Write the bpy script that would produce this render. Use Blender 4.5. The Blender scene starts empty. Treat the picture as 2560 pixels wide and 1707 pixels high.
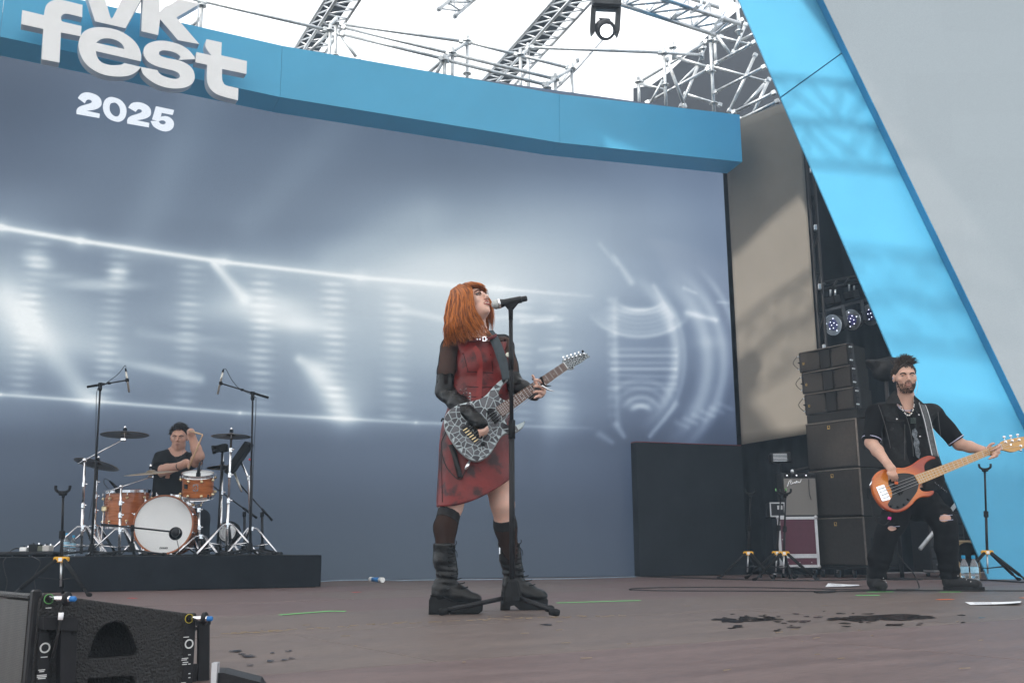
import bpy, math, random
import numpy as np
from mathutils import Vector, Matrix, Euler

random.seed(7); np.random.seed(7)
S = bpy.context.scene
C = S.collection
R = math.radians

# ------------------------------------------------------------------ camera
F, CX, CY = 2490.0, 1280.0, 853.5          # lens in pixels of the 2560 x 1707 photograph
EYE = Vector((0.0, 0.0, 0.32))             # eye height above the stage floor (z = 0)
PITCH, ROLL = math.atan((1374.0 - CY) / F), 0.006
cam_data = bpy.data.cameras.new('camera')
cam_data.sensor_width = 36.0
cam_data.lens = F / 2560.0 * 36.0
cam_data.clip_start, cam_data.clip_end = 0.05, 3000.0
cam = bpy.data.objects.new('camera', cam_data)
C.objects.link(cam)
RIGHT0 = Vector((1, 0, 0))
FWD = Vector((0, math.cos(PITCH), math.sin(PITCH)))
UP0 = RIGHT0.cross(FWD)
RIGHT = RIGHT0 * math.cos(ROLL) - UP0 * math.sin(ROLL)
UPV = UP0 * math.cos(ROLL) + RIGHT0 * math.sin(ROLL)
cam.matrix_world = Matrix(((RIGHT.x, UPV.x, -FWD.x, EYE.x), (RIGHT.y, UPV.y, -FWD.y, EYE.y),
                           (RIGHT.z, UPV.z, -FWD.z, EYE.z), (0, 0, 0, 1)))
S.camera = cam

# ------------------------------------------------------------------ world, sun, exposure
SUN_EL, SUN_AZ = R(42), R(213)             # where the sun stands: behind the camera, to its left
sun_from = Vector((math.sin(SUN_AZ) * math.cos(SUN_EL), math.cos(SUN_AZ) * math.cos(SUN_EL), math.sin(SUN_EL)))
world = bpy.data.worlds.new('World'); S.world = world; world.use_nodes = True
wn, wl = world.node_tree.nodes, world.node_tree.links
wn.clear()
w_out = wn.new('ShaderNodeOutputWorld'); w_bg = wn.new('ShaderNodeBackground')
w_sky = wn.new('ShaderNodeTexSky'); w_sky.sky_type = 'NISHITA'; w_sky.sun_disc = False
w_sky.sun_elevation = SUN_EL; w_sky.sun_rotation = SUN_AZ; w_sky.dust_density = 4.0; w_sky.air_density = 1.0
w_mix = wn.new('ShaderNodeMix'); w_mix.data_type = 'RGBA'; w_mix.blend_type = 'MIX'
w_mix.inputs[0].default_value = 0.72        # thin bright cloud veils the whole sky evenly
w_mix.inputs[7].default_value = (13.0, 13.0, 12.9, 1)
w_bg.inputs['Strength'].default_value = 0.105
wl.new(w_sky.outputs[0], w_mix.inputs[6]); wl.new(w_mix.outputs[2], w_bg.inputs[0]); wl.new(w_bg.outputs[0], w_out.inputs[0])

sun_data = bpy.data.lights.new('sun', 'SUN'); sun_data.energy = 2.4; sun_data.angle = R(1.2)
sun_data.color = (1.0, 0.94, 0.85)
sun = bpy.data.objects.new('sun', sun_data); C.objects.link(sun)
sun.rotation_euler = (-sun_from).to_track_quat('-Z', 'Y').to_euler()
sun.location = sun_from * 40

S.view_settings.view_transform = 'Standard'; S.view_settings.look = 'None'
S.view_settings.exposure = 0.95; S.view_settings.gamma = 1.0
S.view_settings.use_curve_mapping = False
S.render.engine = 'CYCLES'
S.cycles.use_denoising = True
S.cycles.max_bounces = 8; S.cycles.transparent_max_bounces = 8
S.cycles.volume_bounces = 0

# ------------------------------------------------------------------ pixel <-> place (used to measure the place)
def ray(px, py):
    return (FWD + RIGHT * ((px - CX) / F) + UPV * ((CY - py) / F))
def P(px, py, Y):
    d = ray(px, py); return EYE + d * (Y / d.y)
def PZ(px, py, z=0.0):
    d = ray(px, py); return EYE + d * ((z - EYE.z) / d.z)
def PP(px, py, p0, n):
    d = ray(px, py); return EYE + d * ((p0 - EYE).dot(n) / d.dot(n))
def PXM(Y, px=1280, py=1100):               # metres per pixel at distance Y
    return (P(px, py, Y) - EYE).dot(FWD) / F
def project(p):                             # arrays ok
    p = np.asarray(p, dtype=float); v = p - np.array(EYE)
    z = v @ np.array(FWD)
    return CX + F * (v @ np.array(RIGHT)) / z, CY - F * (v @ np.array(UPV)) / z

# ------------------------------------------------------------------ materials
MATS = {}
def lin(c):
    c = [x / 255.0 for x in c]
    return tuple((x / 12.92 if x <= 0.04045 else ((x + 0.055) / 1.055) ** 2.4) for x in c)
def mat(name, col, rough=0.5, metal=0.0, var=0.10, scale=9.0, bump=0.0, bscale=60.0, spec=0.3, rvar=0.08,
        coat=0.0, stretch=None, trans=0.0, sheen=0.0, alpha=1.0, hue=None, spots=None):
    if name in MATS: return MATS[name]
    m = bpy.data.materials.new(name); m.use_nodes = True
    n, l = m.node_tree.nodes, m.node_tree.links
    b = n['Principled BSDF']
    b.inputs['Metallic'].default_value = metal
    b.inputs['Specular IOR Level'].default_value = spec
    b.inputs['Coat Weight'].default_value = coat
    b.inputs['Transmission Weight'].default_value = trans
    b.inputs['Sheen Weight'].default_value = sheen
    b.inputs['Alpha'].default_value = alpha
    tc = n.new('ShaderNodeTexCoord'); src = tc.outputs['Object']
    if stretch:
        mp = n.new('ShaderNodeMapping'); mp.inputs['Scale'].default_value = stretch
        l.new(src, mp.inputs[0]); src = mp.outputs[0]
    nz = n.new('ShaderNodeTexNoise'); nz.inputs['Scale'].default_value = scale; nz.inputs['Detail'].default_value = 6
    nz.inputs['Roughness'].default_value = 0.62
    l.new(src, nz.inputs[0])
    cr = n.new('ShaderNodeValToRGB'); e = cr.color_ramp.elements
    c2 = hue if hue else col
    e[0].position, e[1].position = 0.3, 0.7
    e[0].color = (*[max(0, x * (1 - var)) for x in col], 1)
    e[1].color = (*[min(1, x * (1 + var)) for x in c2], 1)
    l.new(nz.outputs[0], cr.inputs[0])
    out = cr.outputs[0]
    if spots:                                # (colour, scale, threshold) irregular worn patches
        n2 = n.new('ShaderNodeTexNoise'); n2.inputs['Scale'].default_value = spots[1]; n2.inputs['Detail'].default_value = 8
        l.new(src, n2.inputs[0])
        r2 = n.new('ShaderNodeValToRGB'); r2.color_ramp.elements[0].position = spots[2]; r2.color_ramp.elements[1].position = spots[2] + 0.12
        l.new(n2.outputs[0], r2.inputs[0])
        mx = n.new('ShaderNodeMix'); mx.data_type = 'RGBA'
        l.new(r2.outputs[0], mx.inputs[0]); l.new(out, mx.inputs[6]); mx.inputs[7].default_value = (*spots[0], 1)
        out = mx.outputs[2]
    l.new(out, b.inputs['Base Color'])
    mr = n.new('ShaderNodeMapRange'); mr.inputs[3].default_value = max(0.02, rough - rvar); mr.inputs[4].default_value = min(1, rough + rvar)
    l.new(nz.outputs[0], mr.inputs[0]); l.new(mr.outputs[0], b.inputs['Roughness'])
    if bump:
        nb = n.new('ShaderNodeTexNoise'); nb.inputs['Scale'].default_value = bscale; nb.inputs['Detail'].default_value = 4
        l.new(src, nb.inputs[0])
        bp = n.new('ShaderNodeBump'); bp.inputs['Strength'].default_value = bump; bp.inputs['Distance'].default_value = 0.01
        l.new(nb.outputs[0], bp.inputs['Height']); l.new(bp.outputs[0], b.inputs['Normal'])
    MATS[name] = m
    return m

# ------------------------------------------------------------------ mesh builder
def perp(d):
    d = d.normalized()
    a = Vector((0, 0, 1)) if abs(d.z) < 0.9 else Vector((1, 0, 0))
    u = d.cross(a).normalized(); return u, d.cross(u).normalized()

class MB:
    def __init__(s): s.v, s.f, s.sm = [], [], []
    def face(s, idx, smooth=False): s.f.append(tuple(idx)); s.sm.append(smooth)
    def add(s, vs, fs, smooth=False):
        o = len(s.v); s.v += [Vector(p) for p in vs]
        for q in fs: s.face([i + o for i in q], smooth)
        return s
    def box(s, c, size, ax=None, bev=0.0):
        """box centred at c; ax = three axes (Vectors)"""
        c = Vector(c); ax = ax or (Vector((1, 0, 0)), Vector((0, 1, 0)), Vector((0, 0, 1)))
        hx, hy, hz = [q / 2 for q in size]
        if bev <= 0:
            vs = [c + ax[0] * (hx * i) + ax[1] * (hy * j) + ax[2] * (hz * k) for i in (-1, 1) for j in (-1, 1) for k in (-1, 1)]
            return s.add(vs, [(0, 1, 3, 2), (4, 6, 7, 5), (0, 4, 5, 1), (2, 3, 7, 6), (0, 2, 6, 4), (1, 5, 7, 3)])
        b = min(bev, hx * .95, hy * .95, hz * .95)
        vs, fs, id_ = [], [], {}
        for i in (-1, 1):
            for j in (-1, 1):
                for k in (-1, 1):
                    for a in range(3):
                        h = [hx - b, hy - b, hz - b]; h[a] += b
                        id_[(i, j, k, a)] = len(vs)
                        vs.append(c + ax[0] * (h[0] * i) + ax[1] * (h[1] * j) + ax[2] * (h[2] * k))
        for a in range(3):
            o1, o2 = [q for q in range(3) if q != a]
            for sg in (-1, 1):
                ring = []
                for (p, q) in ((-1, -1), (1, -1), (1, 1), (-1, 1)):
                    t = [0, 0, 0]; t[a] = sg; t[o1] = p; t[o2] = q; ring.append(id_[(*t, a)])
                fs.append(ring)
                # edge strips
        for a in range(3):
            o1, o2 = [q for q in range(3) if q != a]
            for p in (-1, 1):
                for q in (-1, 1):
                    def k_(sg, face):
                        t = [0, 0, 0]; t[a] = sg; t[o1] = p; t[o2] = q; return id_[(*t, face)]
                    fs.append([k_(-1, o1), k_(1, o1), k_(1, o2), k_(-1, o2)])
        for i in (-1, 1):
            for j in (-1, 1):
                for k in (-1, 1):
                    fs.append([id_[(i, j, k, 0)], id_[(i, j, k, 1)], id_[(i, j, k, 2)]])
        return s.add(vs, fs)
    def tube(s, pts, r, n=8, caps=True, smooth=True, flat=1.0, flatdir=None):
        pts = [Vector(p) for p in pts]
        rs = r if isinstance(r, (list, tuple)) else [r] * len(pts)
        o = len(s.v); u = None
        for i, p in enumerate(pts):
            d = (pts[min(i + 1, len(pts) - 1)] - pts[max(i - 1, 0)])
            if d.length < 1e-9: d = Vector((0, 0, 1))
            d.normalize()
            if u is None:
                u = (flatdir - d * flatdir.dot(d)).normalized() if flatdir is not None else perp(d)[0]
            else:
                u = (u - d * u.dot(d))
                u = u.normalized() if u.length > 1e-6 else perp(d)[0]
            w = d.cross(u)
            for k in range(n):
                a = 2 * math.pi * k / n
                s.v.append(p + u * (math.cos(a) * rs[i] * flat) + w * (math.sin(a) * rs[i]))
        for i in range(len(pts) - 1):
            for k in range(n):
                k2 = (k + 1) % n
                s.face((o + i * n + k, o + i * n + k2, o + (i + 1) * n + k2, o + (i + 1) * n + k), smooth)
        if caps:
            s.face([o + k for k in range(n)][::-1]); e = o + (len(pts) - 1) * n
            s.face([e + k for k in range(n)])
        return s
    def lathe(s, prof, origin, axis, n=24, smooth=True, caps=True):
        """prof = [(r, t)...] along axis"""
        origin = Vector(origin); axis = Vector(axis).normalized(); u, w = perp(axis); o = len(s.v)
        for (r, t) in prof:
            for k in range(n):
                a = 2 * math.pi * k / n
                s.v.append(origin + axis * t + (u * math.cos(a) + w * math.sin(a)) * max(r, 1e-5))
        for i in range(len(prof) - 1):
            for k in range(n):
                k2 = (k + 1) % n
                s.face((o + i * n + k, o + i * n + k2, o + (i + 1) * n + k2, o + (i + 1) * n + k), smooth)
        if caps:
            if prof[0][0] > 1e-4: s.face([o + k for k in range(n)][::-1])
            if prof[-1][0] > 1e-4:
                e = o + (len(prof) - 1) * n; s.face([e + k for k in range(n)])
        return s
    def sphere(s, c, r, n=12, m=8, ax=None):
        c = Vector(c); r = r if isinstance(r, (list, tuple)) else (r, r, r)
        ax = ax or (Vector((1, 0, 0)), Vector((0, 1, 0)), Vector((0, 0, 1))); o = len(s.v)
        for i in range(m + 1):
            t = math.pi * i / m
            for k in range(n):
                a = 2 * math.pi * k / n
                s.v.append(c + ax[0] * (r[0] * math.sin(t) * math.cos(a)) + ax[1] * (r[1] * math.sin(t) * math.sin(a)) + ax[2] * (r[2] * math.cos(t)))
        for i in range(m):
            for k in range(n):
                k2 = (k + 1) % n
                s.face((o + i * n + k, o + (i + 1) * n + k, o + (i + 1) * n + k2, o + i * n + k2), True)
        return s
    def prism(s, poly, ext):
        """poly: ordered 3-D points, extruded by vector ext"""
        n = len(poly); o = len(s.v); ext = Vector(ext)
        s.v += [Vector(p) for p in poly] + [Vector(p) + ext for p in poly]
        s.face([o + i for i in range(n)]); s.face([o + n + i for i in range(n)][::-1])
        for i in range(n):
            j = (i + 1) % n
            s.face((o + i, o + n + i, o + n + j, o + j))
        return s
    def strip(s, pts, w, wdir, th=0.0):
        """ribbon along pts, w wide along wdir"""
        o = len(s.v); k = len(pts)
        ws = w if isinstance(w, (list, tuple)) else [w] * k
        wd = wdir if isinstance(wdir, (list, tuple)) else [wdir] * k
        for p, a, d in zip(pts, ws, wd): s.v += [Vector(p) - d * (a / 2), Vector(p) + d * (a / 2)]
        for i in range(k - 1): s.face((o + 2 * i, o + 2 * i + 1, o + 2 * i + 3, o + 2 * i + 2), True)
        return s
    def build(s, name, m, parent=None, origin=None):
        o = Vector((0, 0, 0))
        if parent is not None: o = Vector(parent['_o'])
        elif origin is not None: o = Vector(origin)
        me = bpy.data.meshes.new(name)
        me.from_pydata([tuple(p - o) for p in s.v], [], s.f)
        me.polygons.foreach_set('use_smooth', s.sm)
        me.update()
        import bmesh
        bm = bmesh.new(); bm.from_mesh(me); bmesh.ops.recalc_face_normals(bm, faces=bm.faces); bm.to_mesh(me); bm.free()
        return link(name, me, m, parent, o)

def link(name, me, m, parent=None, o=Vector((0, 0, 0))):
    ob = bpy.data.objects.new(name, me); C.objects.link(ob)
    if m is not None and not me.materials: me.materials.append(m)
    if parent is not None:
        ob.parent = parent
    else:
        ob.location = o
    ob['_o'] = tuple(o)
    return ob
def tag(o, label=None, cat=None, group=None, kind=None):
    if label: o['label'] = label
    if cat: o['category'] = cat
    if group: o['group'] = group
    if kind: o['kind'] = kind
    return o
def thing(name, label, cat, loc, group=None):
    o = bpy.data.objects.new(name, None); C.objects.link(o); o.empty_display_size = 0.1
    o.location = loc; o['_o'] = tuple(loc); return tag(o, label, cat, group)
def copy_tree(o, parent=None):
    c = o.copy(); C.objects.link(c); c.parent = parent
    for ch in list(o.children): copy_tree(ch, c)
    return c
def rename_props():
    for o in bpy.data.objects:
        if '_o' in o: del o['_o']

def poly_mesh(name, contours, extrude, m, parent, basis, bevel=0.0, bres=2, cyclic=True):
    """2-D contours (holes by even-odd) -> filled, extruded mesh. basis = (origin, ex, ey, ez) world"""
    cu = bpy.data.curves.new(name, 'CURVE'); cu.dimensions = '2D'; cu.fill_mode = 'BOTH'
    cu.extrude = extrude / 2; cu.bevel_depth = bevel; cu.bevel_resolution = bres
    cu.offset = -bevel
    for ct in contours:
        sp = cu.splines.new('POLY'); sp.points.add(len(ct) - 1)
        for i, p in enumerate(ct): sp.points[i].co = (p[0], p[1], 0, 1)
        sp.use_cyclic_u = True
    tmp = bpy.data.objects.new('tmp', cu); C.objects.link(tmp)
    dg = bpy.context.evaluated_depsgraph_get(); dg.update()
    me = bpy.data.meshes.new_from_object(tmp.evaluated_get(dg))
    bpy.data.objects.remove(tmp); bpy.data.curves.remove(cu)
    o, ex, ey, ez = basis; off = Vector(parent['_o']) if parent is not None else Vector((0, 0, 0))
    M = Matrix(((ex.x, ey.x, ez.x, o.x - off.x), (ex.y, ey.y, ez.y, o.y - off.y), (ex.z, ey.z, ez.z, o.z - off.z), (0, 0, 0, 1)))
    me.transform(M); me.name = name; me.materials.clear(); me.update()
    return link(name, me, m, parent, off)

def smooth_poly(pts, n=4, closed=True):
    """Catmull-Rom through pts; a point given as (x, y, 1) stays a corner"""
    out = []; N = len(pts); rng = range(N) if closed else range(N - 1)
    for i in rng:
        p1, p2 = pts[i], pts[(i + 1) % N]
        p0 = pts[(i - 1) % N] if closed or i > 0 else p1
        p3 = pts[(i + 2) % N] if closed or i + 2 < N else p2
        if len(p1) > 2: p0 = p1
        if len(p2) > 2: p3 = p2
        for k in range(n):
            t = k / n
            out.append(tuple(0.5 * ((2 * p1[a]) + (-p0[a] + p2[a]) * t + (2 * p0[a] - 5 * p1[a] + 4 * p2[a] - p3[a]) * t * t + (-p0[a] + 3 * p1[a] - 3 * p2[a] + p3[a]) * t ** 3) for a in range(2)))
    if not closed: out.append(tuple(pts[-1][:2]))
    return out
def crv(pts, n=6):
    """smooth 3-D polyline through points"""
    pts = [Vector(p) for p in pts]; out = []
    for i in range(len(pts) - 1):
        p0 = pts[max(i - 1, 0)]; p1 = pts[i]; p2 = pts[i + 1]; p3 = pts[min(i + 2, len(pts) - 1)]
        for k in range(n):
            t = k / n
            out.append(0.5 * ((2 * p1) + (p2 - p0) * t + (2 * p0 - 5 * p1 + 4 * p2 - p3) * t * t + (3 * p1 - p0 - 3 * p2 + p3) * t ** 3))
    out.append(pts[-1]); return out

# ------------------------------------------------------------------ smooth solid modelling (signed distance field -> mesh)
class Solid:
    def __init__(s, lo, hi, h):
        s.h = h; s.lo = np.array(lo, float); n = np.ceil((np.array(hi) - s.lo) / h).astype(int) + 1
        s.ax = [s.lo[a] + h * np.arange(n[a]) for a in range(3)]
        s.d = np.full(tuple(n), 10.0, np.float32)
    def win(s, lo, hi, pad):
        sl = []
        for a in range(3):
            i0 = int(np.clip(np.floor((lo[a] - pad - s.lo[a]) / s.h), 0, len(s.ax[a]))); i1 = int(np.clip(np.ceil((hi[a] + pad - s.lo[a]) / s.h) + 1, 0, len(s.ax[a])))
            if i1 <= i0: return None, None
            sl.append(slice(i0, i1))
        g = np.meshgrid(*[s.ax[a][sl[a]] for a in range(3)], indexing='ij')
        return tuple(sl), g
    def op(s, sl, d, k, mode):
        a = s.d[sl]; d = d.astype(np.float32)
        if mode == 'add':
            if k > 0:
                h = np.clip(0.5 + 0.5 * (a - d) / k, 0, 1); s.d[sl] = a * (1 - h) + d * h - k * h * (1 - h)
            else: s.d[sl] = np.minimum(a, d)
        else:
            d = -d
            if k > 0:
                h = np.clip(0.5 - 0.5 * (a - d) / k, 0, 1); s.d[sl] = a * (1 - h) + d * h + k * h * (1 - h)
            else: s.d[sl] = np.maximum(a, d)
    def ell(s, c, r, k=0.02, ax=None, mode='add'):
        c = np.array(c, float); r = np.array(r if isinstance(r, (list, tuple)) else (r, r, r), float); R_ = float(r.max())
        sl, g = s.win(c - R_, c + R_, k * 1.5 + 0.02)
        if sl is None: return s
        q = [g[a] - c[a] for a in range(3)]
        if ax is not None:
            A = [np.array(v) for v in ax]; q = [q[0] * v[0] + q[1] * v[1] + q[2] * v[2] for v in A]
        k0 = np.sqrt((q[0] / r[0]) ** 2 + (q[1] / r[1]) ** 2 + (q[2] / r[2]) ** 2) + 1e-9
        k1 = np.sqrt((q[0] / r[0] ** 2) ** 2 + (q[1] / r[1] ** 2) ** 2 + (q[2] / r[2] ** 2) ** 2) + 1e-9
        s.op(sl, k0 * (k0 - 1) / k1, k, mode); return s
    def cap(s, a, b, r0, r1=None, k=0.02, mode='add', flat=None):
        """tapered limb from a to b; flat = (direction, factor) squashes the section along direction"""
        a = np.array(a, float); b = np.array(b, float); r1 = r0 if r1 is None else r1; m = max(r0, r1)
        if flat: m *= max(1, flat[1])
        sl, g = s.win(np.minimum(a, b) - m, np.maximum(a, b) + m, k * 1.5 + 0.02)
        if sl is None: return s
        ba = b - a; L = float(ba @ ba) + 1e-12
        q = [g[i] - a[i] for i in range(3)]
        t = np.clip((q[0] * ba[0] + q[1] * ba[1] + q[2] * ba[2]) / L, 0, 1)
        e = [q[i] - t * ba[i] for i in range(3)]
        if flat:
            n = np.array(flat[0], float); n /= np.linalg.norm(n); pj = e[0] * n[0] + e[1] * n[1] + e[2] * n[2]
            e = [e[i] + n[i] * pj * (1 / flat[1] - 1) for i in range(3)]
        d = np.sqrt(e[0] ** 2 + e[1] ** 2 + e[2] ** 2) - (r0 + (r1 - r0) * t)
        s.op(sl, d, k, mode); return s
    def chain(s, pts, rs, k=0.02, flat=None):
        for i in range(len(pts) - 1): s.cap(pts[i], pts[i + 1], rs[i], rs[i + 1], k, flat=flat)
        return s
    def plane(s, p, n, k=0.0):
        """cut away everything on the side n points to"""
        n = np.array(n, float); n /= np.linalg.norm(n); p = np.array(p, float)
        g = np.meshgrid(*s.ax, indexing='ij', sparse=True)
        d = (g[0] - p[0]) * n[0] + (g[1] - p[1]) * n[1] + (g[2] - p[2]) * n[2]
        s.d = np.maximum(s.d, d.astype(np.float32)); return s
    def cutf(s, fn):
        g = np.meshgrid(*s.ax, indexing='ij', sparse=True)
        s.d = np.maximum(s.d, fn(*g).astype(np.float32)); return s
    def disp(s, fn):
        g = np.meshgrid(*s.ax, indexing='ij', sparse=True)
        s.d = s.d + fn(*g).astype(np.float32); return s
    def mesh(s, name, m, parent=None):
        d = s.d; h = s.h; nx, ny, nz = d.shape
        ins = d < 0
        cnt = np.zeros((nx - 1, ny - 1, nz - 1), np.float32); acc = np.zeros((nx - 1, ny - 1, nz - 1, 3), np.float32)
        cells = [slice(None, -1), slice(1, None)]
        for a in range(3):
            o1, o2 = [q for q in range(3) if q != a]
            for i in (0, 1):
                for j in (0, 1):
                    s0 = [None] * 3; s1 = [None] * 3
                    s0[a], s1[a] = cells[0], cells[1]; s0[o1] = s1[o1] = cells[i]; s0[o2] = s1[o2] = cells[j]
                    v0, v1 = d[tuple(s0)], d[tuple(s1)]; x = (v0 < 0) != (v1 < 0)
                    t = np.where(x, v0 / np.where(x, v0 - v1, 1), 0)
                    cnt += x; acc[..., a] += np.where(x, t, 0); acc[..., o1] += x * i; acc[..., o2] += x * j
        act = cnt > 0; idx = -np.ones(act.shape, np.int64); ids = np.argwhere(act); idx[act] = np.arange(len(ids))
        vs = s.lo + (ids + acc[act] / cnt[act][:, None]) * h
        faces = []
        for a in range(3):
            o1, o2 = [q for q in range(3) if q != a]
            s0 = [slice(1, -1)] * 3; s1 = [slice(1, -1)] * 3
            s0[a], s1[a] = slice(0, -1), slice(1, None)
            x0, x1 = ins[tuple(s0)], ins[tuple(s1)]
            for sgn in (0, 1):
                e = np.argwhere((x0 & ~x1) if sgn == 0 else (~x0 & x1))
                if not len(e): continue
                base = e.copy(); base[:, o1] += 1; base[:, o2] += 1
                q = []
                for (p_, r_) in ((0, 0), (1, 0), (1, 1), (0, 1)):
                    c = base.copy(); c[:, o1] -= p_; c[:, o2] -= r_; q.append(idx[c[:, 0], c[:, 1], c[:, 2]])
                q = np.stack(q, 1)
                flip = (sgn == 1) ^ (a == 1)
                faces.append(q if not flip else q[:, ::-1])
        fc = np.concatenate(faces) if faces else np.zeros((0, 4), int)
        fc = fc[(fc >= 0).all(1)]
        off = np.array(parent['_o']) if parent is not None else np.zeros(3)
        me = bpy.data.meshes.new(name); vs = vs - off
        me.vertices.add(len(vs)); me.vertices.foreach_set('co', vs.astype(np.float32).ravel())
        me.loops.add(len(fc) * 4); me.loops.foreach_set('vertex_index', fc.astype(np.int32).ravel())
        me.polygons.add(len(fc)); me.polygons.foreach_set('loop_start', np.arange(0, len(fc) * 4, 4, dtype=np.int32))
        me.polygons.foreach_set('loop_total', np.full(len(fc), 4, np.int32))
        me.polygons.foreach_set('use_smooth', np.ones(len(fc), bool))
        me.update(calc_edges=True); me.validate()
        import bmesh
        bm = bmesh.new(); bm.from_mesh(me)
        for _ in range(2):
            bmesh.ops.smooth_vert(bm, verts=bm.verts, factor=0.5, use_axis_x=True, use_axis_y=True, use_axis_z=True)
        bmesh.ops.recalc_face_normals(bm, faces=bm.faces)
        bm.to_mesh(me); bm.free()
        return link(name, me, m, parent, Vector(off))
def hermite_noise(seed, scale, amp):
    """cheap smooth 3-D ripple field"""
    rr = np.random.RandomState(seed); ks = rr.normal(0, 1, (5, 3)) * scale; ph = rr.uniform(0, 6.28, 5)
    return lambda x, y, z: amp * sum(np.sin(k[0] * x + k[1] * y + k[2] * z + p) for k, p in zip(ks, ph)) / 2.2
S.render.resolution_x, S.render.resolution_y = 1024, 682
Z = Vector((0, 0, 1))
# ------------------------------------------------------------------ common materials
M_black = mat('black_cloth', (0.012, 0.014, 0.018), 0.9, spec=.08, var=.35, scale=5, bump=.25, bscale=220)
M_blackmetal = mat('black_powder_coat', (0.012, 0.012, 0.014), 0.45, spec=.2, var=.2, bump=.05, bscale=300)
M_rubber = mat('black_rubber', (0.011, 0.011, 0.012), 0.75, spec=.12, var=.2)
M_chrome = mat('chrome', (0.78, 0.78, 0.8), 0.14, 1.0, var=.04)
M_alu = mat('aluminium_tube', (0.62, 0.64, 0.66), 0.38, 1.0, var=.15, scale=14)
M_galv = mat('galvanised_tube', (0.50, 0.53, 0.55), 0.5, 0.75, var=.25, scale=18, spots=((0.32, 0.30, 0.28), 7, .62))
M_cable = mat('cable_sheath', (0.012, 0.012, 0.013), 0.5)
M_white = mat('white_paint', (0.78, 0.79, 0.78), 0.55, var=.04)
M_blue = mat('blue_print_vinyl', (.085, .40, .64), 0.45, var=.06, scale=1.2, spec=.35, bump=.02, bscale=8)
M_blue_dark = mat('blue_vinyl_shaded', (.03, .22, .42), 0.55, var=.04, scale=3)  # darker copy of the blue; holds the screen edge's shade, also backs the joint

# ------------------------------------------------------------------ ground far below the stage
g = MB(); g.add([(-150, -150, -1.6), (150, -150, -1.6), (150, 150, -1.6), (-150, 150, -1.6)], [(0, 1, 2, 3)])
tag(g.build('ground', mat('trodden_ground', (0.16, 0.15, 0.13), .95, var=.3, scale=.6)), kind='structure')

# ------------------------------------------------------------------ stage floor of painted plywood sheets
def floor_mat(name, a, b, seed):
    m = bpy.data.materials.new(name); m.use_nodes = True; n, l = m.node_tree.nodes, m.node_tree.links
    bs = n['Principled BSDF']; tc = n.new('ShaderNodeTexCoord'); mp = n.new('ShaderNodeMapping')
    mp.inputs['Location'].default_value = (seed * 3.1, seed * 1.7, 0); mp.inputs['Rotation'].default_value = (0, 0, R(-33))
    mp.inputs['Scale'].default_value = (0.55, 3.0, 1)
    l.new(tc.outputs['Object'], mp.inputs[0])
    n1 = n.new('ShaderNodeTexNoise'); n1.inputs['Scale'].default_value = 2.2; n1.inputs['Detail'].default_value = 9; n1.inputs['Roughness'].default_value = .7
    n2 = n.new('ShaderNodeTexNoise'); n2.inputs['Scale'].default_value = 26; n2.inputs['Detail'].default_value = 6
    l.new(mp.outputs[0], n1.inputs[0]); l.new(mp.outputs[0], n2.inputs[0])
    cr = n.new('ShaderNodeValToRGB'); cr.color_ramp.elements[0].position = .36; cr.color_ramp.elements[1].position = .64
    cr.color_ramp.elements[0].color = (*a, 1); cr.color_ramp.elements[1].color = (*b, 1)
    l.new(n1.outputs[0], cr.inputs[0])
    # scuffs: thin pale scratches where paint is worn to wood
    n3 = n.new('ShaderNodeTexNoise'); n3.inputs['Scale'].default_value = 9; n3.inputs['Detail'].default_value = 10; n3.inputs['Roughness'].default_value = .8
    l.new(mp.outputs[0], n3.inputs[0])
    r3 = n.new('ShaderNodeValToRGB'); r3.color_ramp.elements[0].position = .66; r3.color_ramp.elements[1].position = .72
    l.new(n3.outputs[0], r3.inputs[0])
    mx = n.new('ShaderNodeMix'); mx.data_type = 'RGBA'; mx.inputs[7].default_value = (.27, .22, .17, 1)
    ml = n.new('ShaderNodeMath'); ml.operation = 'MULTIPLY'; ml.inputs[1].default_value = .45
    l.new(r3.outputs[0], ml.inputs[0]); l.new(ml.outputs[0], mx.inputs[0]); l.new(cr.outputs[0], mx.inputs[6])
    mm = n.new('ShaderNodeMix'); mm.data_type = 'RGBA'; mm.blend_type = 'MULTIPLY'; mm.inputs[0].default_value = .5
    r2 = n.new('ShaderNodeValToRGB'); r2.color_ramp.elements[0].position = .3; r2.color_ramp.elements[0].color = (.45, .45, .45, 1); r2.color_ramp.elements[1].position = .6
    l.new(n2.outputs[0], r2.inputs[0]); l.new(mx.outputs[2], mm.inputs[6]); l.new(r2.outputs[0], mm.inputs[7])
    l.new(mm.outputs[2], bs.inputs['Base Color'])
    mr = n.new('ShaderNodeMapRange'); mr.inputs[3].default_value = .38; mr.inputs[4].default_value = .72
    l.new(n1.outputs[0], mr.inputs[0]); l.new(mr.outputs[0], bs.inputs['Roughness'])
    bp = n.new('ShaderNodeBump'); bp.inputs['Strength'].default_value = .12; bp.inputs['Distance'].default_value = .01
    l.new(n2.outputs[0], bp.inputs['Height']); l.new(bp.outputs[0], bs.inputs['Normal'])
    return m
FM_brown = [floor_mat('brown_deck_paint_%d' % i, (.098, .060, .056), (.150, .102, .096), i) for i in range(2)]
FM_grey = [floor_mat('grey_deck_paint_%d' % i, (.104, .074, .065), (.146, .110, .096), i + 5) for i in range(2)]
fl = MB(); fl.box((2, 6.0, -.118), (30, 23, .2)); 
floor = tag(fl.build('stage_floor', mat('deck_joint', (.03, .026, .024), .9, spots=((.2, .16, .1), 12, .6)), origin=(2, 6, 0)), kind='structure')
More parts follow.
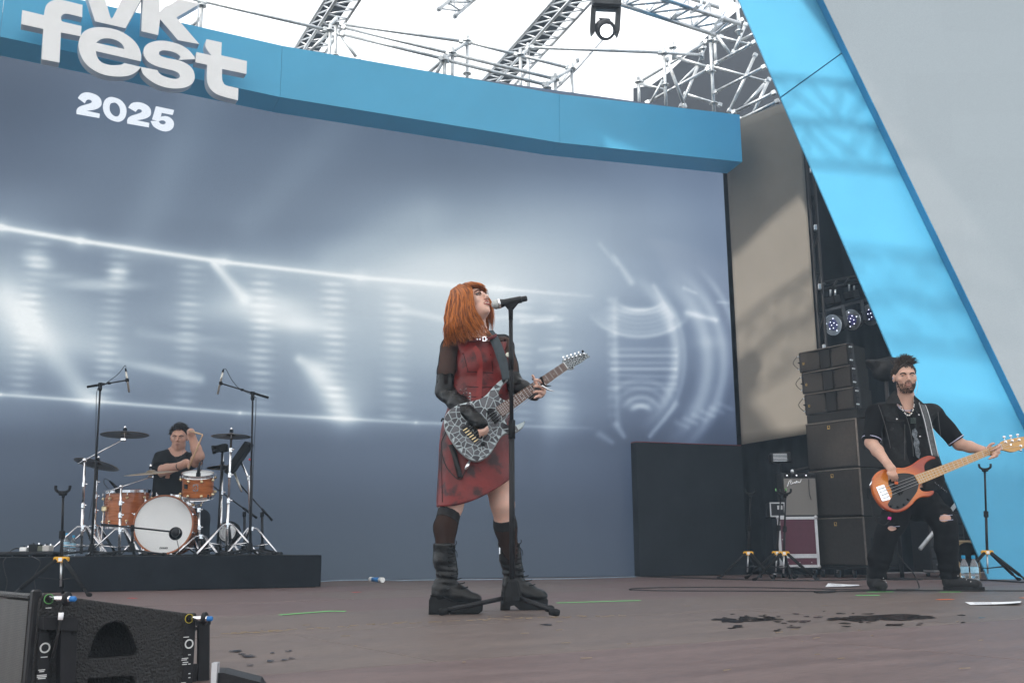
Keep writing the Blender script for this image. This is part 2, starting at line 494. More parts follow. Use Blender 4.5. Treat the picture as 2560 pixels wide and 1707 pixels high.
FA = R(33); fu = Vector((math.cos(FA), math.sin(FA), 0)); fv = Vector((-math.sin(FA), math.cos(FA), 0))
seam0 = Vector((-.4833, 4.3913, 0))
PW, PL = 1.25, 2.5
sheet_me = {}
grey_cells = {}
for i in range(-4, 5):
    for j in range(-4, 7):
        shift = (j % 2) * 1.1
        c = seam0 + fu * ((i + .5) * PL + shift + .9) + fv * ((j + .5) * PW)
        if c.y < 1.0 or c.y > 15.5 or abs(c.x - 1.6) > 7.5: continue
        rnd = random.Random(i * 31 + j * 7)
        grey = (j == -1) or (j == 0 and i in (-1, 0)) or rnd.random() < .2
        if j == -2: grey = False
        ml_ = (FM_grey if grey else FM_brown)[rnd.randint(0, 1)]
        key = ml_.name
        if key not in sheet_me:
            b = MB(); b.box((0, 0, -.009), (PL - .007, PW - .007, .018), bev=.002)
            o = b.build('deck_sheet', ml_, None); sheet_me[key] = o.data; bpy.data.objects.remove(o)
        o = bpy.data.objects.new('deck_sheet', sheet_me[key]); C.objects.link(o); o.parent = floor
        o.location = c - Vector((2, 6, 0)) + Vector((0, 0, rnd.uniform(-.0015, .0))); o.rotation_euler = (0, 0, FA + rnd.uniform(-.001, .001))

# ------------------------------------------------------------------ LED wall behind the band: a lit picture
WU = Vector((1, .32, 0)).normalized(); WN = Vector((.32, -1, 0)).normalized(); W0 = Vector((0, 11.90, 0))
def on_wall(px, py, off=0.0): return PP(px, py, W0 + WN * off, WN)
def led_picture(px, py):
    """the picture that the wall shows, in the photograph's pixels"""
    gx = np.array([-300, 0, 300, 700, 1100, 1400, 1650, 1850, 2200], float)
    gy = np.array([0, 250, 400, 560, 700, 850, 1000, 1120, 1300, 1450, 1600], float)
    V = np.array([  # base tones (sRGB 0..255 grey-blue scale)
        [ 92,  96, 100, 104, 106, 106, 104, 104, 104],
        [ 78,  84,  98, 100, 100, 102, 102, 100, 100],
        [ 88,  92, 108, 108, 106, 112, 118, 112, 112],
        [118, 118, 112, 116, 134, 142, 138, 124, 120],
        [140, 140, 126, 146, 172, 166, 142, 124, 120],
        [138, 138, 124, 138, 158, 148, 126, 112, 110],
        [112, 112, 104, 116, 128, 120, 100,  88,  88],
        [ 78,  78,  74,  86,  92,  86,  72,  64,  64],
        [ 66,  66,  64,  70,  74,  70,  64,  60,  60],
        [ 60,  60,  62,  67,  71,  68,  62,  58,  58],
        [ 66,  66,  68,  74,  78,  74,  66,  62,  62]], float)
    ix = np.clip(np.searchsorted(gx, px) - 1, 0, len(gx) - 2); iy = np.clip(np.searchsorted(gy, py) - 1, 0, len(gy) - 2)
    tx = np.clip((px - gx[ix]) / (gx[ix + 1] - gx[ix]), 0, 1); ty = np.clip((py - gy[iy]) / (gy[iy + 1] - gy[iy]), 0, 1)
    tx = tx * tx * (3 - 2 * tx); ty = ty * ty * (3 - 2 * ty)
    v = (V[iy, ix] * (1 - tx) + V[iy, ix + 1] * tx) * (1 - ty) + (V[iy + 1, ix] * (1 - tx) + V[iy + 1, ix + 1] * tx) * ty
    add = np.zeros_like(v)
    def seg(x0, y0, x1, y1, w0, w1, a0, a1=None, p=2.0):
        nonlocal add
        a1 = a0 if a1 is None else a1; dx, dy = x1 - x0, y1 - y0; L = dx * dx + dy * dy + 1e-6
        t = np.clip(((px - x0) * dx + (py - y0) * dy) / L, 0, 1)
        d = np.hypot(px - x0 - t * dx, py - y0 - t * dy) / (w0 + (w1 - w0) * t)
        add = add + (a0 + (a1 - a0) * t) * np.exp(-d ** p)
    def ell(cx, cy, rx, ry, ang, a, p=2.0):
        nonlocal add
        c, s_ = math.cos(R(ang)), math.sin(R(ang)); x, y = px - cx, py - cy
        d = np.hypot((x * c + y * s_) / rx, (-x * s_ + y * c) / ry); add = add + a * np.exp(-d ** p)
    def arc(cx, cy, rx, ry, a0, a1, w, amp):
        nonlocal add
        x, y = (px - cx), (py - cy); th = np.degrees(np.arctan2(y / ry, x / rx)); rr = np.hypot(x / rx, y / ry)
        mid, half = (a0 + a1) / 2, (a1 - a0) / 2
        dth = np.abs((th - mid + 180) % 360 - 180); f = np.clip((half - dth) / (half * .5), 0, 1)
        add = add + 1.35 * amp * f * np.exp(-(((rr - 1) * (rx + ry) / 2) / (w * 1.35)) ** 2)
    # the two long bright lines
    up = [(-300, 522), (0, 568), (200, 602), (560, 655), (900, 694), (1250, 722), (1480, 741)]
    for (a, b, i0, i1, ww) in zip(up[:-1], up[1:], (85, 85, 85, 75, 55, 40), (85, 85, 75, 55, 40, 10), (5, 5, 5, 4, 4, 3)):
        seg(*a, *b, ww + 1, ww + 1, i0, i1); seg(*a, *b, 24, 20, i0 * .34, i1 * .34)
    lo = [(-300, 965), (0, 986), (240, 1003), (600, 1032), (1040, 1056), (1280, 1064), (1480, 1070)]
    for (a, b, i0, i1) in zip(lo[:-1], lo[1:], (50, 50, 62, 45, 34, 30), (50, 62, 45, 34, 30, 8)):
        seg(*a, *b, 4, 4, i0, i1); seg(*a, *b, 14, 14, i0 * .25, i1 * .25)
    # columns of short dashes
    rr = np.random.RandomState(3)
    def yl(P_, x): return np.interp(x, [q[0] for q in P_], [q[1] for q in P_])
    for cxx, lean in ((-80, -.14), (100, -.13), (298, -.11), (478, -.05), (655, -.01), (832, .02), (990, .0), (1180, 0), (1300, .02), (1395, .03)):
        y = yl(up, cxx) + 24
        while y < yl(lo, cxx) - 8:
            x = cxx + lean * (y - yl(up, cxx)); k = rr.uniform(.25, 1.0)
            ell(x, y, 27, 5.5, 4, (40 if cxx < 1100 else 22) * k, 2.2); ell(x, y, 30, 12, 4, 5); y += 18.6
    for (x0, x1, y_, a) in ((1305, 1380, 803, 30), (1340, 1402, 804, 20), (1180, 1390, 795, 22), (1350, 1400, 875, 24), (1345, 1398, 917, 22)):
        seg(x0, y_, x1, y_ - 4, 6, 5, a)
    # soft beams and glows
    ell(95, 652, 40, 20, 20, 42, 3); ell(255, 712, 100, 15, 1, 42, 3); ell(296, 682, 26, 18, 0, 45, 3); ell(140, 690, 60, 8, 0, 20)
    seg(-60, 690, 60, 830, 60, 70, 26); seg(20, 740, 225, 1000, 40, 26, 30, 44); ell(110, 790, 190, 70, 10, 26); ell(190, 860, 130, 34, 12, 22)
    seg(30, 560, 30, 900, 120, 90, 10)
    ell(225, 985, 70, 24, 8, 26); ell(400, 920, 60, 12, 10, 18); seg(300, 905, 500, 948, 10, 12, 16, 40)
    seg(535, 660, 610, 745, 9, 16, 62, 52); ell(690, 780, 120, 44, 14, 42, 2.6); ell(560, 775, 160, 30, -4, 20); ell(760, 812, 90, 18, 4, 30)
    ell(480, 845, 80, 8, 3, 20); seg(350, 830, 640, 900, 14, 14, 12)
    seg(748, 898, 800, 930, 12, 30, 52, 36); seg(790, 930, 862, 1036, 26, 34, 36, 46); ell(860, 985, 70, 60, 0, 22); ell(840, 1045, 60, 10, 3, 24)
    ell(1150, 690, 300, 120, -8, 18); ell(1210, 850, 90, 140, 0, 26); ell(1060, 655, 140, 40, -8, 10); seg(1010, 775, 1120, 800, 8, 8, 26)
    ell(1392, 1035, 46, 55, 0, 34); ell(1372, 1000, 20, 120, 0, 12)
    ell(90, 800, 260, 130, 15, 12); ell(700, 770, 230, 90, 8, 24); ell(840, 960, 150, 110, 20, 18); ell(1160, 720, 330, 170, -5, 20); ell(330, 900, 200, 90, 12, 12)
    # soft slanting haze in the upper half
    seg(500, 240, 330, 640, 70, 50, 12); seg(860, 300, 620, 560, 60, 40, 9); seg(1060, 540, 830, 640, 60, 40, 14); ell(1300, 600, 300, 60, -6, 8)
    # the round lens drawn at the right
    for k in range(7): arc(1600, 735, 70 + 12 * k, 40 + 11 * k, 25, 155, 5, (34, 26, 22, 22, 20, 22, 34)[k] * .9)
    ell(1597, 777, 40, 8, 0, 36)
    for k, y_ in enumerate((873, 889, 907, 922, 937, 955, 968)): seg(1530, y_, 1690, y_ + (0 if k < 4 else 5), 5, 5, (18, 28, 20, 36, 18, 16, 12)[k])
    for k in range(4): arc(1602, 1040, 30 + 20 * k, 25 + 22 * k, 200, 340, 6, (34, 28, 16, 12)[k])
    ell(1602, 1012, 30, 8, 0, 24)
    arc(1480, 890, 212, 225, -62, 55, 11, 34); arc(1480, 895, 232, 250, -50, 48, 5, 14)
    arc(1480, 905, 290, 275, -52, 50, 15, 34); arc(1480, 905, 330, 300, -52, 52, 10, 30); arc(1480, 895, 365, 330, -45, 10, 6, 20)
    seg(1718, 782, 1790, 800, 8, 7, 42); seg(1795, 755, 1822, 757, 4, 4, 26); seg(1710, 720, 1740, 733, 5, 4, 26)
    seg(1535, 640, 1578, 705, 5, 9, 22, 36); seg(1500, 610, 1540, 660, 6, 6, 16); seg(1635, 715, 1680, 790, 6, 8, 26)
    for k in range(14): seg(1525, 750 + k * 22, 1538, 750 + k * 22, 8, 8, 24 * rr.uniform(.4, 1)); 
    seg(1535, 760, 1545, 1060, 8, 8, 14)
    seg(1690, 1010, 1625, 1090, 8, 6, 34); seg(1540, 1060, 1560, 1090, 9, 6, 30); seg(1500, 1085, 1530, 1105, 9, 6, 24)
    for k in range(6): seg(1690 + 22 * k, 1055 - 9 * k, 1720 + 22 * k, 1068 - 9 * k, 7, 5, 16)
    ell(1770, 855, 40, 16, 0, 14)
    v = np.clip(v + add * 1.65 * (1 - v / 300.0), 0, 238)
    # tone -> colour
    t = np.clip((v - 60) / 170, 0, 1)[:, None]
    ramp = np.array([[46, 59, 77], [82, 97, 118], [118, 135, 154], [158, 174, 187], [198, 209, 216], [232, 238, 240]], float)
    q = t * (len(ramp) - 1); i = np.clip(q.astype(int), 0, len(ramp) - 2)[:, 0]; fr = q - i[:, None]
    col = ramp[i] * (1 - fr) + ramp[i + 1] * fr
    # cooler upper right, greyer lower edge
    col += np.clip((px - 1200) / 900, 0, 1)[:, None] * np.array([-2, -2, 6])
    col += np.clip((py - 1200) / 250, 0, 1)[:, None] * np.array([2, 1, -4])
    c = np.clip(col, 0, 255) / 255
    return np.where(c <= .04045, c / 12.92, ((c + .055) / 1.055) ** 2.4)
a_ = on_wall(-260, 1445); b_ = on_wall(1842, 1100)
ua, ub = (a_ - W0).dot(WU), (b_ - W0).dot(WU); WH = 6.2
NU, NV = 640, 430
uu = np.linspace(ua, ub, NU); vv = np.linspace(0.004, WH, NV)
U_, V_ = np.meshgrid(uu, vv, indexing='ij')
pts = np.array(W0)[None, :] + U_.ravel()[:, None] * np.array(WU) + V_.ravel()[:, None] * np.array(Z)
ppx, ppy = project(pts); cols = led_picture(ppx, ppy)
org = W0 + WU * ((ua + ub) / 2)
led = thing('led_wall', 'huge grey blue video wall with blurred white light picture behind the band', 'video wall', org)
me = bpy.data.meshes.new('screen_face')
me.vertices.add(NU * NV); me.vertices.foreach_set('co', (pts - np.array(org)).astype(np.float32).ravel())
ii, jj = np.meshgrid(np.arange(NU - 1), np.arange(NV - 1), indexing='ij'); b0 = (ii * NV + jj).ravel()
q = np.stack([b0, b0 + NV, b0 + NV + 1, b0 + 1], 1).astype(np.int32)
me.loops.add(q.size); me.loops.foreach_set('vertex_index', q.ravel()); me.polygons.add(len(q))
me.polygons.foreach_set('loop_start', np.arange(0, q.size, 4, dtype=np.int32)); me.polygons.foreach_set('loop_total', np.full(len(q), 4, np.int32))
me.update(calc_edges=True)
ca = me.color_attributes.new('picture', 'FLOAT_COLOR', 'POINT')
ca.data.foreach_set('color', np.concatenate([cols, np.ones((len(cols), 1))], 1).astype(np.float32).ravel())
def led_mat(name, attr=True, col=(.3, .35, .4), strength=1.0, pitch=90.0, base=.03, depth=.16, tilt=0.0):
    m = bpy.data.materials.new(name); m.use_nodes = True; n, l = m.node_tree.nodes, m.node_tree.links
    b = n['Principled BSDF']; b.inputs['Base Color'].default_value = (base, base, base * 1.05, 1); b.inputs['Roughness'].default_value = .6
    b.inputs['Specular IOR Level'].default_value = .3
    tc = n.new('ShaderNodeTexCoord'); mp = n.new('ShaderNodeMapping'); mp.inputs['Rotation'].default_value = (0, tilt, 0)
    l.new(tc.outputs['Object'], mp.inputs[0])
    wv = n.new('ShaderNodeTexWave'); wv.bands_direction = 'Z'; wv.inputs['Scale'].default_value = pitch; wv.inputs['Distortion'].default_value = .6
    wv.inputs['Detail'].default_value = 1; wv.inputs['Detail Scale'].default_value = .4
    l.new(mp.outputs[0], wv.inputs[0])
    nz = n.new('ShaderNodeTexNoise'); nz.inputs['Scale'].default_value = 120; l.new(tc.outputs['Object'], nz.inputs[0])
    mr = n.new('ShaderNodeMapRange'); mr.inputs[3].default_value = 1 - depth; mr.inputs[4].default_value = 1 + depth * .4; l.new(wv.outputs[1], mr.inputs[0])
    m2 = n.new('ShaderNodeMapRange'); m2.inputs[1].default_value = .25; m2.inputs[2].default_value = .75; m2.inputs[3].default_value = .9; m2.inputs[4].default_value = 1.1
    l.new(nz.outputs[0], m2.inputs[0])
    m3 = n.new('ShaderNodeMapping'); m3.inputs['Scale'].default_value = (1, 0, 1); sn = n.new('ShaderNodeVectorMath'); sn.operation = 'SNAP'; sn.inputs[1].default_value = (.476, .5, .5); wz = n.new('ShaderNodeTexWhiteNoise')
    l.new(tc.outputs['Object'], m3.inputs[0]); l.new(m3.outputs[0], sn.inputs[0]); l.new(sn.outputs[0], wz.inputs[0])
    m4 = n.new('ShaderNodeMapRange'); m4.inputs[3].default_value = .985; m4.inputs[4].default_value = 1.015; l.new(wz.outputs[0], m4.inputs[0])
    m5 = n.new('ShaderNodeMath'); m5.operation = 'MULTIPLY'; l.new(m4.outputs[0], m5.inputs[0]); l.new(mr.outputs[0], m5.inputs[1]); mr = m5
    mu = n.new('ShaderNodeMath'); mu.operation = 'MULTIPLY'; l.new(mr.outputs[0], mu.inputs[0]); l.new(m2.outputs[0], mu.inputs[1])
    ms = n.new('ShaderNodeMath'); ms.operation = 'MULTIPLY'; ms.inputs[1].default_value = strength; l.new(mu.outputs[0], ms.inputs[0])
    if attr:
        at = n.new('ShaderNodeAttribute'); at.attribute_name = 'picture'; l.new(at.outputs['Color'], b.inputs['Emission Color'])
    else: b.inputs['Emission Color'].default_value = (*col, 1)
    l.new(ms.outputs[0], b.inputs['Emission Strength'])
    m.cycles.emission_sampling = 'NONE'
    return m
M_LED = led_mat('led_screen_lit', strength=.57)
me.materials.append(M_LED); fo = link('screen_face', me, M_LED, led, org)
bk = MB(); bk.box(org + Vector((0, 0, WH / 2)) - WN * .13, ((ub - ua) + .02, .2, WH), (WU, -WN, Z)); bk.build('screen_back', M_blackmetal, led)

# ------------------------------------------------------------------ blue fascia over the wall
FB = 5.2
fpx = [(-250, 37), (0, 92), (700, 243), (1400, 357), (1856, 405)]; ftop_y = [None, -42, 115, 236, 287]
fb = [PZ(x, y, FB) for x, y in fpx]
ft = [P(fpx[i][0] - (4 if i < 4 else 10), ftop_y[i] if ftop_y[i] is not None else -100, fb[i].y) for i in range(5)]
topz = sum(p.z for p in ft[1:]) / 4
fascia = thing('fascia', 'long bent blue fascia hanging above the video wall', 'fascia', fb[2])
backs = []
for i in range(len(fb)):
    d0 = (fb[min(i + 1, 4)] - fb[max(i - 1, 0)]).normalized(); backs.append(Vector((-d0.y, d0.x, 0)).normalized() * .42)
for i in range(4):
    a, b = fb[i], fb[i + 1]; za, zb_ = ft[i].z if i else topz + .25, ft[i + 1].z
    a1, b1 = Vector((a.x, a.y, za)), Vector((b.x, b.y, zb_))
    gap = (b - a).normalized() * .0015
    m_ = MB(); m_.add([a + gap, b - gap, b1 - gap, a1 + gap, a + backs[i] + gap, b + backs[i + 1] - gap, b1 + backs[i + 1] - gap, a1 + backs[i] + gap],
        [(0, 1, 2, 3), (1, 5, 6, 2), (5, 4, 7, 6), (4, 0, 3, 7), (3, 2, 6, 7), (4, 5, 1, 0)])
    m_.build('fascia_panel', M_blue, fascia)

# ------------------------------------------------------------------ raised letters on the fascia
def crop7(pts): return [((p[0] / 3.36, p[1] / 3.36) + tuple(p[2:])) for p in pts]
f_u = (fb[2] - fb[1]).normalized(); f_n = Vector((f_u.y, -f_u.x, 0)).normalized()
def sign_plane(off): return fb[1] + f_n * off
K = 1
LETTERS = {
 'letter_f': [[(187,88,K),(370,132,K),(374,95),(388,50),(420,18),(465,3),(520,4),(693,45,K),(690,148,K),(580,122),(540,120),(516,138),(512,160),(518,178),(545,190),(685,222,K),(678,308,K),(512,276,K),(500,528,K),(350,500,K),(364,246,K),(180,206,K)]],
 'letter_e': [[(1183,518,K),(806,432,K),(812,470),(832,508),(870,535),(930,550),(985,550),(1020,545),(1043,533,K),(1184,565,K),(1160,592),(1125,620),(1070,640),(1000,646),(920,640),(840,618),(770,580),(715,530),(680,470),(662,410),(662,350),(680,300),(715,262),(770,238),(840,232),(920,240),(1000,262),(1070,300),(1125,345),(1165,400),(1184,460)],
              [(806,362,K),(1046,416,K),(1030,380),(995,350),(950,332),(900,325),(850,332)]],
 'letter_s': [[(1500,505,K),(1515,480),(1490,455),(1440,435),(1390,426),(1350,430),(1335,445),(1345,470),(1400,490),(1500,510),(1570,540),(1615,580),(1634,630),(1630,680),(1600,715),(1550,738),(1480,746),(1400,738),(1320,712),(1250,670),(1200,620),(1182,565,K),(1322,592,K),(1335,615),(1370,640),(1430,660),(1480,665),(1508,652),(1506,625),(1470,600),(1400,582),(1320,560),(1250,525),(1212,475),(1206,425),(1225,385),(1270,358),(1340,345),(1420,352),(1510,378),(1580,420),(1625,470),(1640,500,K)]],
 'letter_t': [[(1735,332,K),(1862,360,K),(1858,468,K),(2074,516,K),(2070,624,K),(1866,582,K),(1865,660),(1875,695),(1900,720),(2002,745,K),(1998,845,K),(1870,812),(1800,780),(1755,730),(1738,670),(1740,548,K),(1640,525,K),(1650,440,K),(1778,468,K),(1745,430),(1725,385)]],
 'letter_v': [[(690,-160,K),(850,-125,K),(925,140),(940,150),(955,135),(1060,-80,K),(1210,-45,K),(1055,240,K),(798,182,K)]],
 'letter_k': [[(1205,-110,K),(1345,-80,K),(1338,105,K),(1385,60),(1425,45),(1500,-5,K),(1678,36,K),(1480,150,K),(1674,374,K),(1495,340,K),(1345,165,K),(1328,298,K),(1187,265,K)]],
}
M_sign = mat('white_sign_face', (.86, .87, .88), .6, var=.03); M_sign_side = mat('hazed_grey_return', (.50, .57, .66), .6, var=.05)  # grey letter sides lightened towards blue, haze put into their colour
sign = thing('festival_sign', 'raised white lettering across the blue fascia at its left end', 'sign', P(300, 160, fb[1].y - .35))
def plane_poly(contours, off, n=5, sm=True):
    """photo outlines -> coordinates in the sign's own plane"""
    p0 = sign_plane(off); out = []
    for ct in contours:
        pts_ = smooth_poly(ct, n) if sm else ct
        out.append([((PP(x, y, p0, f_n) - p0).dot(f_u), (PP(x, y, p0, f_n) - p0).z) for x, y in pts_])
    return out, (p0, f_u, Z, f_n)
for nm, cts in LETTERS.items():
    cc, bs = plane_poly([crop7(c) for c in cts], .30)
    p0, ex, ey, ez = bs
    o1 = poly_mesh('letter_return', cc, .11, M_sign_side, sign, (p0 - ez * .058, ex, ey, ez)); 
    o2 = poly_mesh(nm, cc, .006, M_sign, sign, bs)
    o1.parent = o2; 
DIG = {
 'digit_two': [[(643,958,K),(645,925),(668,900),(720,882),(765,868),(770,850),(755,838),(735,838),(722,848),(712,868,K),(655,826,K),(680,795),(720,780),(770,786),(820,808),(848,840),(852,878),(832,905),(790,922),(718,932,K),(838,958,K),(834,992,K)]],
 'digit_zero': [[(958,822),(1015,845),(1055,895),(1062,945),(1045,995),(1005,1022),(950,1015),(900,985),(870,935),(866,885),(885,840),(920,820)],
                [(958,862),(930,870),(920,900),(928,945),(955,975),(985,982),(1005,962),(1008,925),(998,890),(978,868)]],
 'digit_two_b': [[(1068,1038,K),(1072,1002),(1100,978),(1150,962),(1188,946),(1190,928),(1175,918),(1155,920),(1140,940,K),(1078,905,K),(1105,872),(1150,862),(1200,870),(1245,895),(1266,925),(1266,962),(1245,985),(1205,1000),(1140,1012,K),(1254,1036,K),(1250,1070,K)]],
 'digit_five': [[(1310,896,K),(1462,928,K),(1450,966,K),(1358,948,K),(1350,985,K),(1390,978),(1430,992),(1458,1025),(1458,1062),(1435,1092),(1390,1104),(1340,1092),(1290,1062),(1266,1020,K),(1330,1018,K),(1345,1040),(1368,1048),(1388,1042),(1392,1026),(1375,1012),(1350,1012),(1332,1018),(1278,1004,K)]],
}
year = thing('year_sign', 'flat white number 2025 below the festival lettering', 'sign', on_wall(300, 285, .04))
M_year = led_mat('lit_year_print', attr=False, col=(.72, .78, .86), strength=.62, pitch=90, base=.05, depth=.08)
for nm, cts in DIG.items():
    p0 = W0 + WN * .03; out = []
    for ct in cts:
        out.append([((PP(x, y, p0, WN) - p0).dot(WU), (PP(x, y, p0, WN) - p0).z) for x, y in smooth_poly(crop7(ct), 4)])
    poly_mesh(nm.replace('_b', ''), out, .012, M_year, year, (p0, WU, Z, WN))

# ------------------------------------------------------------------ great blue leaning frame and side screen at the right
BY = 10.4
def bp(px, py, Y=BY): return P(px, py, Y)
beam = thing('leaning_frame', 'tall leaning sky blue panel at the right behind the bassist', 'panel', bp(2560, 1449))
lx = lambda y: 1847 + .4315 * y
rx = lambda y: 2040 + .4855 * y
def slab(poly, th, name, m_, par, Y):
    q_ = [bp(x, y, Y) for x, y in poly]; b = MB(); b.prism(q_, Vector((0, th, 0))); return b.build(name, m_, par)
y1 = 1449
sl_ = lambda x: 243 - (x - 1943) * .604      # the joint between the two sheets
xl = 1951; xr = 2112
slab([(lx(-500), -500), (rx(-500) + 60, -500), (rx(sl_(xr)) + 50, sl_(xr + 60) - 12), (lx(243), 242)], .03, 'frame_sheet', M_blue, beam, BY)
slab([(lx(245), 245.5), (rx(sl_(xr)) + 50, sl_(xr + 60) - 8.5), (rx(1300), 1300), (2900, 1300), (2900, 1450), (lx(1449), 1449)], .03, 'frame_sheet', M_blue, beam, BY)
slab([(lx(200), 200), (rx(80) + 30, 80), (rx(200) + 30, 215), (lx(300), 300)], .02, 'joint_backing', M_blue_dark, beam, BY + .035)
sscr = thing('side_screen', 'huge pale grey side video screen cut off by the right picture edge', 'video screen', bp(2700, 1200, BY - .1))
sp_ = [bp(x, y, BY - .14) for x, y in [(rx(-500) + 16, -500), (3300, -500), (3300, 1290), (rx(1290) + 16, 1290)]]
b = MB(); b.prism(sp_, Vector((0, .13, 0))); b.build('screen_edge', M_blue_dark, sscr)
b = MB(); sp2 = [bp(x, y, BY - .144) for x, y in [(rx(-500) + 18, -500), (3300, -500), (3300, 1289), (rx(1289) + 18, 1289)]]
b.add(sp2, [(0, 1, 2, 3)]); M_SIDE = led_mat('side_screen_lit', attr=False, col=(.33, .385, .42), strength=.62, pitch=52, base=.045, depth=.10, tilt=R(6))
b.build('screen_face', M_SIDE, sscr)

# ------------------------------------------------------------------ grey fabric wall, black curtains
fz = 1.62
A0 = Vector((2.93, 12.75, fz)); A1 = P(2056, 1078, 12.1)
A0t = P(1858, 309, A0.y); A1t = P(1985, 246, A1.y)
fab = MB(); fn = (A1 - A0).cross(Z).normalized()
if fn.y > 0: fn = -fn
nu, nv = 24, 30; base = []
rowv = []
for i in range(nu + 1):
    t = i / nu; bt = A0.lerp(A1, t); tp = Vector((bt.x, bt.y, A0t.z + (A1t.z - A0t.z) * t))
    for j in range(nv + 1):
        s_ = j / nv; p = bt.lerp(tp, s_) + fn * (.002 * math.sin(t * 19 + s_ * 2) + .01 * math.sin(t * 7 - s_ * 4)); fab.v.append(p)
for i in range(nu):
    for j in range(nv):
        o = i * (nv + 1) + j; fab.face((o, o + nv + 1, o + nv + 2, o + 1), True)
M_fab = mat('grey_scrim_cloth', (.21, .19, .165), .9, var=.05, scale=3, bump=.08, bscale=160)
o = fab.build('fabric_wall', M_fab, origin=A0); tag(o, 'sunlit beige grey cloth wall between video wall and leaning blue panel', 'fabric wall')
md = o.modifiers.new('thickness', 'SOLIDIFY'); md.thickness = .006
def drape(name, a, b, z0, z1, label, folds=10, amp=.04, m_=M_black, cat='curtain'):
    a, b = Vector(a), Vector(b); n_ = (b - a).cross(Z).normalized(); mb = MB(); nu = folds * 6; nv = 8
    for i in range(nu + 1):
        t = i / nu; base_ = a.lerp(b, t)
        for j in range(nv + 1):
            s_ = j / nv; mb.v.append(Vector((base_.x, base_.y, z0 + (z1 - z0) * s_)) + n_ * amp * (math.sin(t * folds * 6.283) + .4 * math.sin(t * folds * 2.9 + s_)) * (1 - .3 * s_))
    for i in range(nu):
        for j in range(nv):
            o_ = i * (nv + 1) + j; mb.face((o_, o_ + nv + 1, o_ + nv + 2, o_ + 1), True)
    o_ = mb.build(name, m_, origin=(a + b) / 2 + Z * z0); o_.modifiers.new('thickness', 'SOLIDIFY').thickness = .008
    return tag(o_, label, cat)
drape('black_curtain', (1.4, 13.6, 0), (9.0, 13.0, 0), .004, 6.4, 'tall black curtain closing the wing behind the speakers', 22, .05)
drape('black_curtain', (2.85, 12.98, 0), (4.3, 12.2, 0), .004, 1.75, 'low black curtain under the beige cloth wall', 9, .03)
bx0 = PZ(1601, 1441, 0); bx1 = on_wall(1872, 1440, .16); bx1.z = 0
bw = (bx1 - bx0); bt_ = thing('black_box', 'waist high black clad block in front of the video wall corner', 'block', bx0)
zt = P(1592, 1104, bx0.y).z
mb = MB(); nrm = Vector((bw.y, -bw.x, 0)).normalized()
mb.box(bx0 + bw / 2 - nrm * .08 + Z * (zt / 2), (bw.length, .14, zt - .008), (bw.normalized(), nrm, Z), .006); mb.build('cladding', mat('hazed_black_cladding', (.020, .024, .030), .85, spec=.08, var=.3, scale=2, bump=.2, bscale=60), bt_)  # black cladding lifted towards blue, haze put into its colour
mb = MB(); mb.box(bx0 + bw / 2 - nrm * .08 + Z * (zt + .003), (bw.length, .142, .008), (bw.normalized(), nrm, Z)); mb.build('top_edge', mat('dull_red_edge', (.16, .02, .025), .6), bt_)

# ------------------------------------------------------------------ drum riser
RA = Vector((-1.765, 9.30, 0)); RU = Vector((-2.06, -.93, 0)).normalized(); RV = Vector((-RU.y, RU.x, 0))
if RV.y < 0: RV = -RV
RZ = .286
riser = thing('drum_riser', 'low black carpeted riser under the drum kit', 'riser', RA)
mb = MB(); L_, D_ = 4.6, 1.75
mb.box(RA + RU * (L_ / 2) + RV * (D_ / 2) + Z * (RZ - .02), (L_, D_, .04), (RU, RV, Z), .006); mb.build('top', mat('black_carpet', (.014, .015, .017), .95, var=.4, scale=40, bump=.3, bscale=300), riser)
def wavy_skirt(a, b, z0, z1, nm, par, amp=.008, folds=14):
    n_ = (b - a).cross(Z).normalized(); m2 = MB(); nu = folds * 4
    for i in range(nu + 1):
        t = i / nu; p = a.lerp(b, t)
        for j in range(4):
            s_ = j / 3; m2.v.append(Vector((p.x, p.y, z0 + (z1 - z0) * s_)) + n_ * amp * math.sin(t * folds * 4.1 + math.sin(t * 9)) * (1 - .8 * s_))
    for i in range(nu):
        for j in range(3):
            o_ = i * 4 + j; m2.face((o_, o_ + 4, o_ + 5, o_ + 1), True)
    return m2.build(nm, M_black, par)
wavy_skirt(RA - RV * .012 - RU * .01, RA + RU * L_ - RV * .012, .006, RZ - .002, 'skirt', riser)
wavy_skirt(RA - RU * .012 - RV * .01, RA - RU * .012 + RV * D_, .006, RZ - .002, 'skirt', riser, .006, 6)
mb = MB(); mb.box(RA + RU * (L_ / 2) + RV * (D_ / 2 + .01) + Z * ((RZ - .05) / 2), (L_ - .05, D_ - .04, RZ - .05), (RU, RV, Z)); mb.build('frame', M_black, riser)
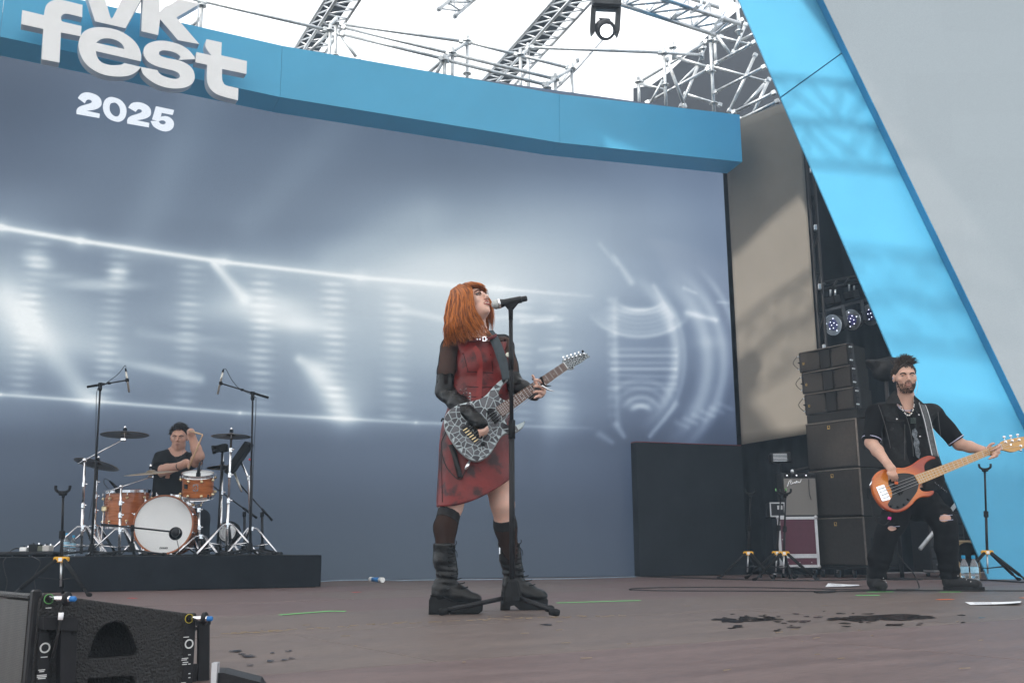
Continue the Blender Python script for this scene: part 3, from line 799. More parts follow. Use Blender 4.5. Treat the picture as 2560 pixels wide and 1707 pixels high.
# ------------------------------------------------------------------ trusses, roof sheets and scaffold above the fascia
M_tarp = mat('dark_roof_sheet', (.03, .035, .045), .8, var=.2, scale=2, bump=.1, bscale=12)
def bar(a, b, r, nm, par, m_=M_alu, n=8):
    return MB().tube([a, b], r, n).build(nm, m_, par)
def lattice(par, A, B, n, r, m_=M_alu, both=True):
    """zigzag braces between two chords A=(a0,a1), B=(b0,b1)"""
    for i in range(n):
        t0, t1 = i / n, (i + 1) / n
        p, q_ = A[0].lerp(A[1], t0), B[0].lerp(B[1], (t0 + t1) / 2); r_ = A[0].lerp(A[1], t1)
        bar(p, q_, r, 'brace', par, m_, 6); bar(q_, r_, r, 'brace', par, m_, 6)
def roof_truss(label, chords, Y0, Y1, nb, tarp=None, rr=.026):
    cs = [(P(*c[0], Y0 + c[2]), P(*c[1], Y1 + c[2])) for c in chords]
    t = thing('roof_truss', label, 'truss', cs[0][1], 'roof trusses')
    for a, b in cs: bar(a, b, rr, 'chord', t)
    for i in range(len(cs) - 1): lattice(t, cs[i], cs[i + 1], nb, rr * .5)
    if tarp:
        q_ = [P(*tarp[0], Y0 + .7), P(*tarp[1], Y0 + .7), P(*tarp[2], Y1 + .7), P(*tarp[3], Y1 + .7)]
        MB().prism(q_, Vector((0, .03, .01))).build('roof_sheet', M_tarp, t)
    return t
roof_truss('lattice roof truss with dark sheet left above the blue fascia', [((838, -40), (678, 215), 0), ((866, -40), (702, 215), -.35), ((926, -40), (760, 215), 0)], 13.5, 17.5, 12,
           ((836, -40), (903, -40), (742, 215), (677, 215)))
roof_truss('lattice roof truss with dark sheet slanting behind the hanging lamp', [((1420, -40), (1172, 240), 0), ((1462, -40), (1212, 240), -.35), ((1520, -40), (1262, 240), 0)], 13.5, 17.5, 13,
           ((1418, -40), (1492, -40), (1246, 240), (1170, 240)))
# short truss end pointing in at the top
t = thing('truss_end', 'short open truss end poking in at the top edge', 'truss', P(1140, 39, 12), 'roof trusses')
c1, c2, c3 = (P(1099, 22, 12), P(1160, -30, 11)), (P(1140, 39, 12), P(1220, -30, 11)), (P(1125, 6, 12.4), P(1185, -40, 11.4))
for a, b in (c1, c2, c3):
    bar(a, b, .024, 'chord', t); MB().tube([a, a + (a - b).normalized() * .06], .034, 8).build('end_socket', M_alu, t)
lattice(t, c1, c2, 3, .012); lattice(t, c2, c3, 3, .012)
# square truss crossing at the upper right
t = thing('roof_truss', 'bright square truss crossing right of the hanging lamp', 'truss', P(1783, 86, 12.5), 'roof trusses')
ch = [(P(1500, -5, 11.8), P(1786, 87, 12.6)), (P(1600, -20, 11.8), P(1850, 60, 12.6)), (P(1520, -70, 12.3), P(1800, 20, 13.1)), (P(1640, -80, 12.3), P(1860, -8, 13.1))]
for a, b in ch: bar(a, b, .03, 'chord', t)
lattice(t, ch[0], ch[1], 5, .016); lattice(t, ch[0], ch[2], 5, .016); lattice(t, ch[1], ch[3], 5, .016)
for k, (px, py) in enumerate(((1688, 42), (1790, 70), (1740, 22), (1800, 52))): MB().box(P(px, py, 12.2), (.09, .2, .03), (Vector((.8, .3, .5)).normalized(), Vector((-.3, .95, 0)), Vector((-.5, 0, .85)))).build('bracket', M_alu, t)

def scaffold(label, Y, posts, tubes, rosettes, r=.0242, drop=.8):
    t = thing('scaffold', label, 'scaffolding', P(*posts[0][:2], Y))
    for q_ in posts:
        x, y, ye = q_[0], q_[1], q_[2]; Yp = q_[3] if len(q_) > 3 else Y
        a = P(x, y, Yp); b = P(x + (x - 1280) * (ye - y) / 9600, ye, Yp); b = Vector((a.x, a.y, b.z))
        bar(b, a, r, 'standard', t, M_galv)
        MB().tube([a - Z * .10, a + Z * .012], r * .78, 8).build('spigot', M_galv, t) if False else None
        zs = [a.z - .09]; 
        while zs[-1] - .5 > b.z: zs.append(zs[-1] - .5)
        for z_ in zs: MB().lathe([(r, -.006), (r * 2.5, -.006), (r * 2.5, .006), (r, .006)], Vector((a.x, a.y, z_)), Z, 10, False, False).build('rosette', M_galv, t)
    for q_ in tubes:
        Ya, Yb = (q_[4], q_[5]) if len(q_) > 4 else (Y, Y)
        a, b = P(q_[0], q_[1], Ya), P(q_[2], q_[3], Yb); d_ = (b - a).normalized()
        bar(a, b, r * (q_[6] if len(q_) > 6 else 1), 'tube', t, M_galv)
        if (b - a).length > .5:
            for e_, s_ in ((a, 1), (b, -1)): MB().box(e_ + d_ * (s_ * .03), (.07, .05, .07), (d_, *perp(d_)), .01).build('coupler', M_galv, t)
    return t
scaffold('galvanised scaffold guard rails above the blue fascia', 13.0,
  [(841, 45, 190), (826, 62, 190, 12.7), (1168, 89, 240), (1131, 119, 240, 12.6), (1112, 137, 240, 12.3), (1320, 109, 270, 13.4), (1301, 124, 270), (1388, 185, 290, 12.6), (1368, 205, 290, 12.3), (1429, 158, 290, 13.2), (506, 0, 130, 12.2), (497, -20, 130, 12.4)],
  [(506, 3, 819, 76, 12.2, 12.7), (849, 60, 1158, 104), (1168, 105, 1295, 138), (1301, 139, 1424, 171, 13.0, 13.2), (855, 68, 1126, 134, 12.9, 12.6), (1131, 136, 1388, 198, 12.6, 12.6), (852, 85, 1108, 147, 12.7, 12.3), (1112, 150, 1367, 213, 12.3, 12.3),
   (1124, 134, 1166, 108, 12.6, 13), (1106, 150, 1128, 136, 12.3, 12.6), (1301, 141, 1320, 124, 13, 13.4), (1366, 214, 1390, 196, 12.3, 12.6), (1390, 196, 1428, 172, 12.6, 13.2),
   (846, 80, 897, 152), (819, 85, 772, 132, 12.7, 12.7), (1106, 152, 1070, 184, 12.3, 12.6), (1108, 152, 1088, 190, 12.3, 12.3), (500, 45, 470, 75, 12.3, 12.3), (1365, 218, 1330, 250, 12.3, 12.8), (1400, 210, 1445, 150, 13.8, 14.6, .5),
   (300, -40, 506, 3, 11.9, 12.2), (841, 45, 826, 62, 13.0, 12.7)], None)
def c9(x, y): return (1400 + x / 3.267, y / 3.267)
def T9(x0, y0, x1, y1, Ya=14, Yb=14, k=1): return (*c9(x0, y0), *c9(x1, y1), Ya, Yb, k)
scaffold('galvanised scaffold tower beside the leaning blue panel', 14.0,
  [(*c9(640, 630), 275, 14.6), (*c9(847, 395), 285, 13.6), (*c9(920, 348), 150, 13.9), (*c9(1160, 360), 150, 14.4), (*c9(1226, 290), 300, 13.6), (*c9(1262, 300), 165, 14.6), (*c9(1445, -40), 90, 13.4)],
  [(1325, 119, 1654, 132, 13.4, 13.6), T9(850, 435, 1160, 450, 13.6, 14.4), T9(650, 672, 1205, 335, 14.6, 14.2), T9(700, 848, 1220, 560, 13.9, 13.6), T9(735, 850, 838, 655, 13.7, 13.6, .8), T9(985, 880, 1135, 520, 14.1, 14.2),
   T9(868, 470, 1022, 882, 13.6, 13.8), T9(1262, 525, 1600, 340, 13.6, 13.2), T9(1250, 762, 1680, 542, 13.6, 13.2), T9(1405, 925, 1760, 752, 13.4, 13), T9(1455, 985, 1790, 822, 13.3, 13), T9(1378, 920, 1600, 440, 13.9, 14),
   T9(1508, 865, 1668, 688, 14, 14), T9(1555, 975, 1712, 640, 13.6, 13.6), T9(1280, 290, 1398, 455, 13.8, 13.8), T9(1412, 442, 1520, 190, 13.9, 13.9), T9(920, 462, 1225, 556, 14, 13.7), T9(1225, 540, 1700, 672, 15, 15), T9(640, 680, 850, 735, 14.6, 14.4),
   T9(1010, 765, 1320, 862, 15, 15), T9(1300, 300, 1560, 370, 14.4, 14.4), T9(1240, 295, 1500, 160, 13.6, 13.4), T9(1480, 330, 1600, 270, 13.4, 13.2), T9(1130, 520, 1190, 380, 14.4, 14.4, .8), T9(960, 700, 1120, 540, 14.7, 14.7, .8)], None)
sh = MB(); sh.prism([P(*c9(*q_), 17) for q_ in [(600, 720), (740, 700), (880, 600), (1130, 365), (1210, 290), (1480, 60), (1900, 60), (2200, 900), (2000, 1300), (1300, 1200), (600, 1000)]], Vector((0, .04, 0)))
tag(sh.build('roof_sheet', M_tarp, origin=P(1800, 300, 17)), 'dark blue sheet closing the corner behind the scaffold tower', 'tarpaulin')
# thin stay wires
w = MB(); w.tube([P(1168, 97, 13), P(1262, -20, 14.5)], .006, 5); tag(w.build('stay_wire', M_galv, origin=P(1168, 97, 13)), 'thin taut wire rising from the scaffold post', 'wire')
w = MB(); w.tube([P(1380, 232, 13), P(1443, 172, 13.3), P(1508, 98, 13.8)], .016, 6); tag(w.build('ratchet_strap', mat('grey_webbing', (.35, .37, .4), .8), origin=P(1380, 232, 13)), 'grey ratchet strap running up behind the hanging lamp', 'strap')

# ------------------------------------------------------------------ moving-head lamp, lit, hung under the roof
def arm_axes(): return (RIGHT0, FWD, UP0)
ax3 = (Vector((1, 0, -.06)).normalized(), Vector((.03, .96, .27)).normalized(), None); ax3 = (ax3[0], ax3[1], ax3[0].cross(ax3[1]))
LY = 9.6; lc = P(1512, 70, LY); k = PXM(LY, 1512, 60)
lamp = thing('moving_head_lamp', 'grey moving head stage lamp shining white at the top', 'stage lamp', P(1512, 0, LY))
M_lampgrey = mat('lamp_housing', (.055, .06, .068), .5, var=.15)
X_, Y_, Z_ = ax3
MB().box(lc + Z_ * (68 * k), (72 * k, 60 * k, 42 * k), ax3, .02).build('base', M_lampgrey, lamp)
for sgn in (-1, 1):
    m2 = MB(); m2.prism([lc + X_ * (sgn * a * k) + Z_ * (b * k) - Y_ * (16 * k) for a, b in ((25, 48), (37, 48), (37, -8), (33, -22), (24, -10), (25, 26))], Y_ * (32 * k)); m2.build('yoke_arm', M_lampgrey, lamp)
MB().box(lc + Z_ * (46 * k), (74 * k, 32 * k, 8 * k), ax3, .01).build('yoke_bridge', M_lampgrey, lamp)
hd = (Vector((.12, -.78, -.62))).normalized(); hc = lc + Z_ * (-4 * k) 
h_ = MB().lathe([(16 * k, -26 * k), (22 * k, -22 * k), (24 * k, 0), (25 * k, 14 * k), (22 * k, 22 * k), (17 * k, 23 * k), (15.5 * k, 21 * k)], hc, hd, 20, False).build('head', M_lampgrey, lamp)
mL = bpy.data.materials.new('lamp_light'); mL.use_nodes = True; bb = mL.node_tree.nodes['Principled BSDF']; bb.inputs['Emission Color'].default_value = (.95, .98, 1, 1); bb.inputs['Emission Strength'].default_value = 6
MB().lathe([(15.4 * k, 21.5 * k), (12 * k, 25 * k), (6 * k, 27 * k), (.0001, 27.6 * k)], hc, hd, 20).build('lens', mL, h_)
for i in range(5): MB().box(hc + hd * ((-18 + i * 5) * k) + Z_ * (23.5 * k), (26 * k, 2 * k, 2 * k), ax3).build('cooling_fin', M_lampgrey, h_)
MB().tube([lc + Z_ * (88 * k), lc + Z_ * (130 * k)], .02, 8).build('clamp', M_blackmetal, lamp)

# ------------------------------------------------------------------ the stage roof overhead (out of the picture): placed to shade the stage, its opening shaped for sun patches
M_roof = bpy.data.materials.new('translucent_roof_membrane'); M_roof.use_nodes = True
_n, _l = M_roof.node_tree.nodes, M_roof.node_tree.links; _n.remove(_n['Principled BSDF'])
_d = _n.new('ShaderNodeBsdfDiffuse'); _t = _n.new('ShaderNodeBsdfTranslucent'); _m = _n.new('ShaderNodeMixShader'); _m.inputs[0].default_value = .62
_d.inputs[0].default_value = (.7, .7, .7, 1); _t.inputs[0].default_value = (.75, .75, .74, 1)
_l.new(_d.outputs[0], _m.inputs[1]); _l.new(_t.outputs[0], _m.inputs[2]); _l.new(_m.outputs[0], _n['Material Output'].inputs[0])
RZH = 9.2
roof = thing('stage_roof', 'unseen white translucent stage roof, its open bay shaped for sun patches', 'roof', (0, 2, RZH))
hx0, hx1, hy0, hy1 = -1.2, 1.7, 2.9, 8.0
def rp(x0, x1, y0, y1, z=RZH): MB().add([(x0, y0, z), (x1, y0, z), (x1, y1, z), (x0, y1, z)], [(0, 1, 2, 3)]).build('roof_panel', M_roof, roof)
rp(-13, hx0, -7, 10.5); rp(hx1, 12, -7, 10.5); rp(hx0, hx1, -7, hy0); rp(hx0, hx1, hy1, 10.5)
def box_truss(a, b, w, h, nb, label, r=.03):  # unseen trusses, added to cast shadows on the leaning frame and cloth wall
    t = thing('shadow_truss', label, 'truss', a, 'unseen shadow trusses'); d = (b - a).normalized(); s_ = d.cross(Z).normalized()
    o_ = [a + s_ * (w / 2 * i) + Z * (h / 2 * j) for i, j in ((-1, -1), (1, -1), (1, 1), (-1, 1))]; cs = [(p, p + (b - a)) for p in o_]
    for c_ in cs: bar(*c_, r, 'chord', t)
    for i in range(4): lattice(t, cs[i], cs[(i + 1) % 4], nb, r * .6)
box_truss(Vector((-2.4, 5.35, 8.7)), Vector((3.4, 4.75, 8.7)), .5, .5, 8, 'unseen shadow truss across the middle of the open roof bay')
box_truss(Vector((-2.4, 7.3, 8.7)), Vector((3.4, 6.7, 8.7)), .5, .5, 8, 'unseen shadow truss across the back of the open roof bay')
box_truss(Vector((-2.4, 4.0, 8.7)), Vector((3.4, 3.2, 8.7)), .3, .3, 11, 'unseen shadow truss across the front of the open roof bay')
# ------------------------------------------------------------------ guitar stands with yellow hubs
M_yellow = mat('yellow_plastic', (.80, .42, .03), .45, var=.06)
M_label = mat('white_label', (.8, .8, .82), .5)
def guitar_stand(px, py, toppx, toppy, label, az0, leg_az, lean=None, H=None, glow=False, rad=.33):
    B = PZ(px, py, 0); top = P(toppx, toppy, B.y)
    t = thing('guitar_stand', label, 'guitar stand', B, 'folding guitar stands with yellow hubs')
    hz = .27 if H is None else H; ax_ = (top - B).normalized(); hub = B + ax_ * (hz / ax_.z)
    MB().tube([B + ax_ * .07, hub], .0085, 8).build('lower_rod', M_alu, t)
    MB().tube([hub, B.lerp(top, .62)], .0125, 10).build('outer_tube', M_blackmetal, t)
    MB().tube([B.lerp(top, .60), top], .0095, 10).build('inner_tube', M_blackmetal, t)
    c_ = B.lerp(top, .61); MB().lathe([(.017, -.03), (.022, -.026), (.022, .026), (.017, .03)], c_, ax_, 12, False).build('height_clutch', M_rubber, t)
    # hub block
    e1 = Vector((math.cos(az0), math.sin(az0), 0)); e2 = Vector((-math.sin(az0), math.cos(az0), 0))
    hb = MB(); hb.prism([hub + e1 * a + Z * b - e2 * .022 for a, b in ((-.052, -.012), (-.04, -.02), (.04, -.02), (.052, -.012), (.052, .012), (.04, .02), (-.04, .02), (-.052, .012))], e2 * .044)
    h_ = hb.build('hub', M_yellow, t)
    MB().box(hub - e2 * .0225, (.028, .002, .028), (e1, e2, Z)).build('hub_label', M_label, h_)
    for sx in (-1, 1): MB().lathe([(.005, 0), (.005, .002)], hub + e1 * (.034 * sx) - e2 * .0225 - Z * .005, -e2, 8).build('hub_bolt', M_rubber, h_)
    for a in leg_az:
        d_ = Vector((math.cos(a), math.sin(a), 0)); foot = Vector((B.x, B.y, .012)) + d_ * rad; s_ = hub + d_ * .035 - Z * .005
        l_ = MB().tube([s_, s_.lerp(foot, .82)], .0155, 10).build('leg', M_rubber, t)
        MB().tube([s_.lerp(foot, .80), foot], .0095, 8).build('leg_rod', M_blackmetal, l_)
        MB().tube([s_.lerp(foot, .93), foot + Z * .004, foot + d_ * .03 + Z * .002], [.010, .016, .013], 8).build('foot', M_rubber, l_)
        bz = B + Z * .12; MB().tube([bz, s_.lerp(foot, .5)], .005, 6).build('stay', M_blackmetal, t)
    # cradle
    y0 = top + Z * .02; MB().tube([top - Z * .01, y0], .012, 8).build('neck_joint', M_rubber, t)
    yk = MB().tube(crv([y0 + e1 * a - e2 * .02 + Z * b for a, b in ((-.055, .06), (-.052, .03), (-.03, .012), (0, .008), (.03, .012), (.052, .03), (.055, .06))], 4), [.011] * 25, 8).build('yoke', M_rubber, t)
    MB().box(y0 - e2 * .01, (.05, .05, .03), (e1, e2, Z), .006).build('yoke_block', M_rubber, t)
    if glow:
        for a in (-.055, .055): MB().box(y0 + e1 * a - e2 * .032 + Z * .05, (.008, .004, .028), (e1, e2, Z)).build('green_tab', mat('green_tab', (.25, .65, .25), .5), yk)
    return t
PI = math.pi
guitar_stand(151, 1489, 158, 1240, 'empty guitar stand in front of the drum riser at the far left', 0, (-.55, PI + .45, PI * .62), rad=.33)
guitar_stand(1868, 1446, 1876, 1241, 'leftmost of the three guitar stands beside the burgundy case', -.1, (PI + .3, -.9, .9))
guitar_stand(1938, 1445, 1952, 1240, 'middle guitar stand of three, leaning before the burgundy case', -.1, (PI + .25, -1.2, .6), glow=True)
guitar_stand(1958, 1450, 1964, 1241, 'rightmost of three guitar stands before the burgundy case', -.15, (PI + .35, -.5, 1.1))
guitar_stand(2470, 1452, 2462, 1180, 'empty guitar stand behind the bassist before the blue panel', -.1, (PI + .35, -.7, .25), rad=.34)

# ------------------------------------------------------------------ speaker stack: three line-array cabinets on three subwoofers
M_spk = mat('speaker_paint', (.013, .012, .012), .62, spec=.15, var=.15, bump=.35, bscale=260)
M_grill = mat('brown_speaker_cloth', (.032, .028, .026), .85, spec=.1, var=.2, scale=30, bump=.2, bscale=400)
M_edge = mat('worn_speaker_edge', (.10, .085, .075), .55, var=.3, scale=20)
M_gold = mat('gold_emblem', (.55, .36, .10), .35, .8)
YR, YLf = 11.0, 11.57
def rz(py): return P(2150, py, YR).z
cr0 = P(2170, 1416, YR); cl0 = P(2037, 1418, YLf)
e1 = Vector((cr0.x - cl0.x, cr0.y - cl0.y, 0)); SW = e1.length; e1.normalize(); eb = Vector((-e1.y, e1.x, 0))
if eb.y < 0: eb = -eb
base_mid = Vector(((cr0.x + cl0.x) / 2, (cr0.y + cl0.y) / 2, 0))
zs = [rz(1416), rz(1290), rz(1167), rz(1043)]
def emblem(par, c_, s_, nrm):
    fr = MB()
    for a, b, w_, h_ in ((-.5, 0, .16, 1.16), (.5, 0, .16, 1.16), (0, .5, 1.0, .16), (0, -.5, 1.0, .16)): pass
    poly_mesh('emblem', [[(-.5, -.6), (.5, -.6), (.5, .6), (-.5, .6)], [(-.36, -.2), (-.36, .46), (.36, .46), (.36, -.46), (.1, -.46), (-.2, -.0)]], .003, M_gold, par, (c_, e1 * s_, Z * s_, -eb))
for i in range(3):
    z0, z1 = zs[i], zs[i + 1]; hh = z1 - z0; dd = .62
    cpt = base_mid + eb * (dd / 2) + Z * (z0 + hh / 2)
    lab = ('bottom brown black subwoofer standing on the caster dolly', 'middle brown black subwoofer of the stack of three', 'top brown black subwoofer directly under the line array boxes')[i]
    t = thing('subwoofer', lab, 'subwoofer', base_mid + eb * .3 + Z * z0, 'stacked subwoofers')
    MB().box(cpt, (SW, dd, hh - .004), (e1, eb, Z), .008).build('cabinet', M_spk, t)
    g_ = MB().box(cpt - eb * (dd / 2 + .004) - Z * .004, (SW - .05, .012, hh - .05), (e1, eb, Z), .003).build('grille', M_grill, t)
    MB().box(cpt - eb * (dd / 2 + .003) + Z * (hh / 2 - .012), (SW - .004, .014, .014), (e1, eb, Z), .003).build('top_rail', M_edge, t)
    MB().box(cpt - eb * (dd / 2 + .003) + e1 * (SW / 2 - .010), (.018, .016, hh - .03), (e1, eb, Z), .003).build('side_rail', M_edge, t)
    emblem(g_, cpt - eb * (dd / 2 + .012) + Z * (hh / 2 - .075) - e1 * .02, .034, eb)
    for sx in (-1, 1): MB().box(cpt + e1 * (sx * (SW / 2 + .004)) - eb * .2 - Z * .02, (.012, .05, .12), (e1, eb, Z), .003).build('side_handle', M_rubber, t)
dol = thing('caster_dolly', 'low black caster dolly under the subwoofer stack', 'dolly', base_mid + eb * .3)
MB().box(base_mid + eb * .32 + Z * (zs[0] - .018), (SW - .02, .6, .032), (e1, eb, Z), .004).build('deck', M_blackmetal, dol)
M_wheelblue = mat('blue_caster_tyre', (.03, .12, .22), .5)
def caster(par, p, r=.043, face=Vector((1, -.1, 0)).normalized()):
    wh = MB().lathe([(r, -.014), (r, .014)], p + Z * r, face, 16, False).build('caster_wheel', M_rubber, par)
    MB().lathe([(r * .98, .0141), (r * .98, .016), (r * .8, .017), (r * .8, .0141)], p + Z * r, face, 16, False).build('wheel_ring', M_wheelblue, wh)
    MB().box(p + Z * (r * 1.55), (.04, .045, r * .9), None, .006).build('caster_fork', M_chrome, par)
for a in (-.42, -.12, .18, .44): caster(dol, base_mid + e1 * (a * SW) + eb * .06)
zt_ = zs[3]
bmp = thing('rigging_bumper', 'flat black rigging plate between line array and subwoofers', 'rigging plate', base_mid + eb * .25 + Z * zt_)
bh = rz(1021) - zt_
MB().box(base_mid + eb * .25 + Z * (zt_ + bh / 2), (SW - .01, .45, bh - .004), (e1, eb, Z), .006).build('plate', M_spk, bmp)
for a in (-.2, .1): MB().lathe([(.008, 0), (.008, .003)], base_mid + e1 * a * SW + Z * (zt_ + bh / 2) + eb * .024, -eb, 10).build('bolt_hole', M_rubber, bmp)
la = [rz(1021), rz(965), rz(909), rz(854)]
for i in range(3):
    z0, z1 = la[i], la[i + 1]; hh = z1 - z0
    c_ = base_mid - e1 * (.02 * (i + 0)) + Z * (z0 + hh / 2)
    lab = ('lowest of three wide line array speaker boxes', 'middle of three wide line array speaker boxes', 'topmost of three wide line array speaker boxes')[i]
    t = thing('line_array_box', lab, 'speaker', base_mid + eb * .2 + Z * z0, 'stacked line array boxes')
    W2 = SW / 2 - .02
    top = [(-W2, .02), (-.08, .06), (.08, .06), (W2, .02), (W2 - .06, .42), (-W2 + .06, .42)]
    MB().prism([c_ + e1 * a + eb * b - Z * (hh / 2 - .003) for a, b in top], Z * (hh - .008)).build('cabinet', M_spk, t)
    for sgn in (-1, 1):
        a0, a1 = sgn * (W2 - .01), sgn * .085
        q_ = [c_ + e1 * a0 + eb * .012 - Z * (hh / 2 - .02), c_ + e1 * a1 + eb * .048 - Z * (hh / 2 - .02), c_ + e1 * a1 + eb * .048 + Z * (hh / 2 - .02), c_ + e1 * a0 + eb * .012 + Z * (hh / 2 - .02)]
        gg = MB().prism(q_, eb * .02).build('grille', M_grill, t)
        for dz in (-.28, .28): MB().box(c_ + e1 * (sgn * .09) + eb * .045 + Z * (hh * dz), (.014, .006, .02), (e1, eb, Z)).build('grille_clip', M_rubber, gg)
    MB().box(c_ + eb * .048, (.13, .02, hh - .03), (e1, eb, Z), .004).build('centre_plate', M_spk, t)
    MB().box(c_ + eb * .03 + Z * (hh / 2 - .008), (SW - .06, .03, .008), (e1, eb, Z)).build('top_edge', M_edge, t)
    emblem(t, c_ - e1 * (W2 * .86) + eb * .008 - Z * .02, .022, eb)
    for sgn in (-1, 1):
        rb = MB().box(c_ + e1 * (sgn * (W2 + .015)) + eb * .06, (.03, .07, hh - .01), (e1, eb, Z), .004).build('rigging_side', M_blackmetal, t)
        for dz in (-.3, 0, .3):
            MB().lathe([(.009, -.02), (.009, .02)], c_ + e1 * (sgn * (W2 + .03)) + eb * .03 + Z * (hh * dz), eb, 8, False).build('rigging_pin', M_alu if dz else M_rubber, rb)
    MB().tube(crv([c_ - e1 * (W2 + .03) + Z * (hh * .3), c_ - e1 * (W2 + .075) + Z * .0 - eb * .03, c_ - e1 * (W2 + .03) - Z * (hh * .3)], 5), .004, 5).build('tether', M_cable, t)

# ------------------------------------------------------------------ guitar amplifier on burgundy flight case
AY = 11.35
def ap(x, y, dy=0): return P(x, y, AY + dy)
M_burg = mat('burgundy_laminate', (.085, .022, .040), .5, var=.1, scale=20)
M_extr = mat('aluminium_extrusion', (.5, .51, .53), .45, .8, var=.15)
ac = ap(1990, 1417); k = PXM(AY, 1990, 1350)
cx0, cx1 = ap(1951, 1417).x, ap(2050, 1417).x; cz0, cz1 = ap(1990, 1418).z, ap(1990, 1291).z
case = thing('flight_case', 'burgundy flight case with metal edges on wheels', 'flight case', Vector(((cx0 + cx1) / 2, AY + .3, 0)))
cc = Vector(((cx0 + cx1) / 2, AY + .3, (cz0 + cz1) / 2)); cw, chh = cx1 - cx0, cz1 - cz0
MB().box(cc, (cw - .012, .588, chh - .012)).build('body', M_burg, case)
for sz in (-1, 1): MB().box(cc + Vector((0, -.296, sz * (chh / 2 - .014))), (cw, .014, .03)).build('edge_extrusion', M_extr, case)
MB().box(cc + Vector((0, -.295, -chh / 2 + .125)), (cw, .012, .045)).build('lid_extrusion', M_extr, case)
for sx in (-1, 1): MB().box(cc + Vector((sx * (cw / 2 - .012), -.293, 0)), (.03, .016, chh - .04)).build('edge_extrusion', M_extr, case)
for sx in (-1, 1):
    for sz in (-1, 1): MB().sphere(cc + Vector((sx * (cw / 2 - .008), -.292, sz * (chh / 2 - .008))), .024, 10, 6).build('ball_corner', M_extr, case)
for i, (a, b) in enumerate(((.2, .10), (.5, .10), (.8, .10), (.2, .97), (.5, .97), (.8, .97), (.1, .25), (.1, .55), (.6, .2))):
    MB().lathe([(.006, 0), (.004, .003)], Vector((cx0 + cw * a, cc.y - .302 if i < 6 else cc.y - .295, cz0 + chh * b)), (0, -1, 0), 8).build('rivet', M_extr, case)
for sx in (-.4, .4): caster(case, Vector((cc.x + sx * cw, cc.y - .24, 0)), .045)
ax0, ax1 = ap(1960, 1240).x, ap(2046, 1240).x; az0_, az1_ = ap(1990, 1291).z + .006, ap(1990, 1181).z
amp = thing('guitar_amplifier', 'guitar amplifier with silver grille cloth on the burgundy case', 'amplifier', Vector(((ax0 + ax1) / 2, AY + .2, cz1)))
am = Vector(((ax0 + ax1) / 2, AY + .16, (az0_ + az1_) / 2)); aw, ah = ax1 - ax0, az1_ - az0_
MB().box(am, (aw, .26, ah), None, .012).build('cabinet', mat('black_tolex', (.02, .02, .021), .7, bump=.4, bscale=200), amp)
MB().box(am + Vector((0, -.13, -.026)), (aw - .03, .012, ah - .075)).build('grille_cloth', mat('silver_grille_cloth', (.19, .18, .17), .85, var=.25, scale=6, stretch=(30, 1, 30), bump=.2, bscale=40), amp)
pn = MB().box(am + Vector((0, -.128, ah / 2 - .032)), (aw - .03, .02, .036)).build('control_panel', M_blackmetal, amp)
for i in range(9): MB().lathe([(.011, 0), (.009, .016)], am + Vector((-aw / 2 + .05 + i * (aw - .1) / 8, -.138, ah / 2 - .032)), (0, -1, .1), 8, False).build('knob', M_rubber if i % 3 else M_chrome, pn)
# script logo: flowing silver line
lg = [(0, 0), (.02, .05), (.045, .062), (.03, .03), (.05, .028), (.06, .045), (.066, .03), (.08, .048), (.085, .03), (.1, .06), (.105, .034), (.118, .05), (.128, .036), (.15, .075)]
MB().tube(crv([am + Vector((-aw / 2 + .05 + a * 1.1, -.140, ah / 2 - .16 + b * 1.2)) for a, b in lg], 4), .0045, 6).build('script_logo', M_chrome, amp)
MB().tube(crv([am + Vector((aw / 2 - .09, -.14, ah / 2 - .07)), am + Vector((aw / 2 - .10, -.16, .02)), am + Vector((aw / 2 - .08, -.15, -.06))], 5), .004, 6).build('amp_lead', M_cable, amp)
# microphone lying on the amplifier
def handheld(a, b, label, cat='microphone', name='microphone', group=None):
    a, b = Vector(a), Vector(b); d = (b - a).normalized(); L = (b - a).length
    t = thing(name, label, cat, a, group)
    MB().sphere(a, .025, 12, 8).build('grille_ball', M_alu, t)
    MB().lathe([(.024, .012), (.0255, .016), (.0255, .026), (.0215, .032), (.0185, .05), (.0145, L)], a, d, 14, False).build('handle', M_blackmetal, t)
    return t
handheld(ap(1981, 1178), ap(2022, 1168), 'spare microphone lying on top of the guitar amplifier')
sc_ = thing('small_case', 'small black latched case left of the guitar amplifier', 'case', ap(1936, 1293, .1))
c_ = ap(1938, 1274, .12); MB().box(c_, (37 * k, .2, 35 * k), None, .008).build('shell', M_blackmetal, sc_)
for sz in (-1, 1): MB().box(c_ + Vector((0, -.101, sz * 16.4 * k)), (38 * k, .008, 3 * k)).build('edge_trim', M_extr, sc_)
for sx in (-1, 1): MB().box(c_ + Vector((sx * 17.6 * k, -.101, 0)), (3 * k, .008, 30 * k)).build('edge_trim', M_extr, sc_)
MB().box(c_ + Vector((6 * k, -.104, 5 * k)), (13 * k, .01, 10 * k), None, .003).build('latch', M_extr, sc_)
tb = thing('wheeled_trunk', 'low dark trunk under the small latched case', 'trunk', Vector((c_.x, c_.y + .05, 0)))
hb_ = c_.z - 18 * k - .006
MB().box((c_.x, c_.y + .05, .05 + (hb_ - .05) / 2), (34 * k, .3, hb_ - .05), None, .01).build('body', M_black, tb)
for sx in (-1, 1): caster(tb, Vector((c_.x + sx * .05, c_.y, 0)), .025)
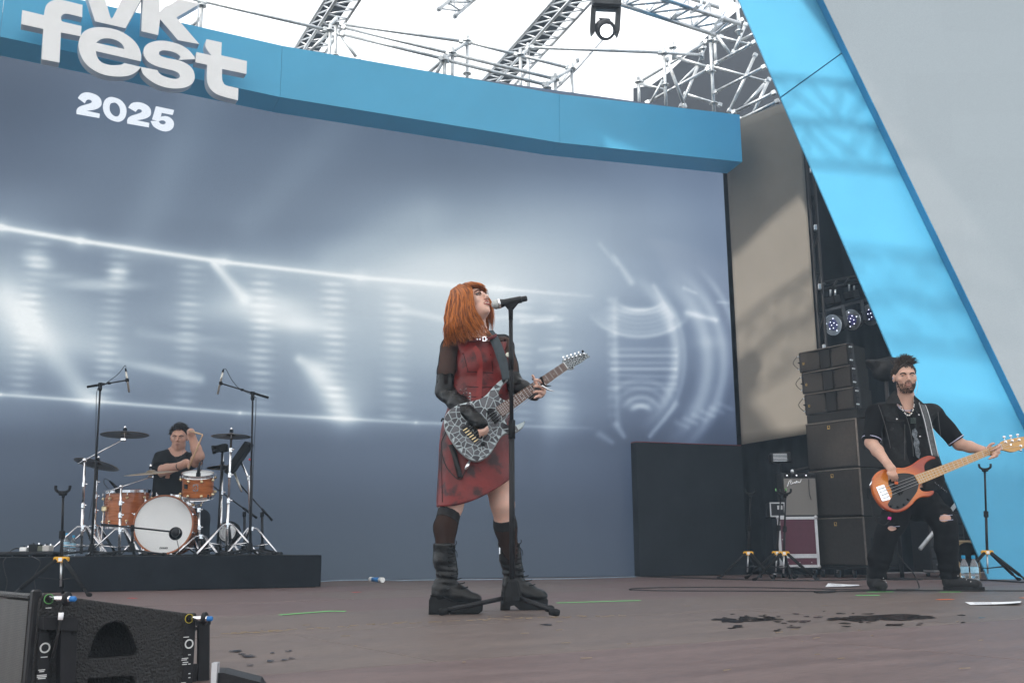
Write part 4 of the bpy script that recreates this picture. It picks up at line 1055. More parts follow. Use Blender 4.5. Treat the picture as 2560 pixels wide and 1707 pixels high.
# lamp on a thin pole
lp = thing('pole_lamp', 'black slatted flood lamp on a thin pole behind the guitar stands', 'flood lamp', Vector((ap(1948, 1300, .5).x, AY + .5, 0)))
c_ = ap(1950, 1144, .5); kk = PXM(AY + .5, 1950, 1150)
MB().box(c_, (54 * kk, .14, 26 * kk), (Vector((.98, -.15, .05)).normalized(), Vector((.15, .98, 0)), Z), .02).build('housing', M_blackmetal, lp)
for i in range(6): MB().box(c_ + Vector((-4 * kk, -.075, (-9 + i * 3.4) * kk)), (34 * kk, .012, 1.2 * kk)).build('cooling_slat', M_alu, lp)
MB().tube([Vector((c_.x, c_.y, .0)), c_ - Z * (14 * kk)], .008, 8).build('pole', M_blackmetal, lp)
for a in (0, 2.1, 4.2): MB().tube([Vector((c_.x, c_.y, .12)), Vector((c_.x + .22 * math.cos(a), c_.y + .22 * math.sin(a), .008))], .008, 6).build('leg', M_blackmetal, lp)

# ------------------------------------------------------------------ wash lamps on a black ladder truss
WY = 12.0; kw = PXM(WY, 2130, 800)
M_washlens = mat('violet_wash_lens', (.05, .05, .16), .12, var=.6, scale=25, coat=1.0)
ml2 = bpy.data.materials.new('lit_diode'); ml2.use_nodes = True; b2 = ml2.node_tree.nodes['Principled BSDF']; b2.inputs['Emission Color'].default_value = (.75, .8, 1, 1); b2.inputs['Emission Strength'].default_value = 1.4
for i, (x, y, lab) in enumerate(((2084, 812, 'leftmost violet wash lamp in the dark wing'), (2131, 799, 'middle violet wash lamp in the dark wing'), (2178, 787, 'violet wash lamp half hidden by the leaning blue panel'))):
    c_ = P(x, y, WY); t = thing('wash_lamp', lab, 'stage lamp', P(x, 735, WY), 'wash lamps in the wing')
    d_ = Vector((-.82, -.52, -.22)).normalized(); s_ = d_.cross(Z).normalized(); u_ = s_.cross(d_)
    h_ = MB().lathe([(14 * kw, -34 * kw), (21 * kw, -20 * kw), (25 * kw, -3 * kw), (26 * kw, 0), (26 * kw, 3 * kw), (23.5 * kw, 3 * kw), (23.5 * kw, 0)], c_, d_, 24, False).build('head', M_blackmetal, t)
    MB().lathe([(26.2 * kw, 2 * kw), (26.2 * kw, 4 * kw), (23.6 * kw, 4 * kw), (23.6 * kw, 2 * kw)], c_, d_, 24, False).build('rim', M_alu, h_)
    ln = MB().lathe([(23.4 * kw, 1.2 * kw), (12 * kw, 2.2 * kw), (.0001, 2.6 * kw)], c_, d_, 24).build('lens', M_washlens, h_)
    rr = random.Random(i)
    for j in range(9):
        a, r_ = j * 2.4 + i, (4 + 2.0 * j) * kw; MB().sphere(c_ + d_ * (2.6 * kw) + (s_ * math.cos(a) + u_ * math.sin(a)) * r_, 1.3 * kw, 6, 4).build('diode', ml2, t)
    for sg in (-1, 1): MB().prism([c_ - d_ * (12 * kw) + s_ * (sg * 27 * kw) + u_ * (b * kw) + d_ * (a * kw) for a, b in ((-5, -10), (5, -10), (5, 30), (3, 38), (-5, 38))], s_ * (sg * 4 * kw)).build('yoke_arm', M_lampgrey, t)
    MB().box(c_ - d_ * (12 * kw) + u_ * (40 * kw), (62 * kw, 10 * kw, 6 * kw), (s_, d_, u_)).build('yoke_bridge', M_lampgrey, t)
    MB().box(P(x - 2, y - 62, WY), (30 * kw, 26 * kw, 20 * kw), (s_, d_, u_), .01).build('base', M_blackmetal, t)
    for a in (-6, 6): MB().tube([P(x - 2 + a, y - 72, WY), P(x - 2 + a, y - 88, WY)], .012, 6).build('clamp', M_alu, t)
lt = thing('lamp_bar', 'black ladder bar carrying the wash lamps in the wing', 'truss', P(2060, 735, WY + .05))
for dy in (0, -16): bar(P(2040, 728 + dy, WY + .25), P(2230, 690 + dy, WY - .25), .024, 'bar', lt, M_blackmetal)
for i in range(6):
    x = 2050 + i * 30; bar(P(x, 726 - i * 6, WY), P(x + 12, 708 - i * 6, WY), .014, 'brace', lt, M_blackmetal)
tw = thing('wing_mast', 'black lattice mast along the edge of the beige cloth wall', 'mast', Vector((P(2052, 870, 11.75).x, 11.75, 0)))
xm, xn = P(2050, 870, 11.75).x, P(2066, 870, 11.75).x
for x in (xm, xn): bar(Vector((x, 11.75, 0)), Vector((x, 11.75, 5.2)), .02, 'chord', tw, M_blackmetal)
for i in range(20):
    z_ = .1 + i * .25; bar(Vector((xm, 11.75, z_)), Vector((xn, 11.75, z_ + (.25 if i % 2 else 0))), .01, 'brace', tw, M_blackmetal, 6)
    if i % 3 == 1: MB().box((xm + .03, 11.70, z_ + .07), (.035, .04, .07), None, .006).build('clamp', M_alu, tw)
# covered fixture hanging left of the bassist's head
cv = Solid(P(2160, 965, 10.3) + Vector((-.05, -.1, -.05)), P(2260, 880, 10.3) + Vector((.1, .5, .08)), .016)
pc = P(2212, 920, 10.45); cv.cap(P(2186, 906, 10.45), P(2236, 908, 10.45), .085, .08, .05); cv.cap(P(2204, 934, 10.45), P(2236, 930, 10.45), .09, .08, .08); cv.plane(P(2200, 896, 10.45), (-.15, -.2, 1)); cv.disp(hermite_noise(4, 22, .010)); cv.disp(hermite_noise(6, 50, .004))
o = cv.mesh('covered_lamp', mat('black_rain_cover', (.007, .007, .008), .6, spec=.1, var=.3, bump=.3, bscale=30), None)
tag(o, 'stage lamp wrapped in a black rain cover behind the bassist', 'lamp')
pl = thing('cover_pole', 'black pole holding the covered lamp up behind the bassist', 'pole', Vector((pc.x, pc.y, 0)))
MB().tube([Vector((pc.x, pc.y, .01)), pc], .022, 8).build('pole', M_blackmetal, pl); MB().lathe([(.2, 0), (.2, .012), (.03, .02)], Vector((pc.x, pc.y, 0)), Z, 20, False).build('base_plate', M_blackmetal, pl)
# backstage pieces seen between the bassist's legs
rk = thing('equipment_rack', 'dark equipment rack behind the legs of the bassist', 'rack', PZ(2370, 1436, 0) + Vector((0, .8, 0)))
rc = P(2372, 1350, 11.2); MB().box((rc.x, rc.y + .3, rc.z - .02), (.40, .5, .66), None, .01).build('body', M_blackmetal, rk)
for i in range(5):
    q_ = MB().box((rc.x, rc.y + .045, rc.z + .24 - i * .125), (.36, .012, .10), None, .003).build('rack_unit', mat('rack_panel', (.03, .032, .036), .5), rk)
    for a in (-.12, .02): MB().box((rc.x + a, rc.y + .036, rc.z + .24 - i * .125), (.05, .006, .018)).build('display', mat('dim_display', (.12, .14, .16), .3), q_)
MB().box((rc.x, rc.y + .1, rc.z - .33), (.42, .3, .02)).build('base', M_extr, rk)
for a in (-.14, .14): caster(rk, Vector((rc.x + a, rc.y + .3, 0)), .03)
pp = thing('props_speaker', 'round speaker in a pale wooden box beside the blue panel', 'speaker', PZ(2440, 1437, 0) + Vector((0, .1, 0)))
c_ = P(2448, 1385, 10.3 + .05) ; kk = PXM(10.3, 2448, 1385)
M_ply = mat('pale_plywood', (.42, .30, .17), .6, var=.15)
hz_ = P(2448, 1350, 10.3).z
MB().box((c_.x, c_.y + .42, hz_ / 2 + .003), (62 * kk, .3, hz_), None, .01).build('box', M_ply, pp)
cn = MB().lathe([(30 * kk, 0), (30 * kk, .012), (26 * kk, .014), (10 * kk, -.02), (8 * kk, -.01), (.0001, .0)], (c_.x, c_.y + .262, c_.z), (0, -1, 0), 24).build('cone', M_rubber, pp)
for r_ in (12, 17, 22): MB().lathe([(r_ * kk, .012), (r_ * kk, .017), ((r_ + 1.2) * kk, .017), ((r_ + 1.2) * kk, .012)], (c_.x, c_.y + .262, c_.z), (0, -1, 0), 24, False).build('guard_ring', M_rubber, cn)
st = MB().tube([P(2300, 1372, 10.7), P(2398, 1250, 10.9)], .022, 10); tag(st.build('loose_tube', M_galv, origin=P(2300, 1372, 10.7)), 'grey metal tube leaning behind the bassist', 'tube')

# ------------------------------------------------------------------ water bottles
M_pet = mat('clear_bottle', (.75, .85, .9), .08, trans=.92, var=.02, spec=.6); M_capb = mat('blue_cap', (.02, .30, .55), .4); M_bl = mat('blue_bottle_label', (.35, .62, .78), .4, var=.2, scale=40)
def bottle(p, h, label, group='water bottles'):
    t = thing('water_bottle', label, 'bottle', p, group); s = h / .24
    MB().lathe([(.001, .002), (.028, .003), (.032, .012), (.032, .05), (.029, .056), (.032, .062), (.032, .085), (.029, .09), (.032, .096), (.032, .15), (.028, .175), (.014, .205), (.0125, .222)], p, Z, 16).build('body', M_pet, t) if s == 1 else \
    MB().lathe([(r_ * s, z_ * s) for r_, z_ in [(.001, .002), (.028, .003), (.032, .012), (.032, .05), (.029, .056), (.032, .062), (.032, .085), (.029, .09), (.032, .096), (.032, .15), (.028, .175), (.014, .205), (.0125, .222)]], p, Z, 16).build('body', M_pet, t)
    MB().lathe([(.0145 * s, .212 * s), (.0155 * s, .215 * s), (.0155 * s, .238 * s), (.014 * s, .24 * s)], p, Z, 14, False).build('cap', M_capb, t)
    MB().lathe([(.0325 * s, .10 * s), (.0325 * s, .148 * s)], p, Z, 16, True, False).build('paper_label', M_bl, t)
bottle(PZ(2415, 1461, 0), .25, 'left water bottle of the pair by the stand behind the bassist'); bottle(PZ(2440, 1462, 0), .25, 'right water bottle of the pair by the stand behind the bassist')

# ------------------------------------------------------------------ paper, tape, water stains, leads on the floor
def floor_poly(px, z, th, name, m_, label, cat, curl=0.0):
    q_ = [PZ(x, y, z) for x, y in px]; b = MB(); b.prism(q_, Z * th); o = b.build(name, m_, origin=sum(q_, Vector()) / len(q_)); return tag(o, label, cat)
M_paper = mat('white_paper', (.76, .77, .80), .7, var=.05)
def sheet_of_paper(px, label, lines=True):
    q_ = [PZ(x, y, .004) for x, y in px]; c_ = sum(q_, Vector()) / 4; t = thing('paper_sheet', label, 'paper', Vector((c_.x, c_.y, 0)), 'set lists on the floor')
    n = 6; mb = MB()
    for i in range(n + 1):
        for j in range(n + 1):
            u, v = i / n, j / n; p = (q_[0].lerp(q_[1], u)).lerp(q_[3].lerp(q_[2], u), v); p.z = .004 + .022 * max(0, (u - .5)) ** 2 + .02 * max(0, .3 - v) * u; mb.v.append(p)
    for i in range(n):
        for j in range(n): a = i * (n + 1) + j; mb.face((a, a + n + 1, a + n + 2, a + 1), True)
    mb.build('sheet', M_paper, t)
    for i in range(5):
        v = .2 + i * .14; a = q_[0].lerp(q_[3], v).lerp(q_[1].lerp(q_[2], v), .12); b = q_[0].lerp(q_[3], v).lerp(q_[1].lerp(q_[2], v), .45); a.z = b.z = .0062
        d_ = (b - a).normalized(); MB().box((a + b) / 2, ((b - a).length, .008, .0004), (d_, d_.cross(Z), Z)).build('printed_line', mat('print_grey', (.25, .26, .3), .8), t)
sheet_of_paper([(2063, 1466), (2150, 1466), (2147, 1462), (2070, 1457)], 'white set list paper on the floor left of the bassist')
sheet_of_paper([(2426, 1511), (2549, 1511), (2554, 1504), (2412, 1504)], 'white set list paper on the floor at the right picture edge')
M_tg = mat('green_gaffer_tape', (.16, .62, .17), .6, var=.15); M_to = mat('orange_gaffer_tape', (.85, .18, .03), .6, var=.1); M_tr = mat('red_tape', (.5, .05, .06), .6)
def tape(pts, label, m_=M_tg, w=.028):
    q_ = [PZ(x, y, .003) for x, y in pts]; mb = MB()
    for i in range(len(q_) - 1):
        d_ = (q_[i + 1] - q_[i]).normalized(); mb.box((q_[i] + q_[i + 1]) / 2 + Z * (.0004 * i), ((q_[i + 1] - q_[i]).length, w, .0012), (d_, d_.cross(Z), Z))
    tag(mb.build('tape_mark', m_, origin=q_[0]), label, 'tape', 'tape marks on the floor')
tape([(700, 1536), (832, 1526)], 'long green tape mark on the floor left of the singer')
tape([(826, 1526.6), (864, 1527)], 'short green tape end right of the long left tape mark')
tape([(1392, 1506), (1600, 1500)], 'long green tape mark on the floor right of the microphone stand')
tape([(2140, 1487), (2198, 1487)], 'green tape mark in front of the left shoe of the bassist', w=.05)
tape([(2168, 1479), (2232, 1478)], 'green tape strip at the left shoe of the bassist', w=.03)
tape([(2292, 1475.5), (2326, 1475.5)], 'thin green tape strip between the shoes of the bassist', w=.02)
tape([(2350, 1479), (2400, 1478.5)], 'green tape strip under the right shoe of the bassist', w=.03)
tape([(2345, 1498), (2380, 1497)], 'orange tape mark in front of the right shoe of the bassist', M_to, .04)
tape([(2552, 1493.5), (2600, 1493)], 'orange tape mark at the right picture edge', M_to, .04)
tape([(884, 1480), (898, 1479)], 'small red tape scrap beyond the left green mark', M_tr, .04)
tape([(322, 1494), (340, 1495)], 'small red tape scrap before the drum riser', M_tr, .03)
M_wet = mat('wet_floor', (.030, .023, .022), .16, var=.1, rvar=.04, spec=.6)
def blob(mb, px, py, w, h, rr, z=.0025, n=22):
    ph = [rr.uniform(0, 6.28) for _ in range(4)]; o = len(mb.v)
    for i in range(n):
        a = 6.2832 * i / n; q_ = 1 + .22 * math.sin(2 * a + ph[0]) + .16 * math.sin(3 * a + ph[1]) + .14 * math.sin(5 * a + ph[2]) + .1 * math.sin(9 * a + ph[3])
        mb.v.append(PZ(px + math.cos(a) * w * q_, py + math.sin(a) * h * q_, z))
    mb.face(list(range(o, o + n)))
rr = random.Random(5)
for lab, spots_ in (('large dark puddle before the bassist on the brown floor', [(2150, 1544, 66, 6), (2240, 1542, 78, 6.5), (2300, 1541, 40, 3.5), (2095, 1545, 28, 3)]), ('smaller dark water splash left of the large puddle', [(1830, 1550, 34, 5), (1870, 1544, 32, 3), (1920, 1547, 28, 2.6), (1800, 1547, 20, 2)])):
    mb = MB()
    for i, s_ in enumerate(spots_): blob(mb, *s_, rr, .0015 + i * .0003)
    tag(mb.build('puddle', M_wet, origin=PZ(*spots_[0][:2], 0)), lab, 'puddle')
mb = MB()
for i in range(70):
    if i < 58: x = rr.gauss(2060, 190); y = rr.gauss(1548, 11)
    else: x = rr.uniform(555, 730); y = rr.uniform(1624, 1662)
    s_ = rr.uniform(.3, 1) ** 2
    blob(mb, x, y, 4 + 13 * s_, .6 + 1.4 * s_ * (1.4 if i >= 58 else 1), rr, .0012 + i * .00001, 12)
tag(mb.build('water_drops', M_wet), 'scattered dark water drops on the floor', 'water drops', kind='stuff')
mb = MB()                                     # splinters along the worn joints
for i in range(110):
    t_ = rr.random(); x = 560 + 1000 * t_ + rr.gauss(0, 8); y = 1583 - 46 * t_ - 6 * math.sin(t_ * 3.1) + rr.gauss(0, 1.2)
    if rr.random() < .25: x = rr.uniform(600, 2500); y = rr.uniform(1490, 1690)
    p = PZ(x, y, .003); a = FA + rr.gauss(0, .25); d_ = Vector((math.cos(a), math.sin(a), 0)); mb.box(p, (rr.uniform(.008, .05), rr.uniform(.002, .005), .002), (d_, d_.cross(Z), Z))
tag(mb.build('wood_splinters', mat('raw_wood', (.25, .19, .13), .8)), 'pale wood splinters scattered along the floor joints', 'splinters', kind='stuff')
def cable(pts, label, r=.0045, m_=M_cable, z=None, cat='cable', name='cable', grp=None):
    q_ = [PZ(x, y, r + .002) for x, y in pts] if z is None else pts
    return tag(MB().tube(crv(q_, 6), r, 6).build(name, m_, origin=q_[0]), label, cat, grp)
cable([(2640, 1476), (2500, 1476), (2300, 1475), (2080, 1477.5), (1900, 1476.5), (1700, 1476), (1600, 1474.5), (1573, 1472), (1600, 1469.5), (1700, 1467.5), (1850, 1467.5), (2000, 1470), (2120, 1473), (2240, 1474)], 'long black cable looping across the floor to the bassist')
cable([(2035, 1478.5), (2060, 1478), (2088, 1477), (2070, 1479), (2040, 1479.5)], 'small bundle of black cable on the floor', .008)
cable([(2560, 1455), (2480, 1450), (2380, 1447), (2250, 1446), (2050, 1450), (1900, 1449), (1700, 1443), (1600, 1440)], 'black cable bundle along the back of the stage', .007)
M_cab2 = mat('grey_blue_cable', (.25, .32, .40), .5)
cable([(798, 1453), (860, 1450), (950, 1449), (1000, 1450.5), (1060, 1449), (1200, 1448), (1400, 1446), (1520, 1443), (1590, 1441)], 'pale grey cable along the foot of the video wall', .006, M_cab2)
cn = thing('cable_connector', 'blue and white cable connector at the foot of the video wall', 'connector', PZ(940, 1448, 0))
a, b = PZ(926, 1447.5, .03), PZ(957, 1449, .03); MB().tube([a.lerp(b, .18), a.lerp(b, .8)], .024, 10).build('sleeve', mat('blue_sleeve', (.04, .2, .5), .4), cn)
for u, v in ((0, .2), (.78, 1)): MB().tube([a.lerp(b, u), a.lerp(b, v)], .026, 10).build('collar', M_white, cn)
# ------------------------------------------------------------------ drum kit on the riser
M_wood = mat('amber_drum_lacquer', (.36, .105, .022), .28, var=.22, scale=6, stretch=(1, 1, 8), coat=.6, hue=(.40, .12, .028))
M_hoop = mat('orange_hoop_lacquer', (.34, .10, .025), .35, var=.15, coat=.4)
M_head = mat('coated_drumhead', (.80, .81, .81), .55, var=.03)
M_clear = mat('smoky_drumhead', (.20, .13, .09), .3, var=.1)
M_brass = mat('brass_lug', (.75, .62, .38), .28, .9)
M_cym = mat('bronze_cymbal', (.16, .11, .07), .32, .85, var=.25, scale=5, bump=.05, bscale=60)
M_cymtop = mat('bright_bronze', (.50, .38, .26), .3, .9, var=.2)
DY = 9.3; kd = PXM(DY, 420, 1300)
def dp(x, y, dy=0.0): return P(x, y, DY + dy)
def circ(c, u, w, r, n=40): return [c + u * (math.cos(6.28319 * i / n) * r) + w * (math.sin(6.28319 * i / n) * r) for i in range(n)]
# bass drum
bc = dp(408, 1311); BR = 74 * kd
bd = Vector((.10, -1, 0.02)).normalized(); bu, bw_ = perp(bd)
bass = thing('bass_drum', 'amber bass drum with white front head and microphone hole', 'bass drum', Vector((bc.x, bc.y + .2, RZ)))
MB().lathe([(BR * .955, -.42), (BR * .955, -.004)], bc, bd, 48, True, False).build('shell', M_wood, bass)
hp = MB().lathe([(BR * .955, -.035), (BR, -.035), (BR * 1.005, -.02), (BR * 1.0, .004), (BR * .955, .004), (BR * .94, -.002)], bc, bd, 48, False, False).build('front_hoop', M_hoop, bass)
MB().lathe([(BR * .955, -.42), (BR, -.42), (BR, -.385), (BR * .955, -.385)], bc, bd, 48, False, False).build('rear_hoop', M_hoop, bass)
HN = 40; hc_ = [(BR * .945 * math.cos(6.28319 * i / 64), BR * .945 * math.sin(6.28319 * i / 64)) for i in range(64)]
ex_ = (RIGHT0 - bd * RIGHT0.dot(bd)).normalized(); ey_ = -ex_.cross(bd) if (-ex_.cross(bd)).z > 0 else ex_.cross(bd)
ho = dp(438, 1333) - bc; hox, hoy = ho.dot(ex_), ho.dot(ey_); hr = 15.5 * kd
hole = [(hox + hr * math.cos(6.28319 * i / 28), hoy + hr * math.sin(6.28319 * i / 28)) for i in range(28)]
poly_mesh('front_head', [hc_, hole], .001, M_head, bass, (bc - bd * .006, ex_, ey_, bd))
MB().lathe([(hr * 1.05, 0), (hr * 1.05, .002), (hr * .95, .002), (hr * .95, 0)], bc + ex_ * hox + ey_ * hoy - bd * .0055, bd, 28, False, False).build('hole_ring', M_rubber, bass)
MB().lathe([(BR * .9, 0), (.0001, .001)], bc - bd * .30, bd, 24).build('damping_pillow', M_black, bass)
EV = {'E': [[(0, 0), (.62, 0), (.62, .2), (.25, .2), (.25, .4), (.56, .4), (.56, .6), (.25, .6), (.25, .8), (.62, .8), (.62, 1), (0, 1)]], 'V': [[(0, 1), (.28, 1), (.42, .35), (.56, 1), (.84, 1), (.56, 0), (.28, 0)]],
      'A': [[(0, 0), (.26, 0), (.30, .18), (.54, .18), (.58, 0), (.84, 0), (.56, 1), (.28, 1)], [(.35, .37), (.42, .7), (.49, .37)]], 'N': [[(0, 0), (.25, 0), (.25, .55), (.55, 0), (.8, 0), (.8, 1), (.55, 1), (.55, .45), (.25, 1), (0, 1)]],
      'S': [[(0, 0), (.6, 0), (.7, .1), (.7, .5), (.6, .6), (.26, .6), (.26, .8), (.66, .8), (.66, 1), (.1, 1), (0, .9), (0, .5), (.1, .4), (.44, .4), (.44, .2), (0, .2)]]}
xx = 0; hk = 4.6 * kd; lx0 = dp(399, 1367) - bc
for chx in 'EVANS':
    poly_mesh('head_letter', [[((p[0] + xx + p[1] * .12) * hk * 1.05, p[1] * hk) for p in c_] for c_ in EV[chx]], .0006, M_rubber, bass, (bc + ex_ * lx0.dot(ex_) + ey_ * (lx0.dot(ey_) - hk) - bd * .0045, ex_, ey_, bd))
    xx += {'E': .72, 'V': .84, 'A': .9, 'N': .9, 'S': .7}[chx]
for i, a in enumerate((20, 52, 78, 105, 128, 160, 200, 235, 262, 288, 315, 345)):
    p = bc + (ex_ * math.cos(R(a)) + ey_ * math.sin(R(a))) * (BR * 1.02); rd = (ex_ * math.cos(R(a)) + ey_ * math.sin(R(a))); td = rd.cross(bd)
    cl = MB().box(p - bd * .014, (.022, .045, .016), (td, bd, rd), .004).build('claw', M_chrome, bass)
    MB().tube([p - bd * .03 + rd * .004, p - bd * .12], .004, 6).build('tension_rod', M_chrome, cl)
    if i % 2: MB().box(p + bd * .004 + rd * .012, (.007, .02, .028), (td, bd, rd), .002).build('wing_key', M_chrome, cl)
for sx in (-1, 1):
    a = bc - bd * .12 + ex_ * (sx * BR * .9) - ey_ * (BR * .35); b = Vector((bc.x + sx * BR * 1.35, bc.y - .02, RZ + .008))
    MB().tube([a, b], .009, 8).build('spur', M_chrome, bass); MB().tube([b + Z * .02, b], .012, 8).build('spur_tip', M_rubber, bass)
def drum(name, label, cat, top, bot, r, shell_m, bottom_clear=False, lugs=8, legs=0, badge=False, tilt=None, ph=0.2):
    """top/bottom centres, radius"""
    ax = (top - bot).normalized(); L = (top - bot).length; u, w = perp(ax)
    t = thing(name, label, cat, Vector((bot.x, bot.y, bot.z)))
    MB().lathe([(r * .96, .012), (r * .96, L - .012)], bot, ax, 40, True, False).build('shell', shell_m, t)
    for nm, z_, hm in (('top_head', L - .010, M_head), ('bottom_head', .010, M_clear if bottom_clear else M_head)): MB().lathe([(r * .97, 0), (r * .95, .004 if z_ > .1 else -.004), (.0001, .004 if z_ > .1 else -.004)], bot + ax * z_, ax, 40).build(nm, hm, t)
    for nm, z_ in (('top_hoop', L - .022), ('bottom_hoop', -.008)): MB().lathe([(r * .985, 0), (r * 1.03, 0), (r * 1.01, .004), (r * 1.01, .026), (r * 1.04, .03), (r * .985, .03)], bot + ax * z_, ax, 40, False, False).build(nm, M_chrome, t)
    for i in range(lugs):
        a = 6.28319 * i / lugs + ph; d_ = u * math.cos(a) + w * math.sin(a)
        for z_, rz_ in ((L * .80, L - .01), (L * .18, .01)):
            lg_ = MB().lathe([(.004, 0), (.013, .004), (.015, .016), (.010, .026), (.003, .03)], bot + ax * z_ + d_ * (r * .965), d_, 10).build('lug', M_brass, t)
            MB().tube([bot + ax * z_ + d_ * (r * .965 + .02), bot + ax * rz_ + d_ * (r * .965 + .02)], .0035, 6).build('tension_rod', M_chrome, lg_)
    return t, ax, u, w, L
# rack tom
tb0, tt0 = dp(492, 1244, -.05), dp(498, 1182, -.05); ax_t = Vector((.05, -.28, 1)).normalized()
tcen = (tb0 + tt0) / 2; TR = 39.5 * kd; TL = 58 * kd
tom, ax, u, w, L = drum('rack_tom', 'small amber tom drum with square silver badge', 'tom drum', tcen + ax_t * TL / 2, tcen - ax_t * TL / 2, TR, M_wood, True, 8, ph=.5)
fd = (Vector((.16, -1, 0)) - ax * Vector((.16, -1, 0)).dot(ax)).normalized(); sd = fd.cross(ax)
sd = sd if sd.x > 0 else -sd
bp_ = tcen + fd * (TR * .965) + ax * .01
bq = poly_mesh('badge', [[(-.9, -1.1), (-.7, -1.25), (.7, -1.25), (.9, -1.1), (.9, 1.1), (.7, 1.25), (-.7, 1.25), (-.9, 1.1)]], .006, M_chrome, tom, (bp_, sd * (7.2 * kd), ax * (7.2 * kd), fd))
MB().lathe([(5.5 * kd, .004), (5.5 * kd, .006), (2.6 * kd, .006), (2.6 * kd, .004)], bp_ - ax * (1 * kd), fd, 20, False, False).build('badge_ring', M_wood, bq)
MB().box(bp_ + sd * (2.5 * kd) + ax * (2 * kd) + fd * .005, (3 * kd, .003, 9 * kd), (sd, fd, ax)).build('badge_stroke', M_wood, bq)
MB().lathe([(.004, 0), (.003, .004)], bp_ - ax * (14 * kd), fd, 10).build('vent', M_chrome, tom)
MB().box(tcen - sd * (TR * .62) + fd * (TR * .76) + ax * .012, (11 * kd, .004, 11 * kd), (sd * .78 + fd * .62, fd * .78 - sd * .62, ax)).build('logo_plate', M_rubber, tom)
# floor tom
fb0, ft0 = dp(318, 1318, .35), dp(318, 1228, .35); kf = PXM(DY + .35, 318, 1270); ax_f = Vector((-.03, -.03, 1)).normalized(); fc_ = (fb0 + ft0) / 2; FL = 90 * kf
ftom, ax, u, w, L = drum('floor_tom', 'large amber floor tom left of the bass drum', 'floor tom', fc_ + ax_f * FL / 2, fc_ - ax_f * FL / 2, 54 * kf, M_wood, False, 8, ph=.35)
for i, a in enumerate((-2.3, -.5, 1.6)):
    d_ = Vector((math.cos(a), math.sin(a), 0)); p = fc_ + d_ * (56 * kf + .018); MB().tube([Vector((p.x, p.y, fc_.z + .1)), Vector((p.x, p.y, RZ + .05)), Vector((p.x + d_.x * .03, p.y + d_.y * .03, RZ + .01))], .007, 8).build('leg', M_chrome, ftom)
    MB().box(Vector((p.x, p.y, fc_.z)) - d_ * .01, (.05, .05, .05), None, .008).build('leg_bracket', M_brass, ftom)
# snare (its rim shows behind the bass drum)
sn_b, sn_t = dp(455, 1262, .42), dp(455, 1240, .42)
drum('snare_drum', 'chrome snare drum behind the bass drum', 'snare drum', sn_t, sn_b - Z * .03, 44 * kd, M_chrome, False, 8)
# drum throne
th = thing('drum_throne', 'round black drum stool under the drummer', 'stool', Vector((dp(425, 1380, .72).x, DY + .72, RZ)))
tz = P(425, 1290, DY + .72).z; tp_ = Vector((th.location.x, th.location.y, 0))
MB().lathe([(.15, tz - .09), (.17, tz - .07), (.17, tz - .02), (.14, tz), (.0001, tz + .004)], tp_, Z, 24).build('seat', M_black, th)
MB().tube([tp_ + Z * (RZ + .1), tp_ + Z * (tz - .08)], .016, 8).build('post', M_chrome, th)
for a in (.3, 2.4, 4.5): MB().tube([tp_ + Z * (RZ + .2), tp_ + Vector((math.cos(a) * .25, math.sin(a) * .25, RZ + .012))], .011, 8).build('leg', M_chrome, th)

# ------------------------------------------------------------------ cymbal stands
def tripod(t, base, h, rad, az, m_=M_chrome, w=.012):
    """double-braced legs from a collar at height h"""
    c_ = base + Z * h
    MB().lathe([(.02, -.02), (.024, -.018), (.024, .018), (.02, .02)], c_, Z, 10, False).build('leg_collar', m_, t)
    for a in az:
        d_ = Vector((math.cos(a), math.sin(a), 0)); s_ = Vector((-d_.y, d_.x, 0)); f_ = base + d_ * rad + Z * .012
        knee = c_ + d_ * .05 + Z * .005
        lg_ = MB().tube([c_ + d_ * .02, knee, f_], w * .62, 6).build('leg', m_, t)
        for sg in (-1, 1): MB().tube([knee + s_ * (.011 * sg), f_ + s_ * (.011 * sg)], w * .42, 6).build('leg_rail', m_, lg_)
        MB().tube([base + Z * (h * .32), knee.lerp(f_, .62)], w * .5, 6).build('leg_stay', m_, t)
        MB().tube([f_ - d_ * .012, f_ + d_ * .02 - Z * .004], .012, 8).build('rubber_foot', M_rubber, lg_)
def cymbal(t, c_, nrm, r, tilt_m=M_cym):
    nrm = Vector(nrm).normalized()
    cy = MB().lathe([(.008, .022), (.018, .021), (.034, .015), (.046, .005), (.055, .002), (r * .45, -.001), (r * .75, -.005), (r, -.011), (r, -.0122), (r * .75, -.0064), (r * .45, -.0025), (.055, .0005), (.044, .003), (.032, .013), (.008, .02)], c_, nrm, 40, True, False).build('cymbal', tilt_m, t)
    MB().lathe([(.004, -.05), (.004, .075)], c_, nrm, 8).build('spindle', M_chrome, t)
    MB().lathe([(.018, .030), (.018, .048), (.012, .052)], c_, nrm, 12).build('felt', M_black, t); MB().lathe([(.009, .053), (.011, .058), (.008, .07)], c_, nrm, 8, False).build('wing_nut', M_chrome, t)
    return cy
def clutch(t, p, d=Z, r=.017): 
    MB().lathe([(r * .9, -.022), (r, -.018), (r, .018), (r * .9, .022)], p, d, 10, False).build('height_clutch', M_chrome, t)
    MB().tube([p + Vector((.015, -.01, 0)), p + Vector((.04, -.02, .006))], [.006, .009], 6, flat=.4).build('wing_screw', M_chrome, t)
def cyl(px, Yoff): return Vector((dp(px, 1380, Yoff).x, DY + Yoff, RZ))
